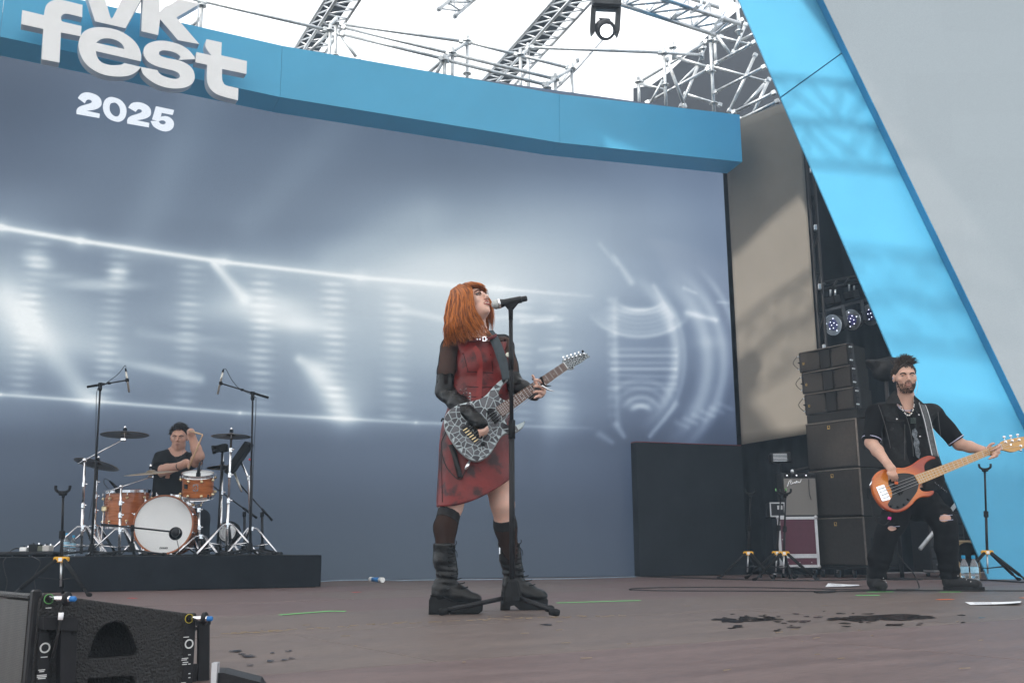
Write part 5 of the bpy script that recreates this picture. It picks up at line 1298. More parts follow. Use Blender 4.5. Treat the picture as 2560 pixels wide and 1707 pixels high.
# 1: boom stand far left, two tiers
b1 = cyl(203, -.05); t = thing('cymbal_stand', 'leftmost chrome cymbal stand with a long boom arm', 'cymbal stand', b1, 'cymbal stands')
top1 = dp(212, 1150, -.05); MB().tube([b1 + Z * .02, b1.lerp(top1, .52)], .0135, 10).build('lower_tube', M_chrome, t); MB().tube([b1.lerp(top1, .5), top1], .0105, 10).build('upper_tube', M_chrome, t)
clutch(t, b1.lerp(top1, .52)); clutch(t, b1.lerp(top1, .74)); tripod(t, b1, .26, .30, (-2.6, -.35, 1.5))
MB().sphere(top1, .022, 10, 8).build('boom_tilter', M_chrome, t); ce = dp(308, 1098, -.05)
MB().tube([top1 + (top1 - ce).normalized() * .07, ce], .0055, 8).build('boom_arm', M_chrome, t); MB().box(ce, (.05, .03, .035), None, .008).build('cymbal_tilter', M_chrome, t)
cymbal(t, dp(312, 1084, -.05), (-.03, .05, 1), 58.5 * kd)
# 2: second stand, tilted dark cymbal
b2_ = cyl(233, .15); t = thing('cymbal_stand', 'chrome cymbal stand with dark tilted cymbal behind the leftmost microphone stand', 'cymbal stand', b2_, 'cymbal stands')
top2 = dp(243, 1166, .15); MB().tube([b2_ + Z * .02, b2_.lerp(top2, .5)], .0135, 10).build('lower_tube', M_chrome, t); MB().tube([b2_.lerp(top2, .48), top2], .0105, 10).build('upper_tube', M_chrome, t)
for q_ in (.3, .5, .66, .82): clutch(t, b2_.lerp(top2, q_))
tripod(t, b2_, .27, .30, (-.9, 1.2, 3.3)); cymbal(t, dp(242, 1158, .15), (.16, .20, 1), 56 * kd)
# 3: low stand with long tilted arm to the crash in front of the drummer
b3 = cyl(298, -.2); t = thing('cymbal_stand', 'short chrome cymbal stand in front of the floor tom', 'cymbal stand', b3, 'cymbal stands')
top3 = dp(303, 1216, -.2); MB().tube([b3 + Z * .02, b3.lerp(top3, .62)], .012, 10).build('lower_tube', M_chrome, t); MB().tube([b3.lerp(top3, .6), top3], .0095, 10).build('upper_tube', M_chrome, t)
clutch(t, b3.lerp(top3, .58)); clutch(t, b3.lerp(top3, .76)); tripod(t, b3, .23, .26, (-2.9, -.45, 1.4))
MB().sphere(top3, .018, 10, 8).build('boom_tilter', M_chrome, t); ce = dp(374, 1193, -.15); MB().tube([dp(264, 1230, -.22), ce], .005, 8).build('boom_arm', M_chrome, t); MB().box(ce + Vector((.01, 0, .005)), (.05, .025, .025), None, .006).build('cymbal_tilter', M_chrome, t)
cymbal(t, dp(378, 1180, -.15), (-.07, -.13, 1), 64 * kd, M_cymtop)
# 4: right-hand stand with high flat cymbal
b4 = cyl(566, -.1); t = thing('cymbal_stand', 'straight chrome cymbal stand right of the drummer', 'cymbal stand', b4, 'cymbal stands')
top4 = dp(578, 1096, -.1); MB().tube([b4 + Z * .01, b4.lerp(top4, .46)], .0135, 10).build('lower_tube', M_chrome, t); MB().tube([b4.lerp(top4, .44), top4], .0105, 10).build('upper_tube', M_chrome, t)
for q_ in (.46, .68, .9): clutch(t, b4.lerp(top4, q_))
tripod(t, b4, .27, .32, (-2.2, -.25, 1.7)); cymbal(t, dp(578, 1088, -.1), (-.01, .04, 1), 48.5 * kd)
# hi-hat
b5 = cyl(551, .35); t = thing('hi_hat', 'pair of hi hat cymbals on a chrome stand at the drummers left', 'hi hat', b5)
top5 = dp(556, 1165, .35); MB().tube([b5 + Z * .02, top5 + Z * .12], .0095, 10).build('rod', M_chrome, t); MB().tube([b5 + Z * .02, b5.lerp(top5, .7)], .013, 10).build('lower_tube', M_chrome, t); clutch(t, b5.lerp(top5, .7)); tripod(t, b5, .22, .25, (-2.4, -.5, 1.4))
cymbal(t, dp(556, 1166, .35), (-.06, .06, 1), 40 * kd); MB().lathe([(.008, -.03), (40 * kd, -.022), (40 * kd, -.0235), (.008, -.035)], dp(556, 1166, .35), Vector((.03, -.10, 1)).normalized(), 36, True, False).build('lower_cymbal', M_cym, t)
# tom stand
b6 = cyl(500, .02); t = thing('tom_stand', 'chrome basket stand holding the small tom', 'drum stand', b6)
top6 = dp(497, 1262, .02); MB().tube([b6 + Z * .02, top6], .012, 10).build('tube', M_chrome, t); clutch(t, b6.lerp(top6, .55)); clutch(t, b6.lerp(top6, .9)); tripod(t, b6, .17, .22, (-2.5, -.5, 1.5))
for a in (-2.7, -.6, 1.5):
    e_ = tcen - ax_t * (TL / 2 + .004) + Vector((math.cos(a), math.sin(a), 0)) * (TR * .98); MB().tube([top6, top6.lerp(e_, .5) - Z * .012, e_], .007, 8).build('basket_arm', M_chrome, t); MB().tube([e_ - Z * .02, e_ + Z * .02], .009, 8).build('arm_grip', M_rubber, t)

# ------------------------------------------------------------------ microphone stands around the kit
def round_base(t, base, r=.055, legs=(-2.6, -.5, 1.6), rad=.30, h=.10):
    MB().lathe([(.032, .035), (.034, .04), (.020, .105), (.014, .11)], base, Z, 14, False).build('hub', M_rubber, t)
    for a in legs:
        d_ = Vector((math.cos(a), math.sin(a), 0)); MB().tube([base + d_ * .02 + Z * .05, base + d_ * rad * .92 + Z * .016], .009, 8).build('leg', M_blackmetal, t); MB().tube([base + d_ * rad * .9 + Z * .017, base + d_ * rad + Z * .014], .0135, 8).build('rubber_foot', M_rubber, t)
M_micnickel = mat('nickel_microphone', (.55, .53, .48), .35, .8)
def overhead(base, top, b0, b1, m0, m1, cab, label):
    t = thing('microphone_stand', label, 'microphone stand', base, 'overhead microphone stands'); round_base(t, base)
    MB().tube([base + Z * .1, base.lerp(top, .55)], .0115, 10).build('lower_tube', M_blackmetal, t); MB().tube([base.lerp(top, .53), top], .0085, 10).build('upper_tube', M_blackmetal, t)
    MB().lathe([(.010, -.06), (.018, -.045), (.016, .0), (.02, .01), (.02, .02)], top, Z, 10, False).build('swivel', M_rubber, t)
    MB().tube([b0, b1], .0065, 8).build('boom', M_blackmetal, t); d_ = (b0 - b1).normalized(); MB().tube([b0 - d_ * .16, b0], .0115, 8).build('boom_grip', M_rubber, t)
    for q_ in (.55, .35): MB().box(b0.lerp(b1, q_), (.03, .02, .022), None, .005).build('boom_clutch', M_rubber, t)
    MB().box(b1, (.03, .025, .035), None, .006).build('mic_clip', M_rubber, t)
    mm = MB().tube([m0, m0.lerp(m1, .3), m0.lerp(m1, .31), m1], [.0075, .0105, .0095, .0095], 10).build('microphone', M_micnickel, t)
    MB().tube([m0 + (m0 - m1).normalized() * .03, m0], [.007, .0095], 8).build('plug', M_rubber, mm)
    MB().tube(crv(cab, 6), .003, 5).build('lead', M_cable, t)
t1 = dp(251, 962, -.25); overhead(cyl(228, -.25), t1, dp(218, 967, -.25), dp(318, 950, -.25), dp(315, 928, -.25), dp(323, 980, -.25), [dp(315, 918, -.25), dp(312, 914, -.25), dp(295, 935, -.25), dp(262, 960, -.27), dp(243, 975, -.27), dp(240, 1040, -.27), dp(236, 1200, -.27), dp(222, 1300, -.27)], 'left overhead microphone stand over the drum kit')
t2 = dp(632, 985, -.2); overhead(cyl(624, -.2), t2, dp(671, 994, -.2), dp(552, 958, -.2), dp(557, 930, -.2), dp(544, 985, -.2), [dp(559, 924, -.2), dp(565, 923, -.2), dp(580, 950, -.2), dp(600, 972, -.2), dp(634, 990, -.22), dp(640, 1010, -.22), dp(634, 1150, -.22), dp(628, 1330, -.22)], 'right overhead microphone stand over the drum kit')
# bass drum microphone
b7 = cyl(329, -.42); t = thing('microphone_stand', 'low boom stand with round microphone at the bass drum hole', 'microphone stand', b7); round_base(t, b7, legs=(-2.9, -.25, 1.5), rad=.34)
j7 = dp(331, 1320, -.42); MB().tube([b7 + Z * .1, j7], .012, 10).build('tube', M_blackmetal, t); MB().box(j7, (.03, .03, .06), None, .008).build('swivel', M_rubber, t)
mc = dp(439, 1330, -.36); MB().tube([dp(254, 1311, -.42), dp(330, 1318, -.42), dp(424, 1328, -.36)], .0075, 8).build('boom', M_blackmetal, t); MB().tube([dp(254, 1311, -.42), dp(296, 1314.5, -.42)], .0115, 8).build('boom_grip', M_rubber, t)
mm = MB().lathe([(.006, -.05), (.026, -.035), (.038, -.01), (.040, .0), (.036, .012), (.022, .026), (.0001, .032)], mc, Vector((-.25, -1, .15)).normalized(), 20).build('microphone', M_blackmetal, t)
MB().lathe([(.0405, -.004), (.0415, 0), (.0405, .004)], mc, Vector((-.25, -1, .15)).normalized(), 20, False, False).build('mic_ring', M_alu, mm)
MB().tube(crv([mc + Vector((0, 0, -.03)), dp(444, 1356, -.36), dp(446, 1378, -.36), dp(432, 1392, -.36)], 6), .0035, 5).build('lead', M_cable, t)
# boom stands right of the kit
for (bx_, dY, j_, e0, e1_, m_, lab) in ((611, .3, (611, 1285), (642, 1294), (520, 1206), None, 'low boom stand crossing behind the right cymbal stand'), (655, .1, (655, 1286), (680, 1300), (590, 1200), ((586, 1180), (604, 1228)), 'low boom stand with pencil microphone right of the kit')):
    b8 = cyl(bx_, dY); t = thing('microphone_stand', lab, 'microphone stand', b8, 'low boom stands'); round_base(t, b8, rad=.24); j8 = dp(*j_, dY)
    MB().tube([b8 + Z * .1, j8], .012, 8).build('tube', M_blackmetal, t); MB().box(j8, (.03, .03, .05), None, .006).build('swivel', M_rubber, t)
    a, b = dp(*e0, dY), dp(*e1_, dY + .1); MB().tube([a, b], .007, 8).build('boom', M_blackmetal, t); MB().tube([a, a.lerp(b, .28)], .011, 8).build('boom_grip', M_rubber, t)
    if m_: MB().tube([dp(*m_[0], dY + .1), dp(*m_[1], dY + .05)], [.012, .009], 10).build('microphone', M_micnickel, t)
# dark pole with clamp camera, and sample pad on its stand
b9 = cyl(543, -.02); t = thing('camera_pole', 'black pole with a small black video camera beside the tom', 'camera', b9); e_ = dp(556, 1130, -.02)
MB().tube([b9 + Z * .01, e_], .011, 8).build('pole', M_blackmetal, t); round_base(t, b9, rad=.2); cc_ = dp(556, 1123, -.02)
MB().box(cc_ + Vector((.012, 0, .012)), (20 * kd, .06, 20 * kd), (Vector((1, 0, .15)).normalized(), Vector((0, 1, 0)), Vector((-.15, 0, 1)).normalized()), .008).build('camera_body', M_rubber, t)
MB().lathe([(9 * kd, 0), (9.5 * kd, .04), (11 * kd, .05), (11 * kd, .075), (8 * kd, .075), (7 * kd, .06)], cc_ + Vector((-.02, 0, .01)), Vector((-1, -.35, -.25)).normalized(), 18, False).build('lens', M_rubber, t)
b10 = cyl(628, .1); t = thing('sample_pad', 'black electronic sample pad tilted on a chrome stand', 'drum pad', b10); pc_ = dp(598, 1145, .08)
a1 = (dp(624, 1112, .08) - dp(570, 1190, .08)).normalized(); a2 = Vector((0.35, -.85, .3)); a2 = (a2 - a1 * a2.dot(a1)).normalized(); a3 = a1.cross(a2)
pd = MB().box(pc_, (.34, .06, .30), (a1, a3, a2), .01).build('pad_body', M_rubber, t)
for i in range(3):
    for j in range(2): MB().box(pc_ + a1 * (-.1 + .1 * i) + a2 * (-.06 + .12 * j) + a3 * (.032 if a3.y < 0 else -.032), (.085, .006, .1), (a1, a3, a2), .003).build('pad', M_blackmetal, pd)
MB().sphere(dp(624, 1148, -.02), .011, 8, 6).build('red_knob', M_tr, pd)
MB().tube([b10 + Z * .02, dp(622, 1195, .1), pc_], .011, 8).build('post', M_chrome, t); tripod(t, b10, .24, .28, (-.3, 2.2, -2.2)); clutch(t, dp(622, 1195, .1))
# clip-on microphone of the tom and of the floor tom
for (pts_, lab) in (([dp(496, 1184, -.16), dp(497, 1168, -.16), dp(500, 1156, -.15), dp(506, 1150, -.12), dp(506, 1166, -.1), dp(499, 1180, -.1)], 'clip microphone with curled lead on the small tom'), ([dp(294, 1222, .1), dp(284, 1212, .1), dp(274, 1202, .1), dp(262, 1196, .1), dp(260, 1208, .1), dp(272, 1222, .1)], 'clip microphone with curled lead on the floor tom')):
    t = thing('clip_microphone', lab, 'microphone', pts_[0], 'drum clip microphones'); MB().tube(pts_[:3], [.016, .013, .008], 8).build('microphone', M_rubber, t); MB().tube(crv(pts_[2:], 5), .0032, 5).build('lead', M_cable, t)
    MB().box(pts_[0] - Z * .01, (.035, .04, .045), None, .006).build('clip', M_rubber, t)
# kick pedal + hi-hat pedal dark shapes, leads on the riser, a floor fan
for i, (pts_, lab) in enumerate((([(250, 1392), (300, 1388), (360, 1391), (430, 1390), (520, 1391), (600, 1390), (700, 1391)], 'black lead along the front of the drum riser'), ([(500, 1388), (530, 1392), (560, 1386), (600, 1389), (640, 1386), (690, 1388)], 'black lead snaking under the right cymbal stand'))):
    q_ = [PZ(x, y, RZ + .006) for x, y in pts_]
    q_ = [Vector((a.x, min(max(a.y, 8.9 + .0), 10.0), RZ + .008)) for a in [P(x, 1385, 9.05 + .05 * math.sin(j * 1.7 + i)) for j, (x, y) in enumerate(pts_)]]
    cable(q_, lab, .006, z=1)
fp = thing('floor_fan', 'round black floor fan behind the right cymbal stand', 'fan', cyl(572, .25)); fc2 = dp(572, 1330, .25)
MB().lathe([(.10, -.05), (.105, 0), (.10, .03), (.09, .03)], fc2, Vector((-.2, -1, .1)).normalized(), 24, False).build('housing', M_rubber, fp)
for r_ in (.03, .055, .08): MB().lathe([(r_, .03), (r_, .034), (r_ + .004, .034), (r_ + .004, .03)], fc2, Vector((-.2, -1, .1)).normalized(), 24, False).build('guard_ring', M_alu, fp)
for a in range(5): MB().box(fc2 + Vector((.05 * math.cos(a * 1.2566), -.01, .05 * math.sin(a * 1.2566))), (.07, .008, .035), (Vector((math.cos(a * 1.2566), 0, math.sin(a * 1.2566))), Vector((0, 1, 0)), Vector((-math.sin(a * 1.2566), 0, math.cos(a * 1.2566))))).build('blade', M_blackmetal, fp)
MB().tube([fc2 - Z * .1, Vector((fc2.x, fc2.y, RZ + .006))], .02, 8).build('foot', M_rubber, fp)
# pedal tray with boxes at the left end of the riser
pt = thing('pedal_tray', 'flat black pedal tray at the left end of the riser', 'tray', PZ(70, 1386, RZ)); tcn = P(72, 1386, 8.9); tcn.z = RZ + .03
MB().box(tcn, (.55, .3, .03), None, .006).build('board', M_blackmetal, pt)
for i in range(4): MB().box(tcn + Vector((-.22 + .15 * i, 0, -.022)), (.02, .25, .014)).build('rubber_foot', M_rubber, pt)
for i, (x, w_, h_, m_, lab) in enumerate(((63, .06, .035, M_white, 'white effect pedal on the tray'), (88, .08, .06, M_rubber, 'black effect pedal on the tray'), (119, .06, .05, mat('grey_pedal', (.45, .43, .41), .5), 'pale grey effect pedal on the tray'), (106, .05, .045, mat('olive_pedal', (.10, .11, .08), .5), 'dark olive effect pedal on the tray'))):
    c_ = P(x, 1378, 8.87); c_.z = RZ + .046 + h_ / 2; t = thing('effect_pedal', lab, 'effect pedal', c_ - Z * (h_ / 2), 'effect pedals')
    MB().box(c_, (w_, .1, h_), None, .005).build('case', m_, t)
    for a in (-.3, .3): MB().lathe([(.008, 0), (.006, .014)], c_ + Vector((a * w_, .01, h_ / 2)), Z, 8, False).build('knob', M_rubber if a < 0 else M_chrome, t)
cable([P(22, 1383, 8.75), P(30, 1374, 8.8), P(45, 1370, 8.85), P(56, 1380, 8.87)], 'black patch lead arching onto the pedal tray', .005, z=1)
cable([P(16, 1392, 8.05), P(8, 1405, 7.98), P(12, 1430, 7.98), P(18, 1452, 7.98), P(13, 1478, 7.98)], 'thin black lead hanging down the riser at the picture edge', .0035, M_cable, z=1)
cable([P(80, 1390, 8.2), P(98, 1400, 8.1), P(100, 1412, 8.1), P(86, 1440, 8.1), P(88, 1470, 8.1)], 'grey lead hanging in front of the riser left of the stand', .0035, M_cable, z=1)
bottle(Vector((P(164, 1380, 9.3).x, 9.3, RZ)), .21, 'water bottle with blue cap among the stand legs on the riser'); bottle(Vector((P(181, 1380, 9.35).x, 9.35, RZ)), .19, 'smaller clear bottle among the stand legs on the riser')
# ------------------------------------------------------------------ loudspeaker at the front left corner
M_ff = mat('textured_speaker_coat', (.016, .016, .017), .5, var=.12, bump=.9, bscale=190, spec=.35)
fA = P(97, 1482, 2.35); fB = P(476, 1531, 2.60); Zb = -.06
s1 = Vector((fB.x - fA.x, fB.y - fA.y, 0)); FLn = s1.length; s1.normalize(); nrm_ = Vector((s1.y, -s1.x, 0)); nrm_ = nrm_ if nrm_.y < 0 else -nrm_
ff = thing('front_speaker', 'black textured line array speaker cut off at the lower left corner', 'speaker', Vector((fA.x, fA.y, Zb)))
zf, zr = fA.z, fB.z
def sp(a, z, off=0.0): return Vector((fA.x, fA.y, 0)) + s1 * a + Z * z + nrm_ * off
def S2(px, py):
    p = PP(px, py, fA, nrm_); return ((p - Vector((fA.x, fA.y, 0))).dot(s1), p.z)
side = [(0.0, Zb), (FLn, Zb), (FLn, zr - .012), (FLn - .012, zr), (.012, zf - .001), (0, zf - .012)]
h1 = smooth_poly([(*S2(222, 1643),), S2(224, 1630), S2(240, 1585), S2(262, 1562), S2(290, 1554), S2(312, 1562), S2(328, 1590), S2(341, 1622), S2(338, 1634), S2(326, 1637), S2(270, 1642)], 4)
h2 = [S2(218, 1706), S2(222, 1696), S2(330, 1689), S2(336, 1700), S2(334, 1790), S2(218, 1795)]
poly_mesh('side_panel', [side, h1, h2], .02, M_ff, ff, (Vector((fA.x, fA.y, 0)) - nrm_ * .0105, s1, Z, nrm_), bevel=.004)
M_dark = mat('recess_black', (.006, .006, .006), .9)
bodyD = .22; nb = -nrm_
# cabinet body behind the side panel: grille front, top slope
tl = [sp(.003, Zb, -.025), sp(FLn - .004, Zb, -.025), sp(FLn - .004, zr - .006, -.025), sp(.003, zf - .006, -.025)]
MB().prism([p - nrm_ * .075 for p in tl], nb * (bodyD - .08)).build('cabinet', M_ff, ff)
MB().prism([sp(.003, zf - .012, -.024), sp(FLn - .004, zr - .018, -.024), sp(FLn - .004, zr - .004, -.024), sp(.003, zf - .0015, -.024)], nb * .076).build('cabinet_rim', M_ff, ff)
gd = -s1
M_gr = bpy.data.materials.new('perforated_steel'); M_gr.use_nodes = True
n_, l_ = M_gr.node_tree.nodes, M_gr.node_tree.links; b_ = n_['Principled BSDF']; tc_ = n_.new('ShaderNodeTexCoord'); vo = n_.new('ShaderNodeTexVoronoi'); vo.inputs['Scale'].default_value = 260; vo.inputs['Randomness'].default_value = .15
l_.new(tc_.outputs['Object'], vo.inputs[0]); rp_ = n_.new('ShaderNodeValToRGB'); rp_.color_ramp.elements[0].position = .35; rp_.color_ramp.elements[0].color = (.005, .005, .005, 1); rp_.color_ramp.elements[1].position = .5; rp_.color_ramp.elements[1].color = (.07, .068, .065, 1)
l_.new(vo.outputs[0], rp_.inputs[0]); l_.new(rp_.outputs[0], b_.inputs['Base Color']); b_.inputs['Roughness'].default_value = .5
MB().prism([sp(-.012, Zb, -.03), sp(-.012, zf - .018, -.03), sp(-.012, zf - .018, -.5), sp(-.012, Zb, -.5)], s1 * .012).build('grille', M_gr, ff)
MB().box(sp(-.004, zf - .009, -.26), (.016, .46, .014), (s1, nrm_, Z), .004).build('grille_rim', M_ff, ff)
# front rigging plate with pin
MB().box(sp(-.002, (zf + Zb) / 2 + .01, -.012), (.02, .024, zf - Zb - .005), (s1, nrm_, Z), .004).build('front_plate', M_blackmetal, ff)
bkt = MB().prism([sp(a, z, .004) for a, z in (S2(95, 1540), S2(172, 1540), S2(181, 1548), S2(180, 1575), S2(95, 1570))], nrm_ * .035).build('rigging_bracket', M_blackmetal, ff)
MB().prism([sp(a, z, .004) for a, z in (S2(140, 1572), S2(180, 1574), S2(174, 1760), S2(138, 1760))], nrm_ * .028).build('rigging_arm', M_blackmetal, ff)
MB().prism([sp(a, z, .004) for a, z in (S2(92, 1578), S2(118, 1578), S2(112, 1760), S2(86, 1760))], nrm_ * .012).build('front_strip', M_blackmetal, ff)
M_bluebtn = mat('blue_button', (.02, .15, .42), .35); M_ringg = mat('green_ring', (.10, .30, .09), .5); M_ringy = mat('yellow_ring', (.40, .33, .04), .5); M_print = mat('white_print', (.55, .56, .56), .6)
def lockpin(px, py, ring, L=.055):
    a, z = S2(px, py); p = sp(a, z, .006); d_ = (nrm_ * .8 + s1 * .6).normalized()
    pn = MB().tube([p, p + d_ * L], .0065, 12).build('lock_pin', M_chrome, ff)
    MB().lathe([(.0115, 0), (.0115, .002), (.0098, .002), (.0098, 0)], p, nrm_, 20, False, False).build('ring_mark', ring, pn)
    MB().lathe([(.009, 0), (.016, .003), (.016, .009), (.009, .011)], p + d_ * (L * .72), d_, 18, False).build('pin_collar', M_blackmetal, pn)
    MB().lathe([(.0062, 0), (.0062, .011), (.0045, .013)], p + d_ * L, d_, 12, False).build('blue_button', M_bluebtn, pn)
    return p + d_ * (L * .7)
q0 = lockpin(120, 1496, M_ringg); q1 = lockpin(470, 1545, M_ringy, .05)
tw_ = MB().tube(crv([q0 - Z * .015, sp(*S2(134, 1520), .05), sp(*S2(132, 1548), .05), sp(*S2(124, 1600), .045), sp(*S2(120, 1640), .03)], 6), .0032, 6).build('tether', M_cable, ff)
MB().tube([sp(*S2(134, 1528), .05), sp(*S2(132, 1546), .05)], .006, 8).build('tether_tag', M_label, tw_)
def ring(px, py, r, m_, off=.008):
    a, z = S2(px, py); MB().lathe([(r, 0), (r, .0012), (r * .72, .0012), (r * .72, 0)], sp(a, z, off), nrm_, 20, False, False).build('printed_ring', m_, ff)
ring(106, 1617, .0115, M_print, .017); ring(469, 1608, .0115, M_print)
MB().box(sp(*S2(468, 1664), -.003), (.030, .018, .255), (s1, nrm_, Z), .003).build('rear_plate', M_blackmetal, ff)
for i, (x, y, w_) in enumerate(((462, 1591, 14), (459, 1644, 16), (457, 1648, 14), (460, 1654, 14), (458, 1659, 12), (470, 1658, 6), (470, 1635, 6), (470, 1682, 5), (470, 1692, 5), (455, 1705, 12), (98, 1672, 14), (98, 1676, 10), (98, 1685, 20), (98, 1689, 20), (98, 1693, 16), (104, 1640, 14), (115, 1518, 12))):
    a, z = S2(x, y); MB().box(sp(a, z, .0078 if x > 300 else .0172), (w_ * .00104, .0008, .0020), (s1, nrm_, Z)).build('printed_text', M_print, ff)
for (x, y) in ((234, 1581), (339, 1577), (424, 1579), (172, 1580), (460, 1565)): 
    a, z = S2(x, y); MB().lathe([(.006, 0), (.006, .002), (.003, .002), (.003, 0)], sp(a, z, .0 if x != 172 else .032), nrm_, 12, False).build('screw', M_rubber, ff)
# rear steel frame
def fr_(px0, py0, px1, py1, w_, nm='rear_frame_bar'):
    a, b = S2(px0, py0), S2(px1, py1); p, q_ = sp(*a, -.03), sp(*b, -.03); d_ = (q_ - p).normalized(); MB().box((p + q_) / 2, ((q_ - p).length, .008, w_), (d_, nrm_, d_.cross(nrm_)), .002).build(nm, M_blackmetal, ff)
fr_(522, 1543, 521, 1790, .033); fr_(476, 1555, 540, 1551, .022); fr_(476, 1572, 505, 1572, .010); fr_(472, 1686, 506, 1686, .05)
# black trunk lid beside it
lid = thing('road_trunk', 'black trunk lid corner just inside the lower left of the stage', 'trunk', PZ(600, 1712, 0)); q_ = [P(541, 1681, 2.25), P(560, 1681, 2.25), P(650, 1704, 2.25), P(660, 1720, 2.25), P(660, 1800, 2.25), P(541, 1790, 2.25)]
MB().prism([Vector((p.x, p.y, max(p.z, -.02))) for p in q_], Vector((-.02, .10, 0))).build('lid', M_blackmetal, lid); MB().box(P(538, 1685, 2.25), (.012, .02, .05)).build('latch', M_extr, lid)
# ------------------------------------------------------------------ people
def frame_of(f, up=Z):
    f = Vector(f).normalized(); s_ = f.cross(Vector(up)).normalized(); u = s_.cross(f).normalized()
    return s_, f, u                                # side (the person's right when f is the gaze), forward, up
def add_head(sol, C_, fr, k=1.0, male=True, mouth=0.0, ears=True):
    s_, f, u = fr; ax = (s_, f, u)
    L = lambda a, b, c: C_ + s_ * (a * k) + f * (b * k) + u * (c * k)
    r3 = lambda *r: tuple(x * k for x in r)
    sol.ell(L(0, -.016, .034), r3(.074, .092, .084), .02 * k, ax)
    sol.ell(L(0, .022, -.028), r3(.060, .066, .088), .03 * k, ax)
    w = 1.0 if male else .88
    sol.ell(L(0, .030, -.074), r3(.052 * w, .048, .034), .025 * k, ax)
    sol.ell(L(0, .070, -.100), r3(.021 * w, .016, .015), .02 * k, ax)
    sol.ell(L(0, .078, .026), r3(.044, .014, .010 if male else .006), .018 * k, ax)
    for e in (-1, 1):
        sol.ell(L(e * .044, .056, -.022), r3(.020, .022, .018), .02 * k, ax)
        sol.ell(L(e * .031, .100, .004), r3(.017, .016, .010), .010 * k, ax, 'cut')
        sol.ell(L(e * .031, .0835, .0105 if male else .0115), r3(.0165, .009, .0052 if male else .0042), .005 * k, ax)
        sol.ell(L(e * .031, .0815, -.0045), r3(.015, .007, .0035), .005 * k, ax)
        if ears: sol.ell(L(e * .077, -.012, -.006), r3(.009, .019, .031), .008 * k, ax)
    sol.cap(L(0, .086, .014), L(0, .110, -.026), .0065 * k, .0115 * k, .010 * k)
    for e in (-1, 1): sol.ell(L(e * .0115, .098, -.032), r3(.0085, .009, .007), .006 * k, ax)
    sol.ell(L(0, .091, -.054), r3(.024, .009, .0065), .008 * k, ax)
    sol.ell(L(0, .089, -.070), r3(.020, .009, .0075), .008 * k, ax)
    sol.ell(L(0, .097, -.062), r3(.019, .010, .0022 + mouth), .004 * k, ax, 'cut')
    return L
M_eye = mat('eye_white', (.34, .32, .31), .15, var=.02); M_iris = mat('dark_iris', (.03, .025, .02), .08)
def face_parts(t, L, fr, k, gaze, lipm, browm, iris=M_iris, brow=(.0, .004), liner=None, mouth=0.0, browang=0.0):
    s_, f, u = fr; g_ = Vector(gaze).normalized()
    for e in (-1, 1):
        c_ = L(e * .031, .0722 if liner else .0702, .0038); ey = MB().sphere(c_, .0128 * k, 14, 10).build('eye', M_eye, t)
        MB().sphere(c_ + g_ * (.0062 * k), .0074 * k, 12, 8).build('iris', iris, ey)
        pts_ = [L(e * x, y, z + brow[1]) for x, y, z in ((.012, .0925, .0215 + browang), (.026, .0915, .0265), (.040, .083, .0265), (.050, .071, .020))]
        MB().tube(crv(pts_, 4), [(.0028 if liner else .0042) * k + .0012 * k * math.sin(3.1 * i / 12) for i in range(13)], 6, flat=.6).build('eyebrow', browm, t)
        if liner:
            pts_ = [L(e * x, y, z) for x, y, z in ((.016, .089, .006), (.026, .0925, .0115), (.036, .0885, .0105), (.047, .077, .0085), (.054, .067, .011))]
            MB().tube(crv(pts_, 4), [.0034 * k] * 10 + [.003 * k, .0025 * k, .002 * k, .0018 * k, .0015 * k, .001 * k, .0006 * k], 6).build('eye_makeup', liner, t)
            pts_ = [L(e * x, y, z) for x, y, z in ((.018, .087, -.001), (.03, .0885, -.0055), (.045, .077, .002))]
            MB().tube(crv(pts_, 4), .0016 * k, 5).build('eye_makeup', liner, t)
    for nm, z0, th, bow in (('upper_lip', -.0545 + mouth, .0038, 1), ('lower_lip', -.0695 - mouth, .0048, -1)):
        pts_ = [L(x, y, z0 + dz) for x, y, dz in ((-.023, .084, -bow * .0055 - bow * mouth), (-.012, .0945, -bow * .0008), (0, .0985, bow * -.0004), (.012, .0945, -bow * .0008), (.023, .084, -bow * .0055 - bow * mouth))]
        MB().tube(crv(pts_, 5), [th * k * (.35 + .65 * math.sin(math.pi * i / 20)) for i in range(21)], 8).build(nm, lipm, t)
    if mouth > 0.001:
        MB().sphere(L(0, .086, -.062), (.017 * k, .006 * k, (.004 + mouth) * k), 12, 8, (s_, f, u)).build('mouth_inside', mat('mouth_dark', (.03, .008, .008), .5), t)
        MB().box(L(0, .0915, -.0588 + mouth * .5), (.020 * k, .004 * k, .0045 * k), (s_, f, u), .001).build('teeth', mat('teeth', (.7, .68, .62), .25), t)
def finger(sol, K, T, bulge, r=.0082, k=.004):
    K, T = Vector(K), Vector(T); m1 = K.lerp(T, .38) + bulge; m2 = K.lerp(T, .74) + bulge * .85
    sol.cap(K, m1, r * 1.08, r, k); sol.cap(m1, m2, r, r * .93, k); sol.cap(m2, T, r * .93, r * .78, k)
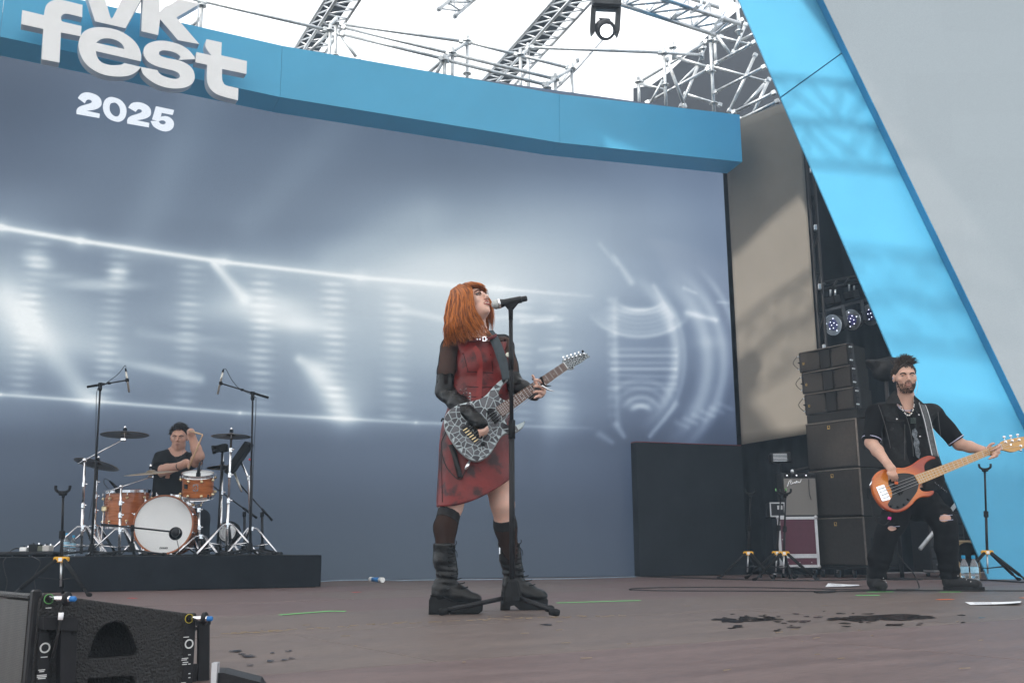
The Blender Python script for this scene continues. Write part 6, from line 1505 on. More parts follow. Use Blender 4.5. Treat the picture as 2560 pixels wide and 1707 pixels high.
def hair_strands(name, m_, parent, roots, L_of, g=.25, step=.016, col=None, width=.0045, jit=.25, seed=1, lift=None):
    """roots = [(p, dir, length)], colliders = [(centre, axes, radii)]"""
    rr = random.Random(seed); mb = MB()
    for (p, d, ln) in roots:
        p = Vector(p); d = Vector(d).normalized(); pts_ = [p.copy()]; n = max(3, int(ln / step)); st = ln / n
        wob = Vector((rr.gauss(0, 1), rr.gauss(0, 1), rr.gauss(0, .4))) * jit * .12
        for i in range(n):
            d = (d + Vector((0, 0, -1)) * g + wob * math.sin(i * .9 + rr.random())).normalized(); p = p + d * st
            for (c_, ax, r_) in L_of:
                v = p - c_; q = Vector((v.dot(ax[0]) / r_[0], v.dot(ax[1]) / r_[1], v.dot(ax[2]) / r_[2])); l_ = q.length
                if l_ < 1: p = c_ + v * (1 / max(l_, .2))
            d = (p - pts_[-1]).normalized(); pts_.append(p.copy())
        w_ = width * rr.uniform(.6, 1.3); n_ = len(pts_)
        out = (pts_[n_ // 2] - L_of[0][0]).normalized()
        dm = (pts_[-1] - pts_[0]).normalized(); fd_ = dm.cross(out); fd_ = fd_ if fd_.length > .1 else perp(dm)[0]
        mb.tube(pts_, [w_ * (.55 + .45 * math.sin(math.pi * min(1, .25 + .75 * i / (n_ - 1)))) * (1 - .75 * (i / (n_ - 1)) ** 3) for i in range(n_)], 4, flat=1.0, flatdir=fd_.normalized(), caps=False)
    return mb.build(name, m_, parent)
def hair_mat(name, a, b, rough=.42):
    m = bpy.data.materials.new(name); m.use_nodes = True; n, l = m.node_tree.nodes, m.node_tree.links; bs = n['Principled BSDF']
    ge = n.new('ShaderNodeNewGeometry'); cr = n.new('ShaderNodeValToRGB'); cr.color_ramp.elements[0].color = (*a, 1); cr.color_ramp.elements[1].color = (*b, 1)
    l.new(ge.outputs['Random Per Island'], cr.inputs[0]); l.new(cr.outputs[0], bs.inputs['Base Color']); bs.inputs['Roughness'].default_value = rough; bs.inputs['Specular IOR Level'].default_value = .35
    return m
def loft(rings, n=56, wr=None, hem=None, smooth=True, cap_top=False):
    """rings = [(centre, half-width, half-depth, side, fwd)], top to bottom -> MB"""
    mb = MB()
    for i, (c_, a, b, s_, f) in enumerate(rings):
        for k in range(n):
            th = 2 * math.pi * k / n; e = 2.3
            ca, sa = math.cos(th), math.sin(th); q = (abs(ca) ** e + abs(sa) ** e) ** (-1 / e)
            p = c_ + s_ * (ca * q * a) + f * (sa * q * b)
            if wr: p = p + (s_ * ca + f * sa) * wr(th, i / (len(rings) - 1))
            mb.v.append(p)
    for i in range(len(rings) - 1):
        for k in range(n):
            k2 = (k + 1) % n; mb.face((i * n + k, i * n + k2, (i + 1) * n + k2, (i + 1) * n + k), True)
    return mb
def spline_rows(rows, m):
    """interpolate rows of numbers smoothly to m rows"""
    rows = np.array(rows, float); x = np.arange(len(rows)); xi = np.linspace(0, len(rows) - 1, m); out = []
    for v in xi:
        i = min(int(v), len(rows) - 2); t = v - i; p0, p1, p2, p3 = rows[max(i - 1, 0)], rows[i], rows[i + 1], rows[min(i + 2, len(rows) - 1)]
        out.append(.5 * ((2 * p1) + (p2 - p0) * t + (2 * p0 - 5 * p1 + 4 * p2 - p3) * t * t + (3 * p1 - p0 - 3 * p2 + p3) * t ** 3))
    return out
def skin_mat(name, col, var=.08):
    m = mat(name, col, .48, var=var, scale=22, hue=(col[0] * 1.0, col[1] * .9, col[2] * .86), bump=.05, bscale=180)
    b = m.node_tree.nodes['Principled BSDF']; b.inputs['Subsurface Weight'].default_value = .12; b.inputs['Subsurface Radius'].default_value = (.012, .005, .003); b.inputs['Subsurface Scale'].default_value = .6
    return m

# ================================================================== the singer
SY = 5.50; ks = PXM(SY, 1200, 1100)
def sj(x, y, dy=0.0): return P(x, y, SY + dy)
singer = thing('person', 'singer with copper red bob in red leather dress and black platform boots', 'person', PZ(1215, 1531, 0))
skin1 = skin_mat('fair_skin', (.68, .45, .37))
hf = frame_of((.67, -.56, .47)); HC = sj(1183, 761, -.02)
bs_, bf_ = Vector((.94, .35, 0)).normalized(), Vector((.35, -.94, 0)).normalized()      # image-right side, body front
b1 = Solid(sj(1060, 1560, -.45), sj(1420, 690, .45), .0055)
L1 = add_head(b1, HC, hf, .97, False, .003)
b1.chain([HC + hf[1] * -.02 - hf[2] * .06, sj(1192, 815, .0), sj(1196, 845, .02)], [.050, .047, .058], .03)
b1.cap(sj(1128, 866, .02), sj(1258, 862, .03), .050, .050, .04, flat=((0, 1, 0), .8)); b1.cap(sj(1196, 880, .02), sj(1204, 1000, .0), .11, .115, .05, flat=(bf_, .72)); b1.cap(sj(1195, 1010, 0), sj(1188, 1110, 0), .12, .145, .06, flat=(bf_, .8))
RS, RE, RW = sj(1124, 876, .0), sj(1112, 978, -.03), sj(1188, 1046, -.25)
LS, LE, LW = sj(1262, 872, .02), sj(1284, 962, -.02), sj(1334, 984, -.12)
b1.chain([RS, RS.lerp(RE, .5), RE, RE.lerp(RW, .4), RW], [.052, .048, .042, .040, .028], .02); b1.chain([LS, LS.lerp(LE, .5), LE, LE.lerp(LW, .45), LW], [.050, .045, .038, .036, .027], .02)
RK, RAk = sj(1128, 1264, -.07), sj(1112, 1440, -.17); LK, LAk = sj(1256, 1258, .02), sj(1286, 1440, .13)
b1.chain([sj(1150, 1130, -.0), sj(1142, 1200, -.02), RK, sj(1113, 1318, -.12), RAk], [.09, .074, .060, .055, .036], .03)
b1.chain([sj(1228, 1125, .02), sj(1246, 1200, .02), LK, sj(1264, 1318, .08), LAk], [.098, .082, .062, .056, .036], .03)
# picking hand, closed on the strings
ph = sj(1203, 1062, -.285); b1.cap(RW, ph, .028, .030, .012, flat=((0, 1, 0), .65))
for i, (kx, ky, tx, ty) in enumerate(((1197, 1073, 1200, 1092), (1205, 1072, 1208, 1090), (1211, 1069, 1215, 1086), (1214, 1064, 1219, 1080))): finger(b1, sj(kx, ky, -.29), sj(tx, ty, -.262), Vector((.004, -.014, 0)), .0078)
finger(b1, sj(1196, 1058, -.27), sj(1214, 1083, -.258), Vector((-.006, -.006, 0)), .009)
# fretting hand: fingers come round the neck from below
lh = sj(1352, 978, -.17); b1.cap(LW, lh, .026, .030, .012, flat=((0, 1, 0), .7))
for i, (kx, ky, tx, ty) in enumerate(((1362, 964, 1334, 949), (1361, 974, 1333, 966), (1357, 984, 1334, 981), (1351, 992, 1336, 995))): finger(b1, sj(kx, ky, -.175), sj(tx, ty, -.248), Vector((.004, -.030, .004)), .0085)
finger(b1, sj(1345, 968, -.17), sj(1331, 938, -.215), Vector((-.004, .0, .012)), .0090)
b1.cap(sj(1112, 1490, -.19), sj(1140, 1494, -.19), .03, .026, .03); b1.cap(sj(1290, 1486, .13), sj(1315, 1490, .13), .03, .026, .03)
b1.cap(RAk, sj(1112, 1490, -.19), .032, .03, .02); b1.cap(LAk, sj(1290, 1486, .13), .032, .03, .02)
b1.mesh('body', skin1, singer)
face_parts(singer, L1, hf, .97, hf[1] * 1 - hf[0] * .1, mat('rose_lipstick', (.36, .10, .09), .35), mat('auburn_brow', (.16, .05, .02), .6), liner=mat('black_eye_makeup', (.012, .010, .012), .5), mouth=.0035, brow=(0, .001))
# nails
for (x, y) in ((1332, 948), (1331, 966)): MB().sphere(sj(x, y, -.254), (.006, .004, .004), 8, 6).build('nail', M_rubber, singer)
# sheer top on shoulders and arms
M_sheer = mat('sheer_black_mesh', (.014, .009, .009), .8, var=.12, spec=.05, alpha=.72)
s2 = Solid(sj(1060, 1070, -.40), sj(1320, 815, .30), .007)
s2.cap(sj(1128, 864, .02), sj(1258, 860, .03), .057, .057, .05, flat=((0, 1, 0), .85)); s2.cap(sj(1196, 872, .02), sj(1202, 930, .0), .105, .115, .05, flat=(bf_, .70))
s2.chain([RS, RS.lerp(RE, .5), RE], [.058, .054, .048], .02); s2.chain([LS, LS.lerp(LE, .5), LE], [.056, .051, .045], .02)
s2.ell(sj(1202, 832, -.07), (.078, .08, .048), .012, None, 'cut'); s2.disp(hermite_noise(9, 40, .0016))
s2.mesh('sheer_top', M_sheer, singer)
# long fingerless gloves
M_leather = mat('black_leather', (.0035, .0035, .004), .30, var=.25, scale=14, bump=.35, bscale=45, spec=.28)
s3 = Solid(sj(1060, 1100, -.42), sj(1390, 915, .15), .006)
e2_ = RS.lerp(RE, .62); s3.chain([e2_, RE, RE.lerp(RW, .45), RW, ph + Vector((-.004, 0, .006))], [.056, .053, .049, .037, .036], .02); s3.plane(e2_, (e2_ - RE)); s3.disp(hermite_noise(3, 55, .0034)); s3.disp(hermite_noise(5, 110, .0016))
e3_ = LS.lerp(LE, .72); s3b = Solid(sj(1240, 1030, -.30), sj(1390, 915, .15), .006); s3b.chain([e3_, LE, LE.lerp(LW, .5), LW, lh.lerp(LW, .25)], [.051, .048, .044, .034, .034], .02); s3b.plane(e3_, (e3_ - LE)); s3b.disp(hermite_noise(8, 60, .003))
s3.mesh('glove', M_leather, singer); s3b.mesh('glove', M_leather, singer)
for (a, b) in (((1352, 942), (1368, 974)), ((1352, 960), (1378, 964)), ((1354, 964), (1386, 978))):
    p, q_ = sj(*a, -.27), sj(*b, -.25); MB().tube(crv([p, p.lerp(q_, .5) + Vector((0, -.005, -.006)), q_], 5), [.007 * (1 - i / 11) + .0006 for i in range(11)], 8).build('glove_spike', M_chrome if a[0] == 1354 else M_rubber, singer)
# the red leather dress
M_red = mat('oxblood_leather', (.135, .011, .010), .42, var=.4, scale=7, bump=.3, bscale=30, spec=.3, spots=((.026, .005, .006), 11, .52))
rows = [  # centre x, y, half width px, depth ratio, dy
    (1204, 862, 54, .78, .015), (1206, 880, 60, .84, .00), (1209, 905, 65, .86, -.01), (1208, 935, 68, .78, -.005), (1206, 960, 70, .76, .0), (1202, 990, 73, .76, .0), (1198, 1020, 78, .78, .0), (1193, 1060, 84, .80, .0), (1190, 1100, 88, .80, .0), (1189, 1150, 89, .78, -.01), (1188, 1190, 89, .84, -.02), (1188, 1212, 90, .86, -.025)]
rs = spline_rows(rows, 46); rings = []
for (cx, cy, hw, dr, dy) in rs:
    c_ = sj(cx, cy, dy); rings.append((c_, hw * ks * 1.02, hw * ks * dr, bs_, bf_))
def wr1(th, v):
    return .0035 * math.sin(9 * th + 30 * v) * max(0, .3 - abs(v - .25)) * 3 + .004 * math.sin(42 * v + 3 * math.sin(th * 2)) * math.exp(-((v - .28) / .13) ** 2) + .003 * math.sin(5 * th + 11 * v) * v + .0035 * math.sin(24 * v + th * 5) * max(0, v - .3)
mb = loft(rings, 72, wr1)
# slanted hem: long on her right, high on her left
n = 72; zl, zh = sj(1120, 1268, 0).z, sj(1275, 1186, 0).z; z_keep = rings[30][0].z; zend = rings[-1][0].z
for idx_, p in enumerate(mb.v):
    if p.z < z_keep:
        side_ = (p - sj(1188, 1190, 0)).dot(bs_) / (90 * ks); tt = max(0, min(1, (side_ + .85) / 1.8)); zt = zl + (zh - zl) * (tt ** 1.25) - .008 * math.sin(tt * 3.1)
        p.z = z_keep + (p.z - z_keep) * (z_keep - zt) / (z_keep - zend)
dress = mb.build('dress', M_red, singer); dress.modifiers.new('thickness', 'SOLIDIFY').thickness = -.004
# bodice yoke, straps, centre band, seams, buckle
front = lambda px, py, off=0.0: sj(px, py, -.155 - off)
def ribbon(pts3, w, m_, nm, wd=None, th=.004):
    q_ = crv(pts3, 5); mb_ = MB()
    for i in range(len(q_) - 1):
        pass
    d_ = [(q_[min(i + 1, len(q_) - 1)] - q_[max(i - 1, 0)]).normalized() for i in range(len(q_))]; ws = [(wd if wd is not None else Vector((0, -1, 0)).cross(x)).normalized() for x in d_]
    mb_.strip(q_, w, [(a.cross(Vector((0, -1, .05)))).normalized() for a in d_]); o_ = mb_.build(nm, m_, singer); o_.modifiers.new('t', 'SOLIDIFY').thickness = th; return o_
ribbon([sj(1150, 836, .03), sj(1150, 846, -.045), sj(1156, 862, -.085), sj(1166, 880, -.112)], .052, M_red, 'dress_strap')
ribbon([sj(1252, 842, .05), sj(1256, 852, -.02), sj(1254, 868, -.06), sj(1246, 884, -.085)], .045, M_red, 'dress_strap')
M_redb = mat('bright_red_leather', (.19, .012, .010), .4, var=.25, bump=.15, bscale=40)
def on_dress(px, py, off=.004):
    o_ = EYE; d_ = ray(px, py).normalized(); ok, loc, nn, fi = dress.ray_cast(o_ - Vector(dress.parent['_o']), d_)
    return (loc + Vector(dress.parent['_o'])) - d_ * off if ok else sj(px, py, -.15)
bpy.context.view_layer.update()
def on_band(pts_, w, m_, nm, off=.0035):
    q_ = [on_dress(x, y, off) for x, y in pts_]; q_ = crv(q_, 3); mb_ = MB(); d_ = [(q_[min(i + 1, len(q_) - 1)] - q_[max(i - 1, 0)]).normalized() for i in range(len(q_))]
    mb_.strip(q_, w, [a.cross((EYE - p).normalized()).normalized() for a, p in zip(d_, q_)]); return mb_.build(nm, m_, singer)
on_band([(1184, 868), (1194, 880), (1199, 900), (1200, 925), (1199, 950), (1198, 975), (1196, 1000)], .030, M_redb, 'centre_band')
M_seam = mat('dark_seam', (.03, .006, .006), .7)
for pts_ in ([(1146, 930), (1170, 929), (1200, 930), (1230, 932), (1268, 932)], [(1140, 962), (1170, 966), (1200, 968), (1230, 967), (1270, 962)], [(1136, 985), (1165, 990), (1200, 992), (1235, 989), (1270, 984)], [(1158, 880), (1164, 905), (1170, 928)], [(1104, 1110), (1104, 1160), (1105, 1210), (1106, 1255)], [(1226, 885), (1230, 905), (1232, 928)]): on_band(pts_, .0045, M_seam, 'seam', .003)
on_band([(1137, 998), (1165, 1003), (1200, 1005), (1240, 1002), (1272, 996)], .022, M_red, 'belt', .006)
for (x, y) in ((1150, 977), (1157, 986), (1163, 974), (1148, 992), (1165, 984)): p = on_dress(x, y, .008); MB().tube([p, p + Vector((.006, -.012, .006))], [.004, .0008], 6).build('belt_spike', M_chrome, singer)
for i in range(6):
    p = on_dress(1175 + (i % 2) * 2, 984 + i * 4, .012); MB().lathe([(.0042, -.0012), (.0058, 0), (.0042, .0012), (.003, 0)], p, (1, 0, 0) if i % 2 else (0, 1, 0), 8, False, False).build('belt_chain_link', M_chrome, singer)
# collar strap with buckle
cs_ = [sj(1180, 846, -.115), sj(1194, 848, -.128), sj(1210, 848, -.130), sj(1228, 844, -.118), sj(1242, 838, -.09)]
mbc = MB(); qc = crv(cs_, 4); mbc.strip(qc, .020, [Vector((0, 0, 1))] * len(qc)); oc = mbc.build('collar_strap', mat('burgundy_strap', (.12, .012, .014), .42), singer); oc.modifiers.new('t', 'SOLIDIFY').thickness = .003
bc_ = sj(1211, 847, -.136); poly_mesh('buckle', [[(-.010, -.013), (.010, -.013), (.010, .013), (-.010, .013)], [(-.006, -.009), (.006, -.009), (.006, .009), (-.006, .009)]], .003, M_chrome, oc, (bc_, Vector((1, -.05, .05)).normalized(), Z, Vector((0, -1, 0))))
for x in (1193, 1200, 1217): MB().lathe([(.0042, 0), (.0042, .002), (.0022, .002)], sj(x, 848, -.133), (0, -1, 0), 10, False, False).build('eyelet', M_chrome, oc)
# socks
M_sock = mat('sheer_black_sock', (.020, .011, .009), .75, spec=.05, var=.1, alpha=.86); M_sockband = mat('black_sock_band', (.012, .011, .012), .8)
for (K_, mid, A_, yb, nm) in ((RK, sj(1113, 1318, -.12), RAk, 1, 'r'), (LK, sj(1264, 1318, .08), LAk, 2, 'l')):
    s4 = Solid(Vector((min(K_.x, A_.x) - .12, min(K_.y, A_.y) - .15, A_.z - .02)), Vector((max(K_.x, A_.x) + .12, max(K_.y, A_.y) + .15, K_.z + .06)), .006)
    s4.chain([K_, mid, A_], [.0635 + (.002 if yb == 2 else 0), .0585, .04], .03); ct = K_.lerp(mid, .30 if yb == 1 else .62); up_ = (K_ - mid).normalized()
    s4.plane(ct, up_ + Vector((.12 if yb == 1 else -.02, 0, 0))); s4.mesh('sock', M_sock, singer)
    s5 = Solid(Vector((min(K_.x, A_.x) - .12, min(K_.y, A_.y) - .15, mid.z - .1)), Vector((max(K_.x, A_.x) + .12, max(K_.y, A_.y) + .15, K_.z + .06)), .006)
    s5.chain([K_, mid, A_], [.0655 + (.002 if yb == 2 else 0), .0605, .042], .03); s5.plane(ct + up_ * .002, up_ + Vector((.12 if yb == 1 else -.02, 0, 0))); s5.plane(ct - up_ * .052, -up_ - Vector((.12 if yb == 1 else -.02, 0, 0))); s5.mesh('sock_band', M_sockband, singer)
# platform boots
M_sole = mat('black_rubber_sole', (.010, .010, .011), .6, spec=.15, var=.25, scale=20)
def boot(X, dyc, toe_dy, label_part):
    """X maps a template pixel (image-left boot) to this boot's pixel"""
    q = lambda x, y, d=0.0: sj(*X(x, y), dyc + d)
    so = Solid(q(1060, 1560) + Vector((-.05, -.16, -.01)), q(1230, 1340) + Vector((.05, .18, .03)), .0065)
    so.chain([q(1111, 1362), q(1112, 1400), q(1116, 1432), q(1118, 1462)], [.060, .057, .052, .054], .02)
    so.cap(q(1112, 1478), q(1150, 1484, toe_dy * .4), .052, .048, .03); so.cap(q(1140, 1486, toe_dy * .4), q(1180, 1496, toe_dy), .045, .040, .03, flat=((0, 0, 1), .75)); so.ell(q(1182, 1496, toe_dy), (.050, .046, .030), .02); so.cap(q(1104, 1470), q(1100, 1490), .048, .046, .03)
    so.plane(q(1111, 1358), (0.05, 0, 1)); so.plane(q(1140, 1508), (0, 0, -1))
    so.disp(hermite_noise(int(dyc * 100) + 77, 34, .0035)); so.disp(lambda x, y, z: .0035 * np.sin(z * 190 + 20 * x) * np.exp(-((z - q(1115, 1440).z) / .06) ** 2))
    bt = so.mesh('boot', M_leather, singer)
    # sole: heel block, arch gap, ridged toe block
    out = [(1073, 1534), (1074, 1498), (1079, 1486), (1100, 1486), (1122, 1494), (1150, 1503), (1180, 1506), (1203, 1501), (1208, 1506), (1206, 1526), (1196, 1531), (1166, 1534), (1128, 1534), (1112, 1520), (1102, 1522), (1100, 1534)]
    p0 = q(1140, 1500); nrm = Vector((0, -1, 0)); c2 = [((q(x, y) - p0).x, (q(x, y) - p0).z) for x, y in out]
    zmin = min(z for _, z in c2); c2 = [(a, max(z, .002 - p0.z) if z < zmin + .012 else z) for a, z in c2]
    c2 = [(a, (.001 - p0.z) if y_ >= 1530 else z) for (a, z), (_, y_) in zip(c2, out)]
    poly_mesh('sole', [c2], .088, M_sole, singer, (p0 + Vector((0, .0, 0)), RIGHT0, Z, nrm), bevel=.006)
    for i in range(7): MB().box(q(1140 + i * 9, 1529) + Vector((0, -.0475, .004)), (.004, .004, .022)).build('tread', M_rubber, bt)
    MB().tube(crv([q(1078, 1487) + Vector((0, -.05, 0)), q(1105, 1489) + Vector((0, -.052, 0)), q(1150, 1505) + Vector((0, -.052, 0)), q(1204, 1503) + Vector((0, -.03, 0))], 5), .004, 6).build('welt', M_rubber, bt)
    for i in range(10):
        y = 1368 + i * 11; x = 1130 + (0 if i < 6 else (i - 5) * 8); MB().tube(crv([q(x - 8, y + 2) + Vector((0, -.056, 0)), q(x + 1, y + 1) + Vector((.0, -.050, 0)), q(x + 6, y - 1) + Vector((.004, -.03, .0))], 3), .0032, 5).build('lace', M_rubber, bt)
    for a, b in (((1134, 1366), (1142, 1352)), ((1134, 1368), (1144, 1392))): MB().tube(crv([q(*a) + Vector((0, -.04, 0)), q((a[0] + b[0]) / 2 + 4, (a[1] + b[1]) / 2) + Vector((0, -.05, 0)), q(*b) + Vector((0, -.045, 0))], 4), .0026, 5).build('lace_end', M_rubber, bt)
    return bt
boot(lambda x, y: (x, y), -.19, -.02, 'near')
def map2(x, y):
    t = min(1, max(0, (y - 1455) / 25)); xa = x + 161 + (y - 1362) * .07; xb = 1251 + (x - 1073) * .88
    return (xa * (1 - t) + xb * t, 1525 + (y - 1534) * .97)
boot(map2, .13, -.02, 'far')
MB().box(sj(1249, 1376, .07), (.006, .006, .035)).build('zip_pull', M_chrome, singer)
# copper bob with fringe
M_hair1 = hair_mat('copper_hair', (.11, .022, .004), (.60, .185, .030)); s_, f_, u_ = hf; kh = .97
cs = Solid(HC - Vector((.16, .16, .17)), HC + Vector((.16, .16, .16)), .007)
cs.ell(HC - f_ * .022 + u_ * .036, (.085, .101, .094), 0, hf); cs.ell(HC - f_ * .062 - Z * .05 - Vector((.02, 0, 0)), (.072, .058, .115), .04)
cs.cutf(lambda x, y, z: ((x - HC.x) * f_.x + (y - HC.y) * f_.y + (z - HC.z) * f_.z) - .030 - .9 * np.maximum(0, ((x - HC.x) * u_.x + (y - HC.y) * u_.y + (z - HC.z) * u_.z) - .02))
cs.mesh('hair_base', mat('copper_hair_base', (.10, .024, .006), .6, var=.3, scale=30), singer)
coll = [(HC - f_ * .018 + u_ * .036, hf, (.083, .101, .093)), (HC + f_ * .018 - u_ * .03, hf, (.070, .074, .098)), (sj(1192, 822, 0), (Vector((1, 0, 0)), Vector((0, 1, 0)), Z), (.058, .058, .08)), (sj(1190, 868, .02), (bs_, bf_, Z), (.19, .075, .07))]
rr = random.Random(11); roots = []
def head_pt(az, el, r=1.0):                       # az 0 = front, measured round the crown
    d = f_ * math.cos(az) * math.cos(el) + s_ * math.sin(az) * math.cos(el) + u_ * math.sin(el)
    c_ = HC - f_ * .018 + u_ * .036; return c_ + Vector((0, 0, 0)) + s_ * (d.dot(s_) * .083 * r) + f_ * (d.dot(f_) * .101 * r) + u_ * (d.dot(u_) * .093 * r)
for i in range(2100):
    az = rr.uniform(-math.pi, math.pi); el = R(rr.uniform(18, 90))
    if abs(az) < R(50): continue
    p = head_pt(az, el, 1.0 + rr.uniform(0, .06)); d = (f_ * math.cos(az) + s_ * math.sin(az)) * .8 - u_ * .35
    back = .5 - .5 * math.cos(az); ln = .16 + .13 * back + rr.uniform(-.03, .035) + (el * .06)
    roots.append((p, d, ln))
hair_strands('hair', M_hair1, singer, roots, coll, .30, .016, width=.0030, seed=2)
roots = []
for i in range(520):                              # fringe, combed forward from the crown
    az = R(rr.uniform(-58, 58)); el = R(rr.uniform(55, 88)); p = head_pt(az * .9, el, 1.02 + rr.uniform(0, .05)); d = f_ * math.cos(az) + s_ * math.sin(az) * .9 + u_ * .05
    roots.append((p, d, (.105 + rr.uniform(-.012, .012)) * (1.0 if abs(az) < R(45) else 1.12) * (1.0 - (el - R(72)) * -.5)))
def fringe(roots):
    mb_ = MB(); c_ = HC - f_ * .018 + u_ * .036
    for (p, d, ln) in roots:
        pts_ = [p]; n = 8
        for j in range(n):
            d = (d - u_ * .22).normalized(); q_ = pts_[-1] + d * (ln / n); v = q_ - c_; w_ = Vector((v.dot(s_) / .083, v.dot(f_) / .100, v.dot(u_) / .096)).length
            if w_ < 1: q_ = c_ + v / w_
            pts_.append(q_)
        mb_.tube(pts_, [.0028 * (1 - .8 * (j / n) ** 2) for j in range(n + 1)], 4, caps=False)
    return mb_.build('hair_fringe', M_hair1, singer)
fringe(roots)
mb = MB()                                         # locks framing the cheek and falling over the collar
G = [[(1150, 712, -.06), (1176, 722, -.115), (1182, 748, -.135), (1186, 775, -.13), (1203, 800, -.12), (1224, 838, -.13)], [(1146, 714, -.06), (1166, 730, -.12), (1170, 760, -.14), (1174, 790, -.14), (1184, 815, -.135), (1204, 842, -.14)],
     [(1140, 718, -.05), (1152, 740, -.12), (1152, 775, -.15), (1156, 805, -.15), (1166, 828, -.14), (1176, 850, -.14)], [(1134, 722, -.04), (1136, 750, -.11), (1132, 785, -.15), (1134, 815, -.15), (1138, 840, -.13), (1144, 858, -.12)], [(1128, 728, -.02), (1120, 760, -.08), (1113, 795, -.11), (1113, 825, -.11), (1112, 848, -.09), (1108, 866, -.06)]]
for i in range(820):
    u = rr.random() * (len(G) - 1); a = int(u); t = u - a; w = rr.gauss(0, 1); e = rr.uniform(.62, 1.08)
    pts_ = [sj(*(G[a][j][q] * (1 - t) + G[min(a + 1, len(G) - 1)][j][q] * t + (rr.gauss(0, 2.2) if q < 2 else rr.uniform(-.004, .018)) * (.4 + .25 * j) * (1 if q < 2 else .8) for q in range(3))) for j in range(6)]
    pts_ = crv(pts_, 4); pts_ = pts_[:max(8, int(len(pts_) * min(1, e)))]; n_ = len(pts_)
    mb.tube(pts_, [.0029 * rr.uniform(.8, 1.1) * (1 - .8 * (j / (n_ - 1)) ** 3) for j in range(n_)], 4, caps=False)
mb.build('hair_lock', M_hair1, singer)

# ================================================================== the bassist
BYP = 7.75; kb = PXM(BYP, 2270, 1200)
def bj(x, y, dy=0.0): return P(x, y, BYP + dy)
bassist = thing('person', 'bearded bass player in black denim vest and ripped black jeans', 'person', PZ(2290, 1476, 0))
skin2 = skin_mat('light_skin', (.56, .36, .28))
hb = frame_of((-.12, -.985, -.07)); HB = bj(2262, 943, -.02)
hb_roll = hb
b2 = Solid(bj(2130, 1500, -.45), bj(2520, 880, .45), .0068)
L2 = add_head(b2, HB, hb, 1.07, True)
b2.chain([HB - hb[2] * .07 - hb[1] * .015, bj(2266, 998, .02), bj(2268, 1022, .03)], [.058, .060, .070], .03)
b2.cap(bj(2196, 1030, .04), bj(2336, 1034, .04), .062, .062, .05, flat=((0, 1, 0), .9)); b2.cap(bj(2264, 1060, .03), bj(2270, 1180, .03), .15, .14, .06, flat=((0, 1, 0), .7)); b2.cap(bj(2270, 1200, .03), bj(2282, 1250, .03), .14, .145, .06, flat=((0, 1, 0), .75))
BRS, BRE, BRW = bj(2188, 1036, .03), bj(2178, 1106, -.02), bj(2218, 1158, -.27)
BLS, BLE, BLW = bj(2340, 1040, .04), bj(2398, 1110, .0), bj(2464, 1127, -.16)
b2.chain([BRS, BRE, BRE.lerp(BRW, .4), BRW], [.056, .047, .045, .030], .02); b2.chain([BLS, BLE, BLE.lerp(BLW, .4), BLW], [.055, .046, .043, .030], .02)
bh = bj(2229, 1172, -.30); b2.cap(BRW, bh, .031, .036, .015, flat=((0, 1, 0), .6))
for i, (kx, ky, tx, ty) in enumerate(((2236, 1178, 2243, 1200), (2231, 1181, 2237, 1203), (2225, 1182, 2230, 1202), (2219, 1181, 2222, 1199))): finger(b2, bj(kx, ky, -.315), bj(tx, ty, -.285), Vector((0, -.020, 0)), .0098, .004)
finger(b2, bj(2222, 1166, -.30), bj(2240, 1192, -.29), Vector((-.004, -.006, 0)), .0105)
lhb = bj(2478, 1128, -.20); b2.cap(BLW, lhb, .030, .034, .015, flat=((0, 1, 0), .65))
for i, (kx, ky, tx, ty) in enumerate(((2497, 1112, 2478, 1126), (2499, 1120, 2481, 1134), (2496, 1130, 2477, 1142), (2490, 1139, 2472, 1147))): finger(b2, bj(kx, ky, -.215), bj(tx, ty, -.262), Vector((.012, -.034, .006)), .0102, .004)
finger(b2, bj(2470, 1118, -.2), bj(2486, 1108, -.215), Vector((0, 0, .008)), .011)
b2.chain([bj(2246, 1262, .02), bj(2219, 1330, -.12), bj(2190, 1440, .0)], [.10, .065, .045], .03); b2.chain([bj(2318, 1262, .03), bj(2362, 1300, -.18), bj(2372, 1432, -.05)], [.10, .067, .045], .03)
b2.cap(bj(2190, 1440, .0), bj(2188, 1450, .0), .042, .04, .02); b2.cap(bj(2372, 1432, -.05), bj(2372, 1448, -.05), .042, .04, .02)
b2.mesh('body', skin2, bassist)
face_parts(bassist, L2, hb, 1.07, Vector((-.35, -.93, .05)), mat('muted_lip', (.38, .17, .14), .5), mat('dark_brow', (.035, .022, .015), .7), brow=(0, -.004), browang=-.004)
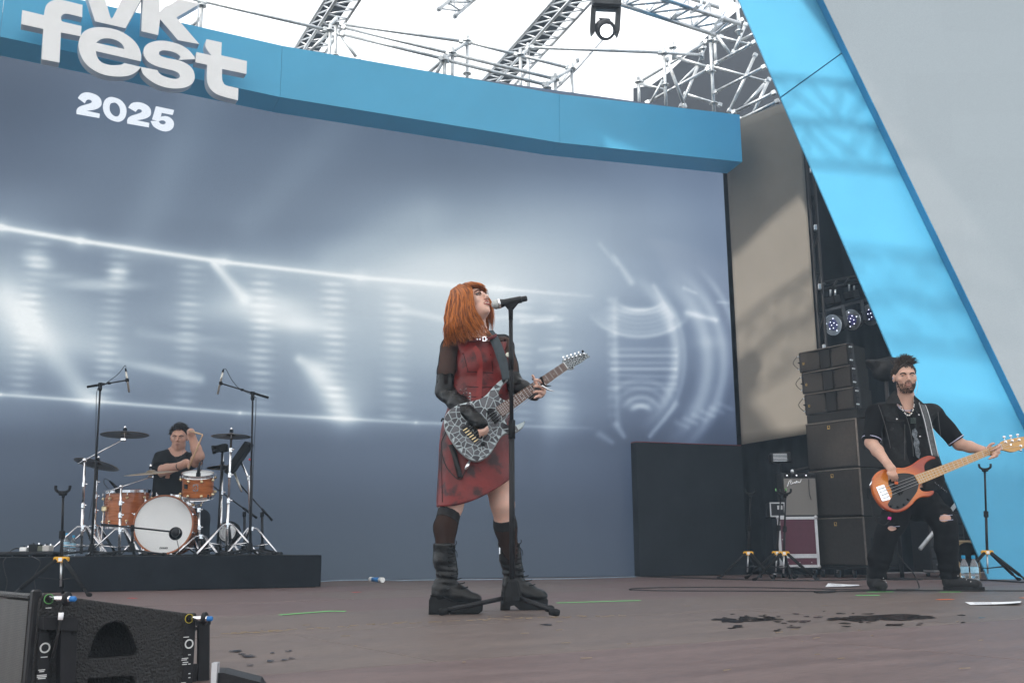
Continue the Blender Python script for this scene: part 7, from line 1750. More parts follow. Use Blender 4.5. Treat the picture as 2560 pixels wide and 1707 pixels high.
# hair, stubble beard
M_hair2 = hair_mat('dark_brown_hair', (.016, .010, .007), (.065, .038, .024)); sB, fB_, uB = hb
ch_ = Solid(HB - Vector((.13, .14, .06)), HB + Vector((.13, .14, .17)), .007); ch_.ell(HB + (uB * .036 - fB_ * .017) * 1.07, (.0825, .102, .0935), 0, hb)
ch_.cutf(lambda x, y, z: ((x - HB.x) * fB_.x + (y - HB.y) * fB_.y + (z - HB.z) * fB_.z) - .080); ch_.cutf(lambda x, y, z: (HB.y - y) - .018 - .56 * (z - HB.z + .02) + 0 * x); ch_.cutf(lambda x, y, z: -.022 - (z - HB.z) + 0 * x + 0 * y); ch_.mesh('hair_base', mat('brown_hair_base', (.018, .012, .009), .7, var=.3, scale=40), bassist)
rr = random.Random(21); roots = []; cB = HB - fB_ * .018 + uB * .038; rB = (.083, .102, .094)
def hp2(az, el, C_, fr, r_, k=1.0):
    s0, f0, u0 = fr; d = f0 * math.cos(az) * math.cos(el) + s0 * math.sin(az) * math.cos(el) + u0 * math.sin(el); return C_ + s0 * (d.dot(s0) * r_[0] * k) + f0 * (d.dot(f0) * r_[1] * k) + u0 * (d.dot(u0) * r_[2] * k), d
for i in range(1250):
    az = rr.uniform(-math.pi, math.pi); el = R(rr.uniform(-14, 88))
    if el < R(-14 + 40 * max(0, math.cos(az) + .12) ** .5): continue
    p, d = hp2(az, el, cB, hb, rB, 1.0); top_ = el > R(38)
    fr_h = top_ and math.cos(az) > .2; dd = d * (.5 if top_ else .1) + sB * (-.75 if top_ else -.1) + fB_ * (-.1 if fr_h else .1 if top_ else -.4) + uB * (.55 if fr_h else .25 if top_ else -.8) + Vector((rr.gauss(0, .35), rr.gauss(0, .25), rr.gauss(0, .25)))
    roots.append((p, dd, rr.uniform(.045, .075) if top_ else rr.uniform(.02, .035)))
hair_strands('hair', M_hair2, bassist, roots, [(cB, hb, (.083, .102, .094))], .07, .010, width=.0036, jit=1.2, seed=3)
mbb = MB()
for i in range(800):
    az = R(rr.uniform(-96, 96)); zz = rr.uniform(-.118, -.028); a_ = abs(az)
    if a_ < R(60) and zz > -.046 - .0 * a_: continue
    if zz > -.050 and a_ < R(72): continue
    if a_ < R(17) and -.078 < zz < -.047: continue
    rad = .062 + .006 * math.cos(az * 2); wz = math.sqrt(max(.05, 1 - ((zz + .028) / .098) ** 2))
    p = L2(math.sin(az) * .063 * wz * 1.0, .022 + math.cos(az) * .070 * (wz ** .6) + (.010 if zz < -.085 and a_ < R(35) else 0), zz); d = (L2(math.sin(az), math.cos(az) + .0, -.5) - L2(0, 0, 0)).normalized()
    mbb.tube([p - d * .004, p + d * .003, p + (d - uB * .8).normalized() * .009], [.0018, .0016, .0005], 3, caps=False)
for i in range(80):
    x = rr.uniform(-.024, .024); p = L2(x, .094 - abs(x) * .25, -.046 + rr.uniform(-.003, .003)); mbb.tube([p, p - uB * .007 + fB_ * .002], [.0022, .0006], 3, caps=False)
mbb.build('beard', M_hair2, bassist)
for e in (-1, 1):
    p = L2(e * .080, -.006, -.006); MB().sphere(p, .0085, 8, 6).build('in_ear_monitor', mat('blue_clear_earpiece', (.05, .25, .5), .15), bassist)
MB().tube(crv([L2(-.082, -.006, -.012), L2(-.088, .0, -.06), L2(-.078, -.02, -.12)], 5), .0016, 5).build('earpiece_wire', M_label, bassist)
# t-shirt with pale trim, denim vest, jeans, shoes
M_tee = mat('black_jersey', (.009, .009, .010), .85, spec=.06, var=.2, bump=.1, bscale=60); M_den = mat('black_denim', (.021, .021, .022), .85, spec=.08, var=.3, scale=30, bump=.15, bscale=220, spots=((.05, .05, .052), 16, .63))
M_trim = mat('lilac_trim', (.42, .42, .56), .8)
ts = Solid(bj(2130, 1240, -.3), bj(2430, 1000, .35), .0085)
ts.cap(bj(2196, 1030, .04), bj(2336, 1034, .04), .070, .070, .05, flat=((0, 1, 0), .95)); ts.cap(bj(2264, 1060, .03), bj(2272, 1200, .03), .160, .150, .06, flat=((0, 1, 0), .72))
ts.chain([BRS, BRS.lerp(BRE, .95)], [.075, .068], .03); ts.chain([BLS, BLS.lerp(BLE, .92)], [.072, .066], .03); dR = (BRE - BRS).normalized(); dL = (BLE - BLS).normalized()
pR, pL = BRS.lerp(BRE, .93), BLS.lerp(BLE, .90)
gx_ = lambda x, y, z: np.where((x < pR.x + .08) & (z < pR.z + .08), (x - pR.x) * dR.x + (y - pR.y) * dR.y + (z - pR.z) * dR.z, -1.0); ts.cutf(lambda x, y, z: gx_(x, y, z) + 0 * x)
gl_ = lambda x, y, z: np.where((x > pL.x - .10), (x - pL.x) * dL.x + (y - pL.y) * dL.y + (z - pL.z) * dL.z, -1.0); ts.cutf(lambda x, y, z: gl_(x, y, z) + 0 * x)
ts.ell(bj(2268, 1012, -.02), (.075, .085, .060), .01, None, 'cut'); ts.disp(hermite_noise(31, 22, .006)); ts.mesh('t_shirt', M_tee, bassist)
for (p, d, r_) in ((pR - dR * .012, dR, .071), (pL - dL * .012, dL, .069)): MB().lathe([(r_, -.004), (r_ + .0025, -.003), (r_ + .0025, .003), (r_, .004)], p, d, 28, True, False).build('sleeve_trim', M_trim, bassist)
MB().tube(crv([bj(2244, 1010, -.075), bj(2250, 1021, -.098), bj(2264, 1026, -.108), bj(2278, 1026, -.100)], 5), .004, 6).build('collar_trim', M_trim, bassist)
# printed figure on the shirt
MB().prism([bj(x, y, -.106) for x, y in ((2281, 1074), (2288, 1070), (2294, 1080), (2292, 1092), (2299, 1104), (2297, 1118), (2302, 1132), (2298, 1146), (2290, 1140), (2288, 1124), (2284, 1110), (2286, 1096), (2280, 1086))], Vector((0, .003, 0))).build('shirt_print', mat('grey_shirt_print', (.13, .15, .17), .8, var=.9, scale=45), bassist)
for i in range(3): MB().box(bj(2283, 1046 + i * 5, -.112), (.040, .003, .006)).build('shirt_lettering', mat('green_grey_print', (.10, .14, .13), .8), bassist)
vest = Solid(bj(2140, 1260, -.32), bj(2420, 990, .38), .0085)
vest.cap(bj(2204, 1030, .04), bj(2330, 1034, .04), .082, .080, .05, flat=((0, 1, 0), .95)); vest.cap(bj(2262, 1062, .03), bj(2278, 1200, .03), .178, .176, .06, flat=((0, 1, 0), .72)); vest.cap(bj(2320, 1130, .03), bj(2340, 1200, .03), .075, .07, .05)
for (p, d) in ((BRS, (BRE - BRS).normalized()), (BLS, (BLE - BLS).normalized())): vest.cap(p + d * .035, p + d * .30, .074, .10, .01, 'cut')
vest.ell(bj(2268, 1008, -.02), (.078, .12, .062), .01, None, 'cut')
lf = lambda x, y, z: None
ta, tb2, tc2 = bj(2268, 1040, -.1), bj(2272, 1075, -.1), bj(2290, 1160, -.1)
def vopen(x, y, z):
    t = (ta.z + .03 - z) / (ta.z + .03 - tc2.z); cx = ta.x + (tc2.x - ta.x) * np.clip(t, 0, 1.3); w_ = .050 - .012 * np.clip(t, 0, 1)
    d_ = w_ - np.abs(x - cx); return np.where(y < BYP + .02, d_, -1.0)
vest.cutf(lambda x, y, z: vopen(x, y, z) + 0 * y); vest.disp(hermite_noise(41, 24, .006)); vest.disp(hermite_noise(43, 60, .002)); vest.mesh('vest', M_den, bassist)
# collar flaps, pocket flap, buttons, seams
M_seamw = mat('worn_seam', (.09, .089, .09), .85)
MB().prism([bj(2216, 998, -.11), bj(2238, 974, -.055), bj(2250, 1000, -.11), bj(2256, 1014, -.125), bj(2246, 1008, -.128), bj(2216, 1008, -.122)], Vector((0, .012, -.002))).build('vest_collar', M_den, bassist)
MB().prism([bj(2286, 988, -.06), bj(2304, 1004, -.075), bj(2318, 1016, -.08), bj(2296, 1034, -.11), bj(2286, 1020, -.10)], Vector((0, .012, -.002))).build('vest_collar', M_den, bassist)
for pts_ in ([(2216, 1044), (2262, 1048), (2262, 1052), (2240, 1054), (2216, 1050)], [(2302, 1062), (2336, 1064), (2336, 1070), (2318, 1072), (2302, 1068)]): MB().prism([bj(x, y, -.118) for x, y in pts_], Vector((0, .02, 0))).build('pocket_flap', M_den, bassist)
for (x, y) in ((2242, 1047.5), (2297, 1037), (2300, 1091)): MB().lathe([(.0075, 0), (.006, .004), (.0001, .005)], bj(x, y, -.126), (0, -1, 0), 12).build('button', M_chrome, bassist)
for pts_ in ([(2196, 1012), (2206, 1040), (2220, 1090), (2226, 1120)], [(2256, 1012), (2272, 1060), (2280, 1100), (2284, 1140)], [(2262, 1060), (2262, 1100), (2262, 1150)], [(2345, 1030), (2348, 1060), (2352, 1090)]): MB().tube(crv([bj(x, y, -.112) for x, y in pts_], 4), .0022, 5).build('vest_seam', M_seamw, bassist)
# bead necklace
nk = crv([bj(2247, 1004, -.07), bj(2254, 1020, -.115), bj(2266, 1036, -.132), bj(2276, 1036, -.132), bj(2284, 1020, -.11), bj(2286, 995, -.05)], 6)
for i, p in enumerate(nk[::1]): MB().sphere(p, .0058 if i % 3 else .0045, 8, 6).build('necklace_bead', mat('pearl', (.75, .73, .70), .2) if i % 3 else M_rubber, bassist)
# jeans
M_jean = mat('black_jeans', (.009, .009, .010), .85, spec=.06, var=.3, scale=20, bump=.2, bscale=160)
jn = Solid(bj(2130, 1485, -.42), bj(2430, 1195, .35), .0085)
jn.cap(bj(2266, 1225, .03), bj(2284, 1252, .03), .150, .155, .05, flat=((0, 1, 0), .78)); jn.chain([bj(2250, 1262, .02), bj(2226, 1318, -.10), bj(2216, 1340, -.11), bj(2198, 1395, -.05), bj(2190, 1448, -.01)], [.115, .088, .085, .082, .066], .03)
jn.chain([bj(2316, 1262, .03), bj(2350, 1290, -.14), bj(2362, 1308, -.17), bj(2366, 1370, -.11), bj(2374, 1436, -.05)], [.115, .088, .083, .078, .070], .03)
jn.ell(bj(2366, 1294, -.27), (.050, .06, .022), .004, None, 'cut'); jn.ell(bj(2235, 1320, -.20), (.045, .05, .016), .004, None, 'cut')
jn.disp(hermite_noise(51, 26, .0055)); jn.disp(lambda x, y, z: .006 * np.sin(z * 95 + 14 * x) * np.exp(-((z - .12) / .10) ** 2)); jn.plane((0, 0, .085), (0, 0, -1)); jn.mesh('jeans', M_jean, bassist)
for (x, y, w_) in ((2366, 1288, .045), (2366, 1300, .05), (2236, 1316, .04)): MB().tube([bj(x, y, -.262 if x > 2300 else -.195) - Vector((w_, 0, 0)), bj(x, y, -.27 if x > 2300 else -.2), bj(x, y, -.262 if x > 2300 else -.195) + Vector((w_, 0, .004))], .0022, 5).build('frayed_thread', M_trim, bassist)
for i in range(8): p = bj(2338 + i * 4, 1206 + i * 3.2, -.12); MB().lathe([(.004, -.001), (.0055, 0), (.004, .001)], p, (1, 0, i % 2), 8, False, False).build('wallet_chain_link', M_chrome, bassist)
def sneaker(c0, d, ln):
    d = Vector((d[0], d[1], 0)).normalized(); so = Solid(c0 - Vector((.2, .22, .0)), c0 + Vector((.24, .22, .24)), .0075)
    so.cap(c0 + Z * .075, c0 + Z * .15, .052, .055, .03); so.cap(c0 + Z * .06, c0 + d * (ln * .62) + Z * .045, .052, .040, .03); so.ell(c0 + d * (ln * .62) + Z * .045, (.05, .05, .034), .02); so.plane(c0 + Z * .022, -Z); so.mesh('shoe', mat('black_canvas', (.013, .013, .014), .8, bump=.2, bscale=150), bassist)
    s0 = d.cross(Z); pts_ = []
    for i in range(24):
        a = 2 * math.pi * i / 24; ca, sa = math.cos(a), math.sin(a); pts_.append(c0 + d * (ln * .33 + ca * (ln * .53)) + s0 * (sa * .052 * (1 - .12 * ca)) + Z * .002)
    MB().prism(pts_, Z * .030).build('shoe_sole', M_sole, bassist)
    for i in range(5): MB().sphere(c0 + d * (.03 + .028 * i) + (s0 if s0.y < 0 else -s0) * .040 + Z * (.125 - .014 * i), .0048, 6, 5).build('eyelet', M_chrome, bassist)
sneaker(Vector((bj(2188, 1470).x, BYP + .0, 0)), (-.05, -1), .22); sneaker(Vector((bj(2370, 1470).x, BYP - .05, 0)), (.90, -.44), .27)
MB().tube(crv([bj(2462, 1116, -.168), bj(2466, 1120, -.192), bj(2468, 1130, -.188)], 4), .004, 6).build('bracelet', M_chrome, bassist)

# ================================================================== the drummer
DRY = 9.98; kq = PXM(DRY, 440, 1150)
def qj(x, y, dy=0.0): return P(x, y, DRY + dy)
drummer = thing('person', 'drummer in black t-shirt sitting behind the kit with raised sticks', 'person', qj(425, 1290, .02))
skin3 = skin_mat('tanned_skin', (.42, .25, .19))
hd3 = frame_of((.17, -.98, -.12)); HD = qj(448, 1094, -.02)
b3_ = Solid(qj(330, 1400, -.75), qj(620, 1040, .4), .0085)
L3 = add_head(b3_, HD, hd3, 1.02, True)
b3_.chain([HD - hd3[2] * .08 - hd3[1] * .01, qj(440, 1134, .02)], [.062, .075], .03)
b3_.cap(qj(404, 1150, .03), qj(478, 1150, .03), .075, .072, .05); b3_.cap(qj(430, 1165, .02), qj(426, 1260, .02), .17, .165, .06, flat=((0, 1, 0), .72))
A1, A2, A3 = qj(400, 1152, .0), qj(398, 1178, -.18), qj(448, 1165, -.42)
b3_.chain([A1, A2, A2.lerp(A3, .4), A3], [.066, .056, .054, .036], .02); b3_.cap(A3, qj(464, 1158, -.46), .036, .042, .02)
for i in range(4): finger(b3_, qj(468 + i, 1150 + i * 5, -.46), qj(474 - i, 1156 + i * 5, -.49), Vector((.010, -.02, 0)), .0115)
B1, B2, B3 = qj(478, 1152, .0), qj(497, 1140, -.16), qj(480, 1092, -.20)
b3_.chain([B1, qj(490, 1152, -.08), B2, B2.lerp(B3, .4), B3], [.068, .062, .054, .050, .036], .02); b3_.cap(B3, qj(477, 1080, -.22), .034, .040, .02)
for i in range(4): finger(b3_, qj(484 - i, 1080 + i * 3, -.235), qj(474 - i, 1076 + i * 3, -.25), Vector((-.004, -.016, .01)), .0115)
b3_.chain([qj(405, 1275, .0), qj(385, 1290, -.36), qj(388, 1370, -.36)], [.10, .075, .05], .03); b3_.chain([qj(450, 1275, .0), qj(500, 1296, -.30), qj(505, 1370, -.30)], [.10, .075, .05], .03)
b3_.mesh('body', skin3, drummer)
face_parts(drummer, L3, hd3, 1.02, Vector((.2, -.95, .0)), mat('dusky_lip', (.30, .15, .12), .5), mat('black_brow', (.015, .012, .012), .7), brow=(0, -.004), browang=-.003)
M_hair3 = hair_mat('black_hair', (.008, .008, .010), (.028, .026, .028))
c3 = Solid(HD - Vector((.14, .14, .07)), HD + Vector((.14, .14, .17)), .008); c3.ell(HD - hd3[1] * .020 + hd3[2] * .038, (.078, .094, .088), 0, hd3); f3 = hd3[1]
c3.cutf(lambda x, y, z: ((x - HD.x) * f3.x + (y - HD.y) * f3.y + (z - HD.z) * f3.z) - .082); c3.cutf(lambda x, y, z: (HD.y - y) - .02 - .58 * (z - HD.z + .02) + 0 * x); c3.cutf(lambda x, y, z: -.022 - (z - HD.z) + 0 * x + 0 * y); c3.mesh('hair_base', mat('black_hair_base', (.010, .010, .011), .7), drummer)
rr = random.Random(33); roots = []; cD = HD - f3 * .018 + hd3[2] * .038
for i in range(800):
    az = rr.uniform(-math.pi, math.pi); el = R(rr.uniform(-12, 88))
    if el < R(-12 + 34 * max(0, math.cos(az) + .12) ** .5): continue
    p, d = hp2(az, el, cD, hd3, (.083, .099, .091)); roots.append((p, d * .6 - f3 * .05 + hd3[2] * .35 + Vector((rr.gauss(0, .25), rr.gauss(0, .2), rr.gauss(0, .2))), rr.uniform(.018, .034)))
hair_strands('hair', M_hair3, drummer, roots, [(cD, hd3, (.083, .1, .091))], .08, .010, width=.005, jit=1, seed=9)
t3 = Solid(qj(340, 1310, -.4), qj(570, 1100, .4), .009)
t3.cap(qj(404, 1150, .03), qj(478, 1150, .03), .084, .080, .05); t3.cap(qj(430, 1165, .02), qj(426, 1270, .02), .182, .178, .06, flat=((0, 1, 0), .74)); t3.chain([A1, A1.lerp(A2, .85)], [.082, .074], .03); t3.chain([B1, qj(486, 1152, -.05)], [.080, .076], .03)
dA = (A2 - A1).normalized(); pA = A1.lerp(A2, .80); t3.cutf(lambda x, y, z: np.where((x < pA.x + .10) & (y < DRY - .10) & (z > pA.z - .09), (x - pA.x) * dA.x + (y - pA.y) * dA.y + (z - pA.z) * dA.z, -1.0) + 0 * x)
t3.ell(qj(444, 1126, -.03), (.072, .08, .062), .01, None, 'cut'); t3.disp(hermite_noise(61, 20, .007)); t3.mesh('t_shirt', M_tee, drummer)
j3 = Solid(qj(340, 1400, -.6), qj(600, 1235, .35), .011); j3.chain([qj(405, 1275, .0), qj(385, 1290, -.36), qj(388, 1370, -.36)], [.115, .09, .07], .03); j3.chain([qj(450, 1275, .0), qj(500, 1296, -.30), qj(505, 1365, -.30)], [.115, .09, .07], .03); j3.cap(qj(410, 1268, .05), qj(445, 1268, .05), .14, .14, .05, flat=((0, 1, 0), .8)); j3.mesh('trousers', mat('navy_trousers', (.012, .014, .022), .85), drummer)
for (x, dy) in ((388, -.40), (505, -.34)): MB().sphere(qj(x, 1378, dy) , (.05, .12, .045), 12, 8).build('shoe', M_rubber, drummer)
nk = crv([qj(425, 1122, -.06), qj(434, 1138, -.10), qj(446, 1151, -.135), qj(454, 1140, -.12), qj(457, 1126, -.08)], 6)
for i, p in enumerate(nk): MB().lathe([(.003, -.0012), (.0062, 0), (.003, .0012)], p, (1, 0, i % 2), 8, False, False).build('chain_link', M_chrome, drummer)
MB().lathe([(.0375, -.018), (.040, -.012), (.040, .012), (.0375, .018)], A3, (A3 - A2).normalized(), 18, True, False).build('wristband', M_rubber, drummer)
p = L3(.081, -.006, -.006); MB().sphere(p, .010, 8, 6).build('in_ear_monitor', M_rubber, drummer)
M_stick = mat('hickory', (.52, .34, .20), .5, var=.1)
def stick(a, b, label):
    d = (b - a).normalized(); tag(MB().tube([a, a.lerp(b, .75), b - d * .025, b - d * .02, b - d * .008, b], [.0088, .0082, .0048, .0068, .0072, .003], 8).build('drumstick', M_stick, origin=a), label, 'drumstick', 'drumsticks')
stick(qj(471, 1172, -.50), qj(507, 1086, -.52), 'drumstick in the low hand of the drummer pointing up'); stick(qj(470, 1076, -.23), qj(506, 1086, -.50), 'drumstick in the raised hand of the drummer')
# ------------------------------------------------------------------ guitars
def plane_tools(p0, n):
    n = Vector(n).normalized(); ex = (RIGHT0 - n * RIGHT0.dot(n)).normalized(); ey = n.cross(ex)
    to2 = lambda x, y: ((PP(x, y, p0, n) - p0).dot(ex), (PP(x, y, p0, n) - p0).dot(ey))
    to3 = lambda a, b, off=0.0: p0 + ex * a + ey * b + n * off
    return n, ex, ey, to2, to3
def inside(pt, poly):
    x, y = pt; c = False; j = len(poly) - 1
    for i in range(len(poly)):
        xi, yi = poly[i]; xj, yj = poly[j]
        if (yi > y) != (yj > y) and x < (xj - xi) * (y - yi) / (yj - yi + 1e-12) + xi: c = not c
        j = i
    return c
def bar2(to3, a, b, w, h, off, nm, m_, par, ax):
    p, q_ = Vector(to3(*a, off)), Vector(to3(*b, off)); d_ = (q_ - p).normalized(); MB().box((p + q_) / 2, ((q_ - p).length, w, h), (d_, ax.cross(d_), ax), min(w, h) * .25).build(nm, m_, par)
# ================= singer's mosaic guitar
gp0 = sj(1195, 1060, -.215); gn, gex, gey, t2, t3_ = plane_tools(gp0, (.10, -1, .10))
guitar = thing('electric_guitar', 'electric guitar covered in dark mirror shards held by the singer', 'electric guitar', gp0)
out = [(1271, 947, 1), (1256, 962), (1247, 980), (1250, 993), (1264, 1001, 1), (1282, 1022, 1), (1262, 1046, 1), (1264, 1055), (1272, 1063), (1288, 1063), (1302, 1057), (1313, 1052, 1), (1309, 1064), (1298, 1075), (1284, 1081), (1264, 1083), (1251, 1093), (1240, 1111), (1226, 1132), (1211, 1145), (1194, 1152), (1176, 1148), (1154, 1132), (1133, 1107), (1115, 1075), (1110, 1054), (1116, 1034), (1130, 1020), (1150, 1010), (1172, 1004), (1197, 998), (1214, 988), (1231, 969), (1248, 953), (1260, 946)]
gout = [t2(x, y) for x, y in smooth_poly(out, 5)]
M_grout = mat('silver_glitter_grout', (.40, .46, .48), .45, .25, var=.3, scale=260, bump=.2, bscale=400)
M_shard = [mat('dark_mirror_%d' % i, c_, .16, .55, var=.15, scale=20, rvar=.06) for i, c_ in enumerate(((.055, .055, .06), (.085, .085, .09), (.035, .034, .038)))]
gb = poly_mesh('body', [gout], .033, M_grout, guitar, (gp0 - gn * .0215, gex, gey, gn), bevel=.005)
def shards(poly, spacing, par, off, seed, shrink=.0022, limit=300):
    rr = random.Random(seed); xs = [p[0] for p in poly]; ys = [p[1] for p in poly]; seeds = []; tries = 0
    while tries < 330:
        tries += 1; p = (rr.uniform(min(xs), max(xs)), rr.uniform(min(ys), max(ys)))
        if inside(p, poly) and all((p[0] - q[0]) ** 2 + (p[1] - q[1]) ** 2 > spacing ** 2 for q in seeds): seeds.append(p)
    cnt = 0
    for i, c_ in enumerate(seeds):
        if cnt >= limit: break
        cell = [(c_[0] - .06, c_[1] - .06), (c_[0] + .06, c_[1] - .06), (c_[0] + .06, c_[1] + .06), (c_[0] - .06, c_[1] + .06)]
        for j, q in enumerate(seeds):
            if j == i or abs(q[0] - c_[0]) > .12 or abs(q[1] - c_[1]) > .12: continue
            nx, ny = q[0] - c_[0], q[1] - c_[1]; l_ = math.hypot(nx, ny); nx, ny = nx / l_, ny / l_; dd = l_ / 2 - shrink; res = []
            for a in range(len(cell)):
                A, B = cell[a], cell[(a + 1) % len(cell)]; da = (A[0] - c_[0]) * nx + (A[1] - c_[1]) * ny - dd; db = (B[0] - c_[0]) * nx + (B[1] - c_[1]) * ny - dd
                if da <= 0: res.append(A)
                if da * db < 0: t = da / (da - db); res.append((A[0] + (B[0] - A[0]) * t, A[1] + (B[1] - A[1]) * t))
            cell = res
            if len(cell) < 3: break
        if len(cell) < 3: continue
        c2 = []
        for v in cell:
            if inside(v, poly) : t1 = 1.0
            else:
                lo_, hi_ = 0.0, 1.0
                for _ in range(12):
                    m = (lo_ + hi_) / 2
                    if inside((c_[0] + (v[0] - c_[0]) * m, c_[1] + (v[1] - c_[1]) * m), poly): lo_ = m
                    else: hi_ = m
                t1 = lo_ * .90
            c2.append((c_[0] + (v[0] - c_[0]) * t1, c_[1] + (v[1] - c_[1]) * t1))
        tl = (rr.gauss(0, .012), rr.gauss(0, .012)); ctr = Vector(t3_(*c_, off))
        MB().prism([Vector(t3_(a, b, off + (a - c_[0]) * tl[0] + (b - c_[1]) * tl[1])) for a, b in c2], gn * .0012).build('mirror_shard', M_shard[rr.choice((0, 0, 1, 2))], par); cnt += 1
shards(gout, .0125, guitar, .0012, 4, .0024)
M_rose = mat('rosewood', (.11, .050, .028), .5, var=.3, scale=8, stretch=(1, 1, 6)); M_maple = mat('maple_neck', (.45, .27, .13), .4, var=.1)
def neck(par, t2_, t3__, n_, pts4, th, m_board, m_back, nfr, dots, nut_m, nstr, strx, dotm):
    """pts4: body top, nut top, nut bottom, body bottom (pixels)"""
    A, B, C_, D = [t2_(*p) for p in pts4]
    MB().prism([Vector(t3__(*p, .006)) for p in (A, B, C_, D)], n_ * .006).build('fretboard', m_board, par)
    mid = lambda u, v: tuple((A[i] + (B[i] - A[i]) * u) * (1 - v) + (D[i] + (C_[i] - D[i]) * u) * v for i in range(2))
    MB().tube([Vector(t3__(*mid(u, .5), -.010)) for u in (0, .3, .7, 1.0)], [.026, .0235, .022, .021], 12, flatdir=n_, flat=.62).build('neck', m_back, par)
    L = 1 - 2 ** (-nfr / 12.0)
    for i in range(1, nfr + 1):
        u = 1 - (1 - 2 ** (-i / 12.0)) / L * .985; bar2(t3__, mid(u, .03), mid(u, .97), .0022, .0016, .0124, 'fret', M_alu, par, n_)
    for i in dots:
        u0 = 1 - (1 - 2 ** (-i / 12.0)) / L * .985; u1 = 1 - (1 - 2 ** (-(i - 1) / 12.0)) / L * .985
        for v in ((.5,) if i != 12 else (.25, .75)): MB().lathe([(.0032, 0), (.0001, .0006)], Vector(t3__(*mid((u0 + u1) / 2, v), .0122)), n_, 12).build('fret_dot', dotm, par)
    bar2(t3__, mid(1.0, .0), mid(1.0, 1.0), .005, .006, .011, 'nut', nut_m, par, n_)
    return mid
mid = neck(guitar, t2, t3_, gn, [(1239, 1019), (1408, 907), (1419, 923), (1256, 1042)], 0, M_rose, M_maple, 22, (3, 5, 7, 9, 12, 15, 17), M_white, 6, None, mat('pearl_dot', (.7, .72, .7), .3))
hs = [(1407, 906, 1), (1408, 899), (1440, 888), (1458, 883), (1466, 884, 1), (1474, 893, 1), (1466, 896), (1452, 907), (1438, 914), (1434, 922), (1428, 924), (1418, 924, 1)]
hout = [t2(x, y) for x, y in smooth_poly(hs, 4)]
poly_mesh('headstock', [hout], .010, M_grout, guitar, (gp0 + gn * .002, gex, gey, gn), bevel=.002); shards(hout, .009, guitar, .0095, 9, .0016)
for i in range(6):
    x, y = 1411 + i * 9.6, 899 - i * 3.0; p = Vector(t3_(*t2(x, y + 2), .012)); MB().lathe([(.005, 0), (.005, .006), (.003, .008)], p, gn, 10, False).build('string_post', M_chrome, guitar); MB().box(Vector(t3_(*t2(x - 2, y - 6), -.002)), (.012, .010, .015), (gex, gn, gey), .004).build('tuner_button', M_rubber if i == 5 else M_chrome, guitar)
for i in range(6):
    v = .10 + .16 * i; a = t2(1160 + i * 5.2, 1082 + i * 6.2); b = mid(1.0, v); c_ = t2(1411 + i * 9.6, 901 - i * 3.0); MB().tube([Vector(t3_(*a, .013)), Vector(t3_(*b, .0155)), Vector(t3_(*c_, .014))], .0007, 4).build('string', M_alu, guitar)
# pickups, bridge, knob, jack
def rect(c0, c1, w, h, off, nm, m_): bar2(t3_, t2(*c0), t2(*c1), w, h, off, nm, m_, guitar, gn)
rect((1222, 1024), (1244, 1056), .034, .010, .005, 'pickup', M_rubber); rect((1180, 1056), (1202, 1090), .034, .010, .005, 'pickup', M_rubber); rect((1160, 1064), (1188, 1100), .036, .012, .006, 'bridge', M_blackmetal)
for i in range(6): rect((1157 + i * 5.4, 1078 + i * 5.6), (1168 + i * 5.4, 1071 + i * 5.6), .006, .006, .014, 'saddle', M_brass)
MB().lathe([(.011, 0), (.012, .002), (.010, .014), (.009, .016)], Vector(t3_(*t2(1207, 1110), .001)), gn, 16, False).build('knob', M_rubber, guitar)
jp = Vector(t3_(*t2(1176, 1148), -.02)); je = Vector(t3_(*t2(1164, 1172), -.02)); MB().tube([jp, jp.lerp(je, .3), jp.lerp(je, .32), je], [.006, .006, .0095, .0085], 12).build('jack_plug', M_chrome, guitar)
MB().tube(crv([je, sj(1160, 1184, -.22), sj(1152, 1197, -.21), sj(1138, 1192, -.21), sj(1115, 1165, -.20), sj(1104, 1130, -.19), sj(1104, 1105, -.17), sj(1112, 1085, -.14), sj(1120, 1070, -.10)], 6), .0028, 6).build('lead', M_cable, guitar)
st_ = crv([sj(1222, 826, .03), sj(1229, 836, -.05), sj(1240, 856, -.115), sj(1252, 888, -.160), sj(1262, 920, -.185), sj(1268, 948, -.205)], 5); mb = MB(); dd_ = [(st_[min(i + 1, len(st_) - 1)] - st_[max(0, i - 1)]).normalized() for i in range(len(st_))]
M_strap = mat('slate_webbing_strap', (.045, .058, .068), .8, var=.12, scale=60, bump=.15, bscale=300)
mb.strip(st_, .052, [a.cross(Vector((.15, -1, .1))).normalized() for a in dd_]); o = mb.build('strap', M_strap, guitar); o.modifiers.new('t', 'SOLIDIFY').thickness = .004
MB().lathe([(.012, 0), (.013, .004), (.008, .008)], sj(1270, 887, -.18), (0, -1, 0), 14).build('strap_badge', mat('cream_badge', (.72, .74, .62), .4), o)
se = crv([sj(1126, 1112, -.165), sj(1134, 1130, -.19), sj(1142, 1160, -.20), sj(1151, 1194, -.20)], 5); mb = MB(); mb.strip(se, .028, [Vector((1, 0, .25)).normalized()] * len(se)); o2 = mb.build('strap_tail', M_leather, guitar); o2.modifiers.new('t', 'SOLIDIFY').thickness = .004
MB().tube([sj(1116, 1050, -.17), sj(1106, 1046, -.17), sj(1104, 1052, -.15)], .005, 6).build('strap_button', M_rubber, guitar)

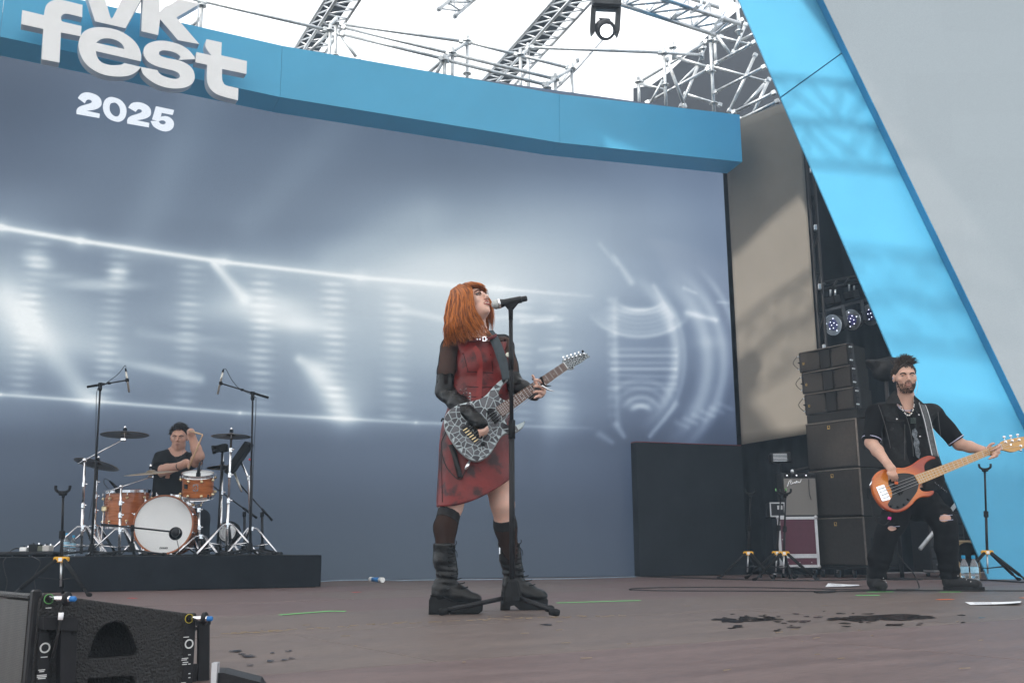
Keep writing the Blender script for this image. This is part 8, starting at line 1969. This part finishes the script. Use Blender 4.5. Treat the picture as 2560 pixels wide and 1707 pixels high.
# ================= bass guitar
def c3(x, y): return (2080 + x / 2.45, 860 + y / 2.45)
qp0 = bj(2255, 1211, -.265); qn, qex, qey, q2, q3 = plane_tools(qp0, (.04, -1, .10))
bassg = thing('bass_guitar', 'amber sunburst bass guitar held by the bearded player', 'bass guitar', qp0)
bo = [(635, 690, 1), (612, 682), (580, 684), (540, 702), (490, 737), (440, 755), (390, 754), (340, 760), (290, 776), (260, 808), (248, 850), (252, 900), (274, 950), (308, 994), (350, 1020), (400, 1030), (450, 1016), (490, 985), (520, 952), (555, 936), (596, 934), (620, 920), (628, 905), (618, 895), (590, 900), (558, 898), (540, 880), (548, 856, 1), (600, 815, 1), (572, 775, 1), (568, 748), (582, 724), (612, 706), (634, 702)]
bout = [q2(*c3(x, y)) for x, y in smooth_poly(bo, 5)]
def burst_mat():
    m = bpy.data.materials.new('amber_sunburst'); m.use_nodes = True; n, l = m.node_tree.nodes, m.node_tree.links; b = n['Principled BSDF']; b.inputs['Roughness'].default_value = .22; b.inputs['Coat Weight'].default_value = .3; b.inputs['Coat Roughness'].default_value = .06
    tc = n.new('ShaderNodeTexCoord'); mp = n.new('ShaderNodeMapping'); mp.inputs['Rotation'].default_value = (0, R(-26), 0); mp.inputs['Scale'].default_value = (3.6, 1, 5.4); mp.inputs['Location'].default_value = (0.10, 0, 0.12); l.new(tc.outputs['Object'], mp.inputs[0])
    gr = n.new('ShaderNodeTexGradient'); gr.gradient_type = 'SPHERICAL'; l.new(mp.outputs[0], gr.inputs[0]); cr = n.new('ShaderNodeValToRGB'); e = cr.color_ramp.elements; e[0].position = .0; e[0].color = (.36, .040, .005, 1); e[1].position = .62; e[1].color = (.85, .30, .035, 1); k_ = e.new(.28); k_.color = (.60, .13, .010, 1)
    nz = n.new('ShaderNodeTexNoise'); nz.inputs['Scale'].default_value = 14; mm = n.new('ShaderNodeMapping'); mm.inputs['Scale'].default_value = (1, 1, 9); mm.inputs['Rotation'].default_value = (0, R(-20), 0); l.new(tc.outputs['Object'], mm.inputs[0]); l.new(mm.outputs[0], nz.inputs[0])
    mx = n.new('ShaderNodeMix'); mx.data_type = 'RGBA'; mx.blend_type = 'MULTIPLY'; mx.inputs[0].default_value = .25; l.new(gr.outputs[0], cr.inputs[0]); l.new(cr.outputs[0], mx.inputs[6]); l.new(nz.outputs[0], mx.inputs[7]); l.new(mx.outputs[2], b.inputs['Base Color']); return m
poly_mesh('body', [bout], .024, burst_mat(), bassg, (qp0 - qn * .021, qex, qey, qn), bevel=.009, bres=3)
pg = [(345, 832, 1), (352, 815), (385, 797), (430, 790), (470, 792), (500, 800, 1), (530, 858, 1), (520, 900), (490, 945), (455, 985), (410, 1010), (365, 1005), (342, 985), (352, 960), (368, 930), (362, 890), (346, 860)]
poly_mesh('pickguard', [[q2(*c3(x, y)) for x, y in smooth_poly(pg, 4)]], .003, mat('black_pickguard', (.014, .014, .015), .25), bassg, (qp0 + qn * .0022, qex, qey, qn))
def qr(a, b, w, h, off, nm, m_): bar2(q3, q2(*c3(*a)), q2(*c3(*b)), w, h, off, nm, m_, bassg, qn)
br = poly_mesh('bridge', [[q2(*c3(x, y)) for x, y in ((268, 876), (314, 860), (318, 864), (356, 945), (352, 952), (308, 962), (302, 956))]], .005, M_chrome, bassg, (qp0 + qn * .004, qex, qey, qn))
for i in range(4): qr((284 + i * 10, 888 + i * 19), (318 + i * 9, 878 + i * 18), .010, .010, .011, 'saddle', M_chrome if i % 2 else M_alu)
qr((374, 868), (424, 916), .040, .012, .006, 'pickup', M_rubber); qr((372, 840), (410, 862), .0, .0, 0, 'x', M_rubber) if False else None
MB().box(Vector(q3(*q2(*c3(390, 851)), .012)), (.026, .012, .020), (qex, qn, qey), .003).build('orange_tag', mat('orange_tag', (.85, .16, .03), .5), bassg)
for (x, y) in ((360, 992), (400, 997), (438, 983), (465, 952)): MB().lathe([(.0085, 0), (.0085, .010), (.006, .014)], Vector(q3(*q2(*c3(x, y)), .004)), qn, 14, False).build('knob', M_rubber, bassg)
midb = neck(bassg, q2, q3, qn, [c3(500, 805), c3(1028, 612), c3(1040, 648), c3(532, 860)], 0, mat('pale_maple_board', (.58, .33, .12), .4, var=.1, scale=8), M_maple, 21, (3, 5, 7, 9, 12, 15, 17, 19), M_white, 4, None, M_rubber)
hs = [(1026, 611, 1), (1032, 600), (1050, 592), (1100, 580), (1180, 566), (1230, 556), (1262, 560, 1), (1268, 590), (1250, 620), (1190, 630), (1130, 655), (1095, 662), (1060, 654), (1040, 650, 1)]
poly_mesh('headstock', [[q2(*c3(x, y)) for x, y in smooth_poly(hs, 4)]], .015, mat('amber_maple_head', (.62, .36, .13), .35, var=.1), bassg, (qp0 + qn * .002, qex, qey, qn), bevel=.002)
for (x, y, bx2, by2) in ((1058, 600, 1056, 568), (1098, 593, 1096, 562), (1140, 588, 1138, 555), (1150, 625, 1156, 648)):
    p = Vector(q3(*q2(*c3(x, y)), .010)); MB().lathe([(.010, 0), (.010, .003), (.006, .004), (.006, .014)], p, qn, 14, False).build('string_post', M_chrome, bassg); b_ = Vector(q3(*q2(*c3(bx2, by2)), -.004)); MB().tube([Vector(q3(*q2(*c3(x, y)), -.004)), b_], .003, 6).build('tuner_shaft', M_chrome, bassg); MB().sphere(b_, (.013, .005, .010), 10, 8).build('tuner_button', M_chrome, bassg)
MB().lathe([(.008, 0), (.008, .004)], Vector(q3(*q2(*c3(1090, 617)), .010)), qn, 12).build('string_guide', M_chrome, bassg)
for i, (tx, ty) in enumerate(((1058, 600), (1098, 593), (1140, 588), (1150, 625))):
    a = q2(*c3(300 + i * 9, 884 + i * 18)); b = midb(1.0, .14 + .24 * i); MB().tube([Vector(q3(*a, .016)), Vector(q3(*b, .017)), Vector(q3(*q2(*c3(tx, ty)), .018))], .0012, 5).build('string', M_alu, bassg)
jp, je = Vector(q3(*q2(*c3(366, 1028)), -.02)), Vector(q3(*q2(*c3(358, 1082)), -.03)); MB().tube([jp, jp.lerp(je, .45), jp.lerp(je, .47), jp.lerp(je, .85), je], [.007, .007, .0115, .0115, .006], 10).build('jack_plug', M_rubber, bassg); MB().tube([jp.lerp(je, .5), jp.lerp(je, .8)], .0122, 10).build('pink_band', mat('pink_tape', (.8, .05, .35), .5), bassg)
MB().tube(crv([je, bj(2210, 1312, -.27), bj(2190, 1300, -.25), bj(2178, 1270, -.23), bj(2176, 1240, -.22), bj(2184, 1215, -.22)], 5), .0035, 6).build('lead', M_cable, bassg)
sb = crv([bj(2298, 1002, .03), bj(2306, 1012, -.09), bj(2318, 1050, -.135), bj(2328, 1095, -.165), bj(2338, 1140, -.235)], 5); mb = MB(); dd_ = [(sb[min(i + 1, len(sb) - 1)] - sb[max(0, i - 1)]).normalized() for i in range(len(sb))]
wd_ = [a.cross(Vector((.1, -1, .1))).normalized() for a in dd_]; mb.strip(sb, .058, wd_); o = mb.build('strap', mat('tooled_strap', (.075, .078, .082), .6, var=.5, scale=40, bump=.3, bscale=120), bassg); o.modifiers.new('t', 'SOLIDIFY').thickness = .004
for e in (-1, 1): MB().tube([p + w_ * (.024 * e) + Vector((0, -.004, 0)) for p, w_ in zip(sb, wd_)], .0022, 5).build('strap_stitch', M_alu, o)
MB().tube([bj(2182, 1200, -.25), bj(2175, 1212, -.27), bj(2176, 1220, -.25)], .006, 6).build('strap_button', M_chrome, bassg)
cable([bj(2243, 1382, .1), bj(2260, 1405, .05), bj(2285, 1435, .0), PZ(2298, 1468, .008), PZ(2285, 1473, .008), PZ(2240, 1473, .008)], 'black lead hanging from the bassist down to the floor', .0045, z=1)

# ------------------------------------------------------------------ singer's microphone and straight stand
MY = 5.13
def mj(x, y, dy=0.0): return P(x, y, MY + dy)
km = PXM(MY, 1280, 1100); mb0 = Vector((mj(1281, 1500).x, MY, 0))
ms = thing('microphone_stand', 'straight black microphone stand in front of the singer', 'microphone stand', mb0)
top = mj(1277, 795); j1 = mj(1279, 1060)
MB().tube([Vector((mb0.x, MY, .10)), j1], 7.2 * km, 14).build('outer_tube', M_blackmetal, ms); MB().tube([j1 - Z * .02, top], 5.2 * km, 14).build('inner_tube', M_blackmetal, ms)
MB().tube([mj(1279.5, 1050), mj(1279.5, 1096)], 8.8 * km, 14).build('height_clutch', M_rubber, ms); MB().tube([mj(1277.5, 862), mj(1277.8, 925)], 6.4 * km, 12).build('inner_sleeve', M_blackmetal, ms)
MB().lathe([(.046, .068), (.050, .075), (.049, .095), (.030, .165), (.020, .178)], mb0, Z, 8, False).build('hub', M_rubber, ms)
for (x, y) in ((-.355, .03), (.215, -.10), (.20, .22)):
    d_ = Vector((x, y, 0)); f0 = mb0 + d_; s0 = mb0 + d_.normalized() * .04 + Z * .085
    lg_ = MB().tube([s0, f0 + Z * .022], .0115, 12).build('leg', M_blackmetal, ms); MB().tube([f0 + Z * .023 - d_.normalized() * .035, f0 + Z * .020, f0 + Z * .0185 + d_.normalized() * .012], [.0165, .0185, .015], 12).build('rubber_foot', M_rubber, lg_)
cl = MB().tube([top - Z * .012, top + Z * .05], [.011, .013], 12).build('clip_socket', M_rubber, ms); MB().lathe([(.009, 0), (.009, .008)], top - Z * .02, Z, 12).build('brass_thread', M_brass, ms)
m0, m1 = mj(1240, 761, -.0), mj(1316, 746, .02); d_ = (m1 - m0).normalized(); cm = m0.lerp(m1, .55)
MB().prism([top + Z * .048 + Vector((-.013, -.013, 0)), top + Z * .048 + Vector((.013, -.013, 0)), cm + d_ * .035 - Z * .012 + Vector((0, -.016, 0)), cm - d_ * .045 - Z * .012 + Vector((0, -.016, 0))], Vector((0, .03, 0))).build('clip_wings', M_rubber, ms)
mic = thing('microphone', 'black wireless microphone with silver ball at the mouth of the singer', 'microphone', m0)
Lm = (m1 - m0).length
MB().sphere(m0, (.0255, .0255, .0255), 18, 12).build('grille_ball', mat('silver_mesh', (.45, .47, .46), .45, .6, var=.3, scale=300, bump=.4, bscale=500), mic)
MB().lathe([(.0258, .010), (.0264, .013), (.0264, .019), (.0258, .022)], m0, d_, 20, False, False).build('grille_band', M_chrome, mic)
MB().lathe([(.025, .020), (.0235, .030), (.0195, .045), (.0188, Lm * .78), (.0195, Lm * .80), (.0195, Lm * .82), (.0155, Lm * .83), (.0150, Lm), (.012, Lm + .003)], m0, d_, 18, False).build('handle', mat('gloss_black_plastic', (.012, .012, .013), .28), mic)
# ------------------------------------------------------------------ thin stage smoke and hazy air
hz = MB(); hz.box((0, 0, 3.65), (302, 302, 12.5)); hm = bpy.data.materials.new('stage_smoke'); hm.use_nodes = True
hn = hm.node_tree.nodes; hn.remove(hn['Principled BSDF']); pv = hn.new('ShaderNodeVolumePrincipled'); pv.inputs['Density'].default_value = .0068; pv.inputs['Color'].default_value = (.62, .80, .98, 1)
hm.node_tree.links.new(pv.outputs[0], hn['Material Output'].inputs['Volume']); tag(hz.build('haze', hm), 'thin pale stage smoke filling the air', 'haze', kind='stuff')
rename_props()
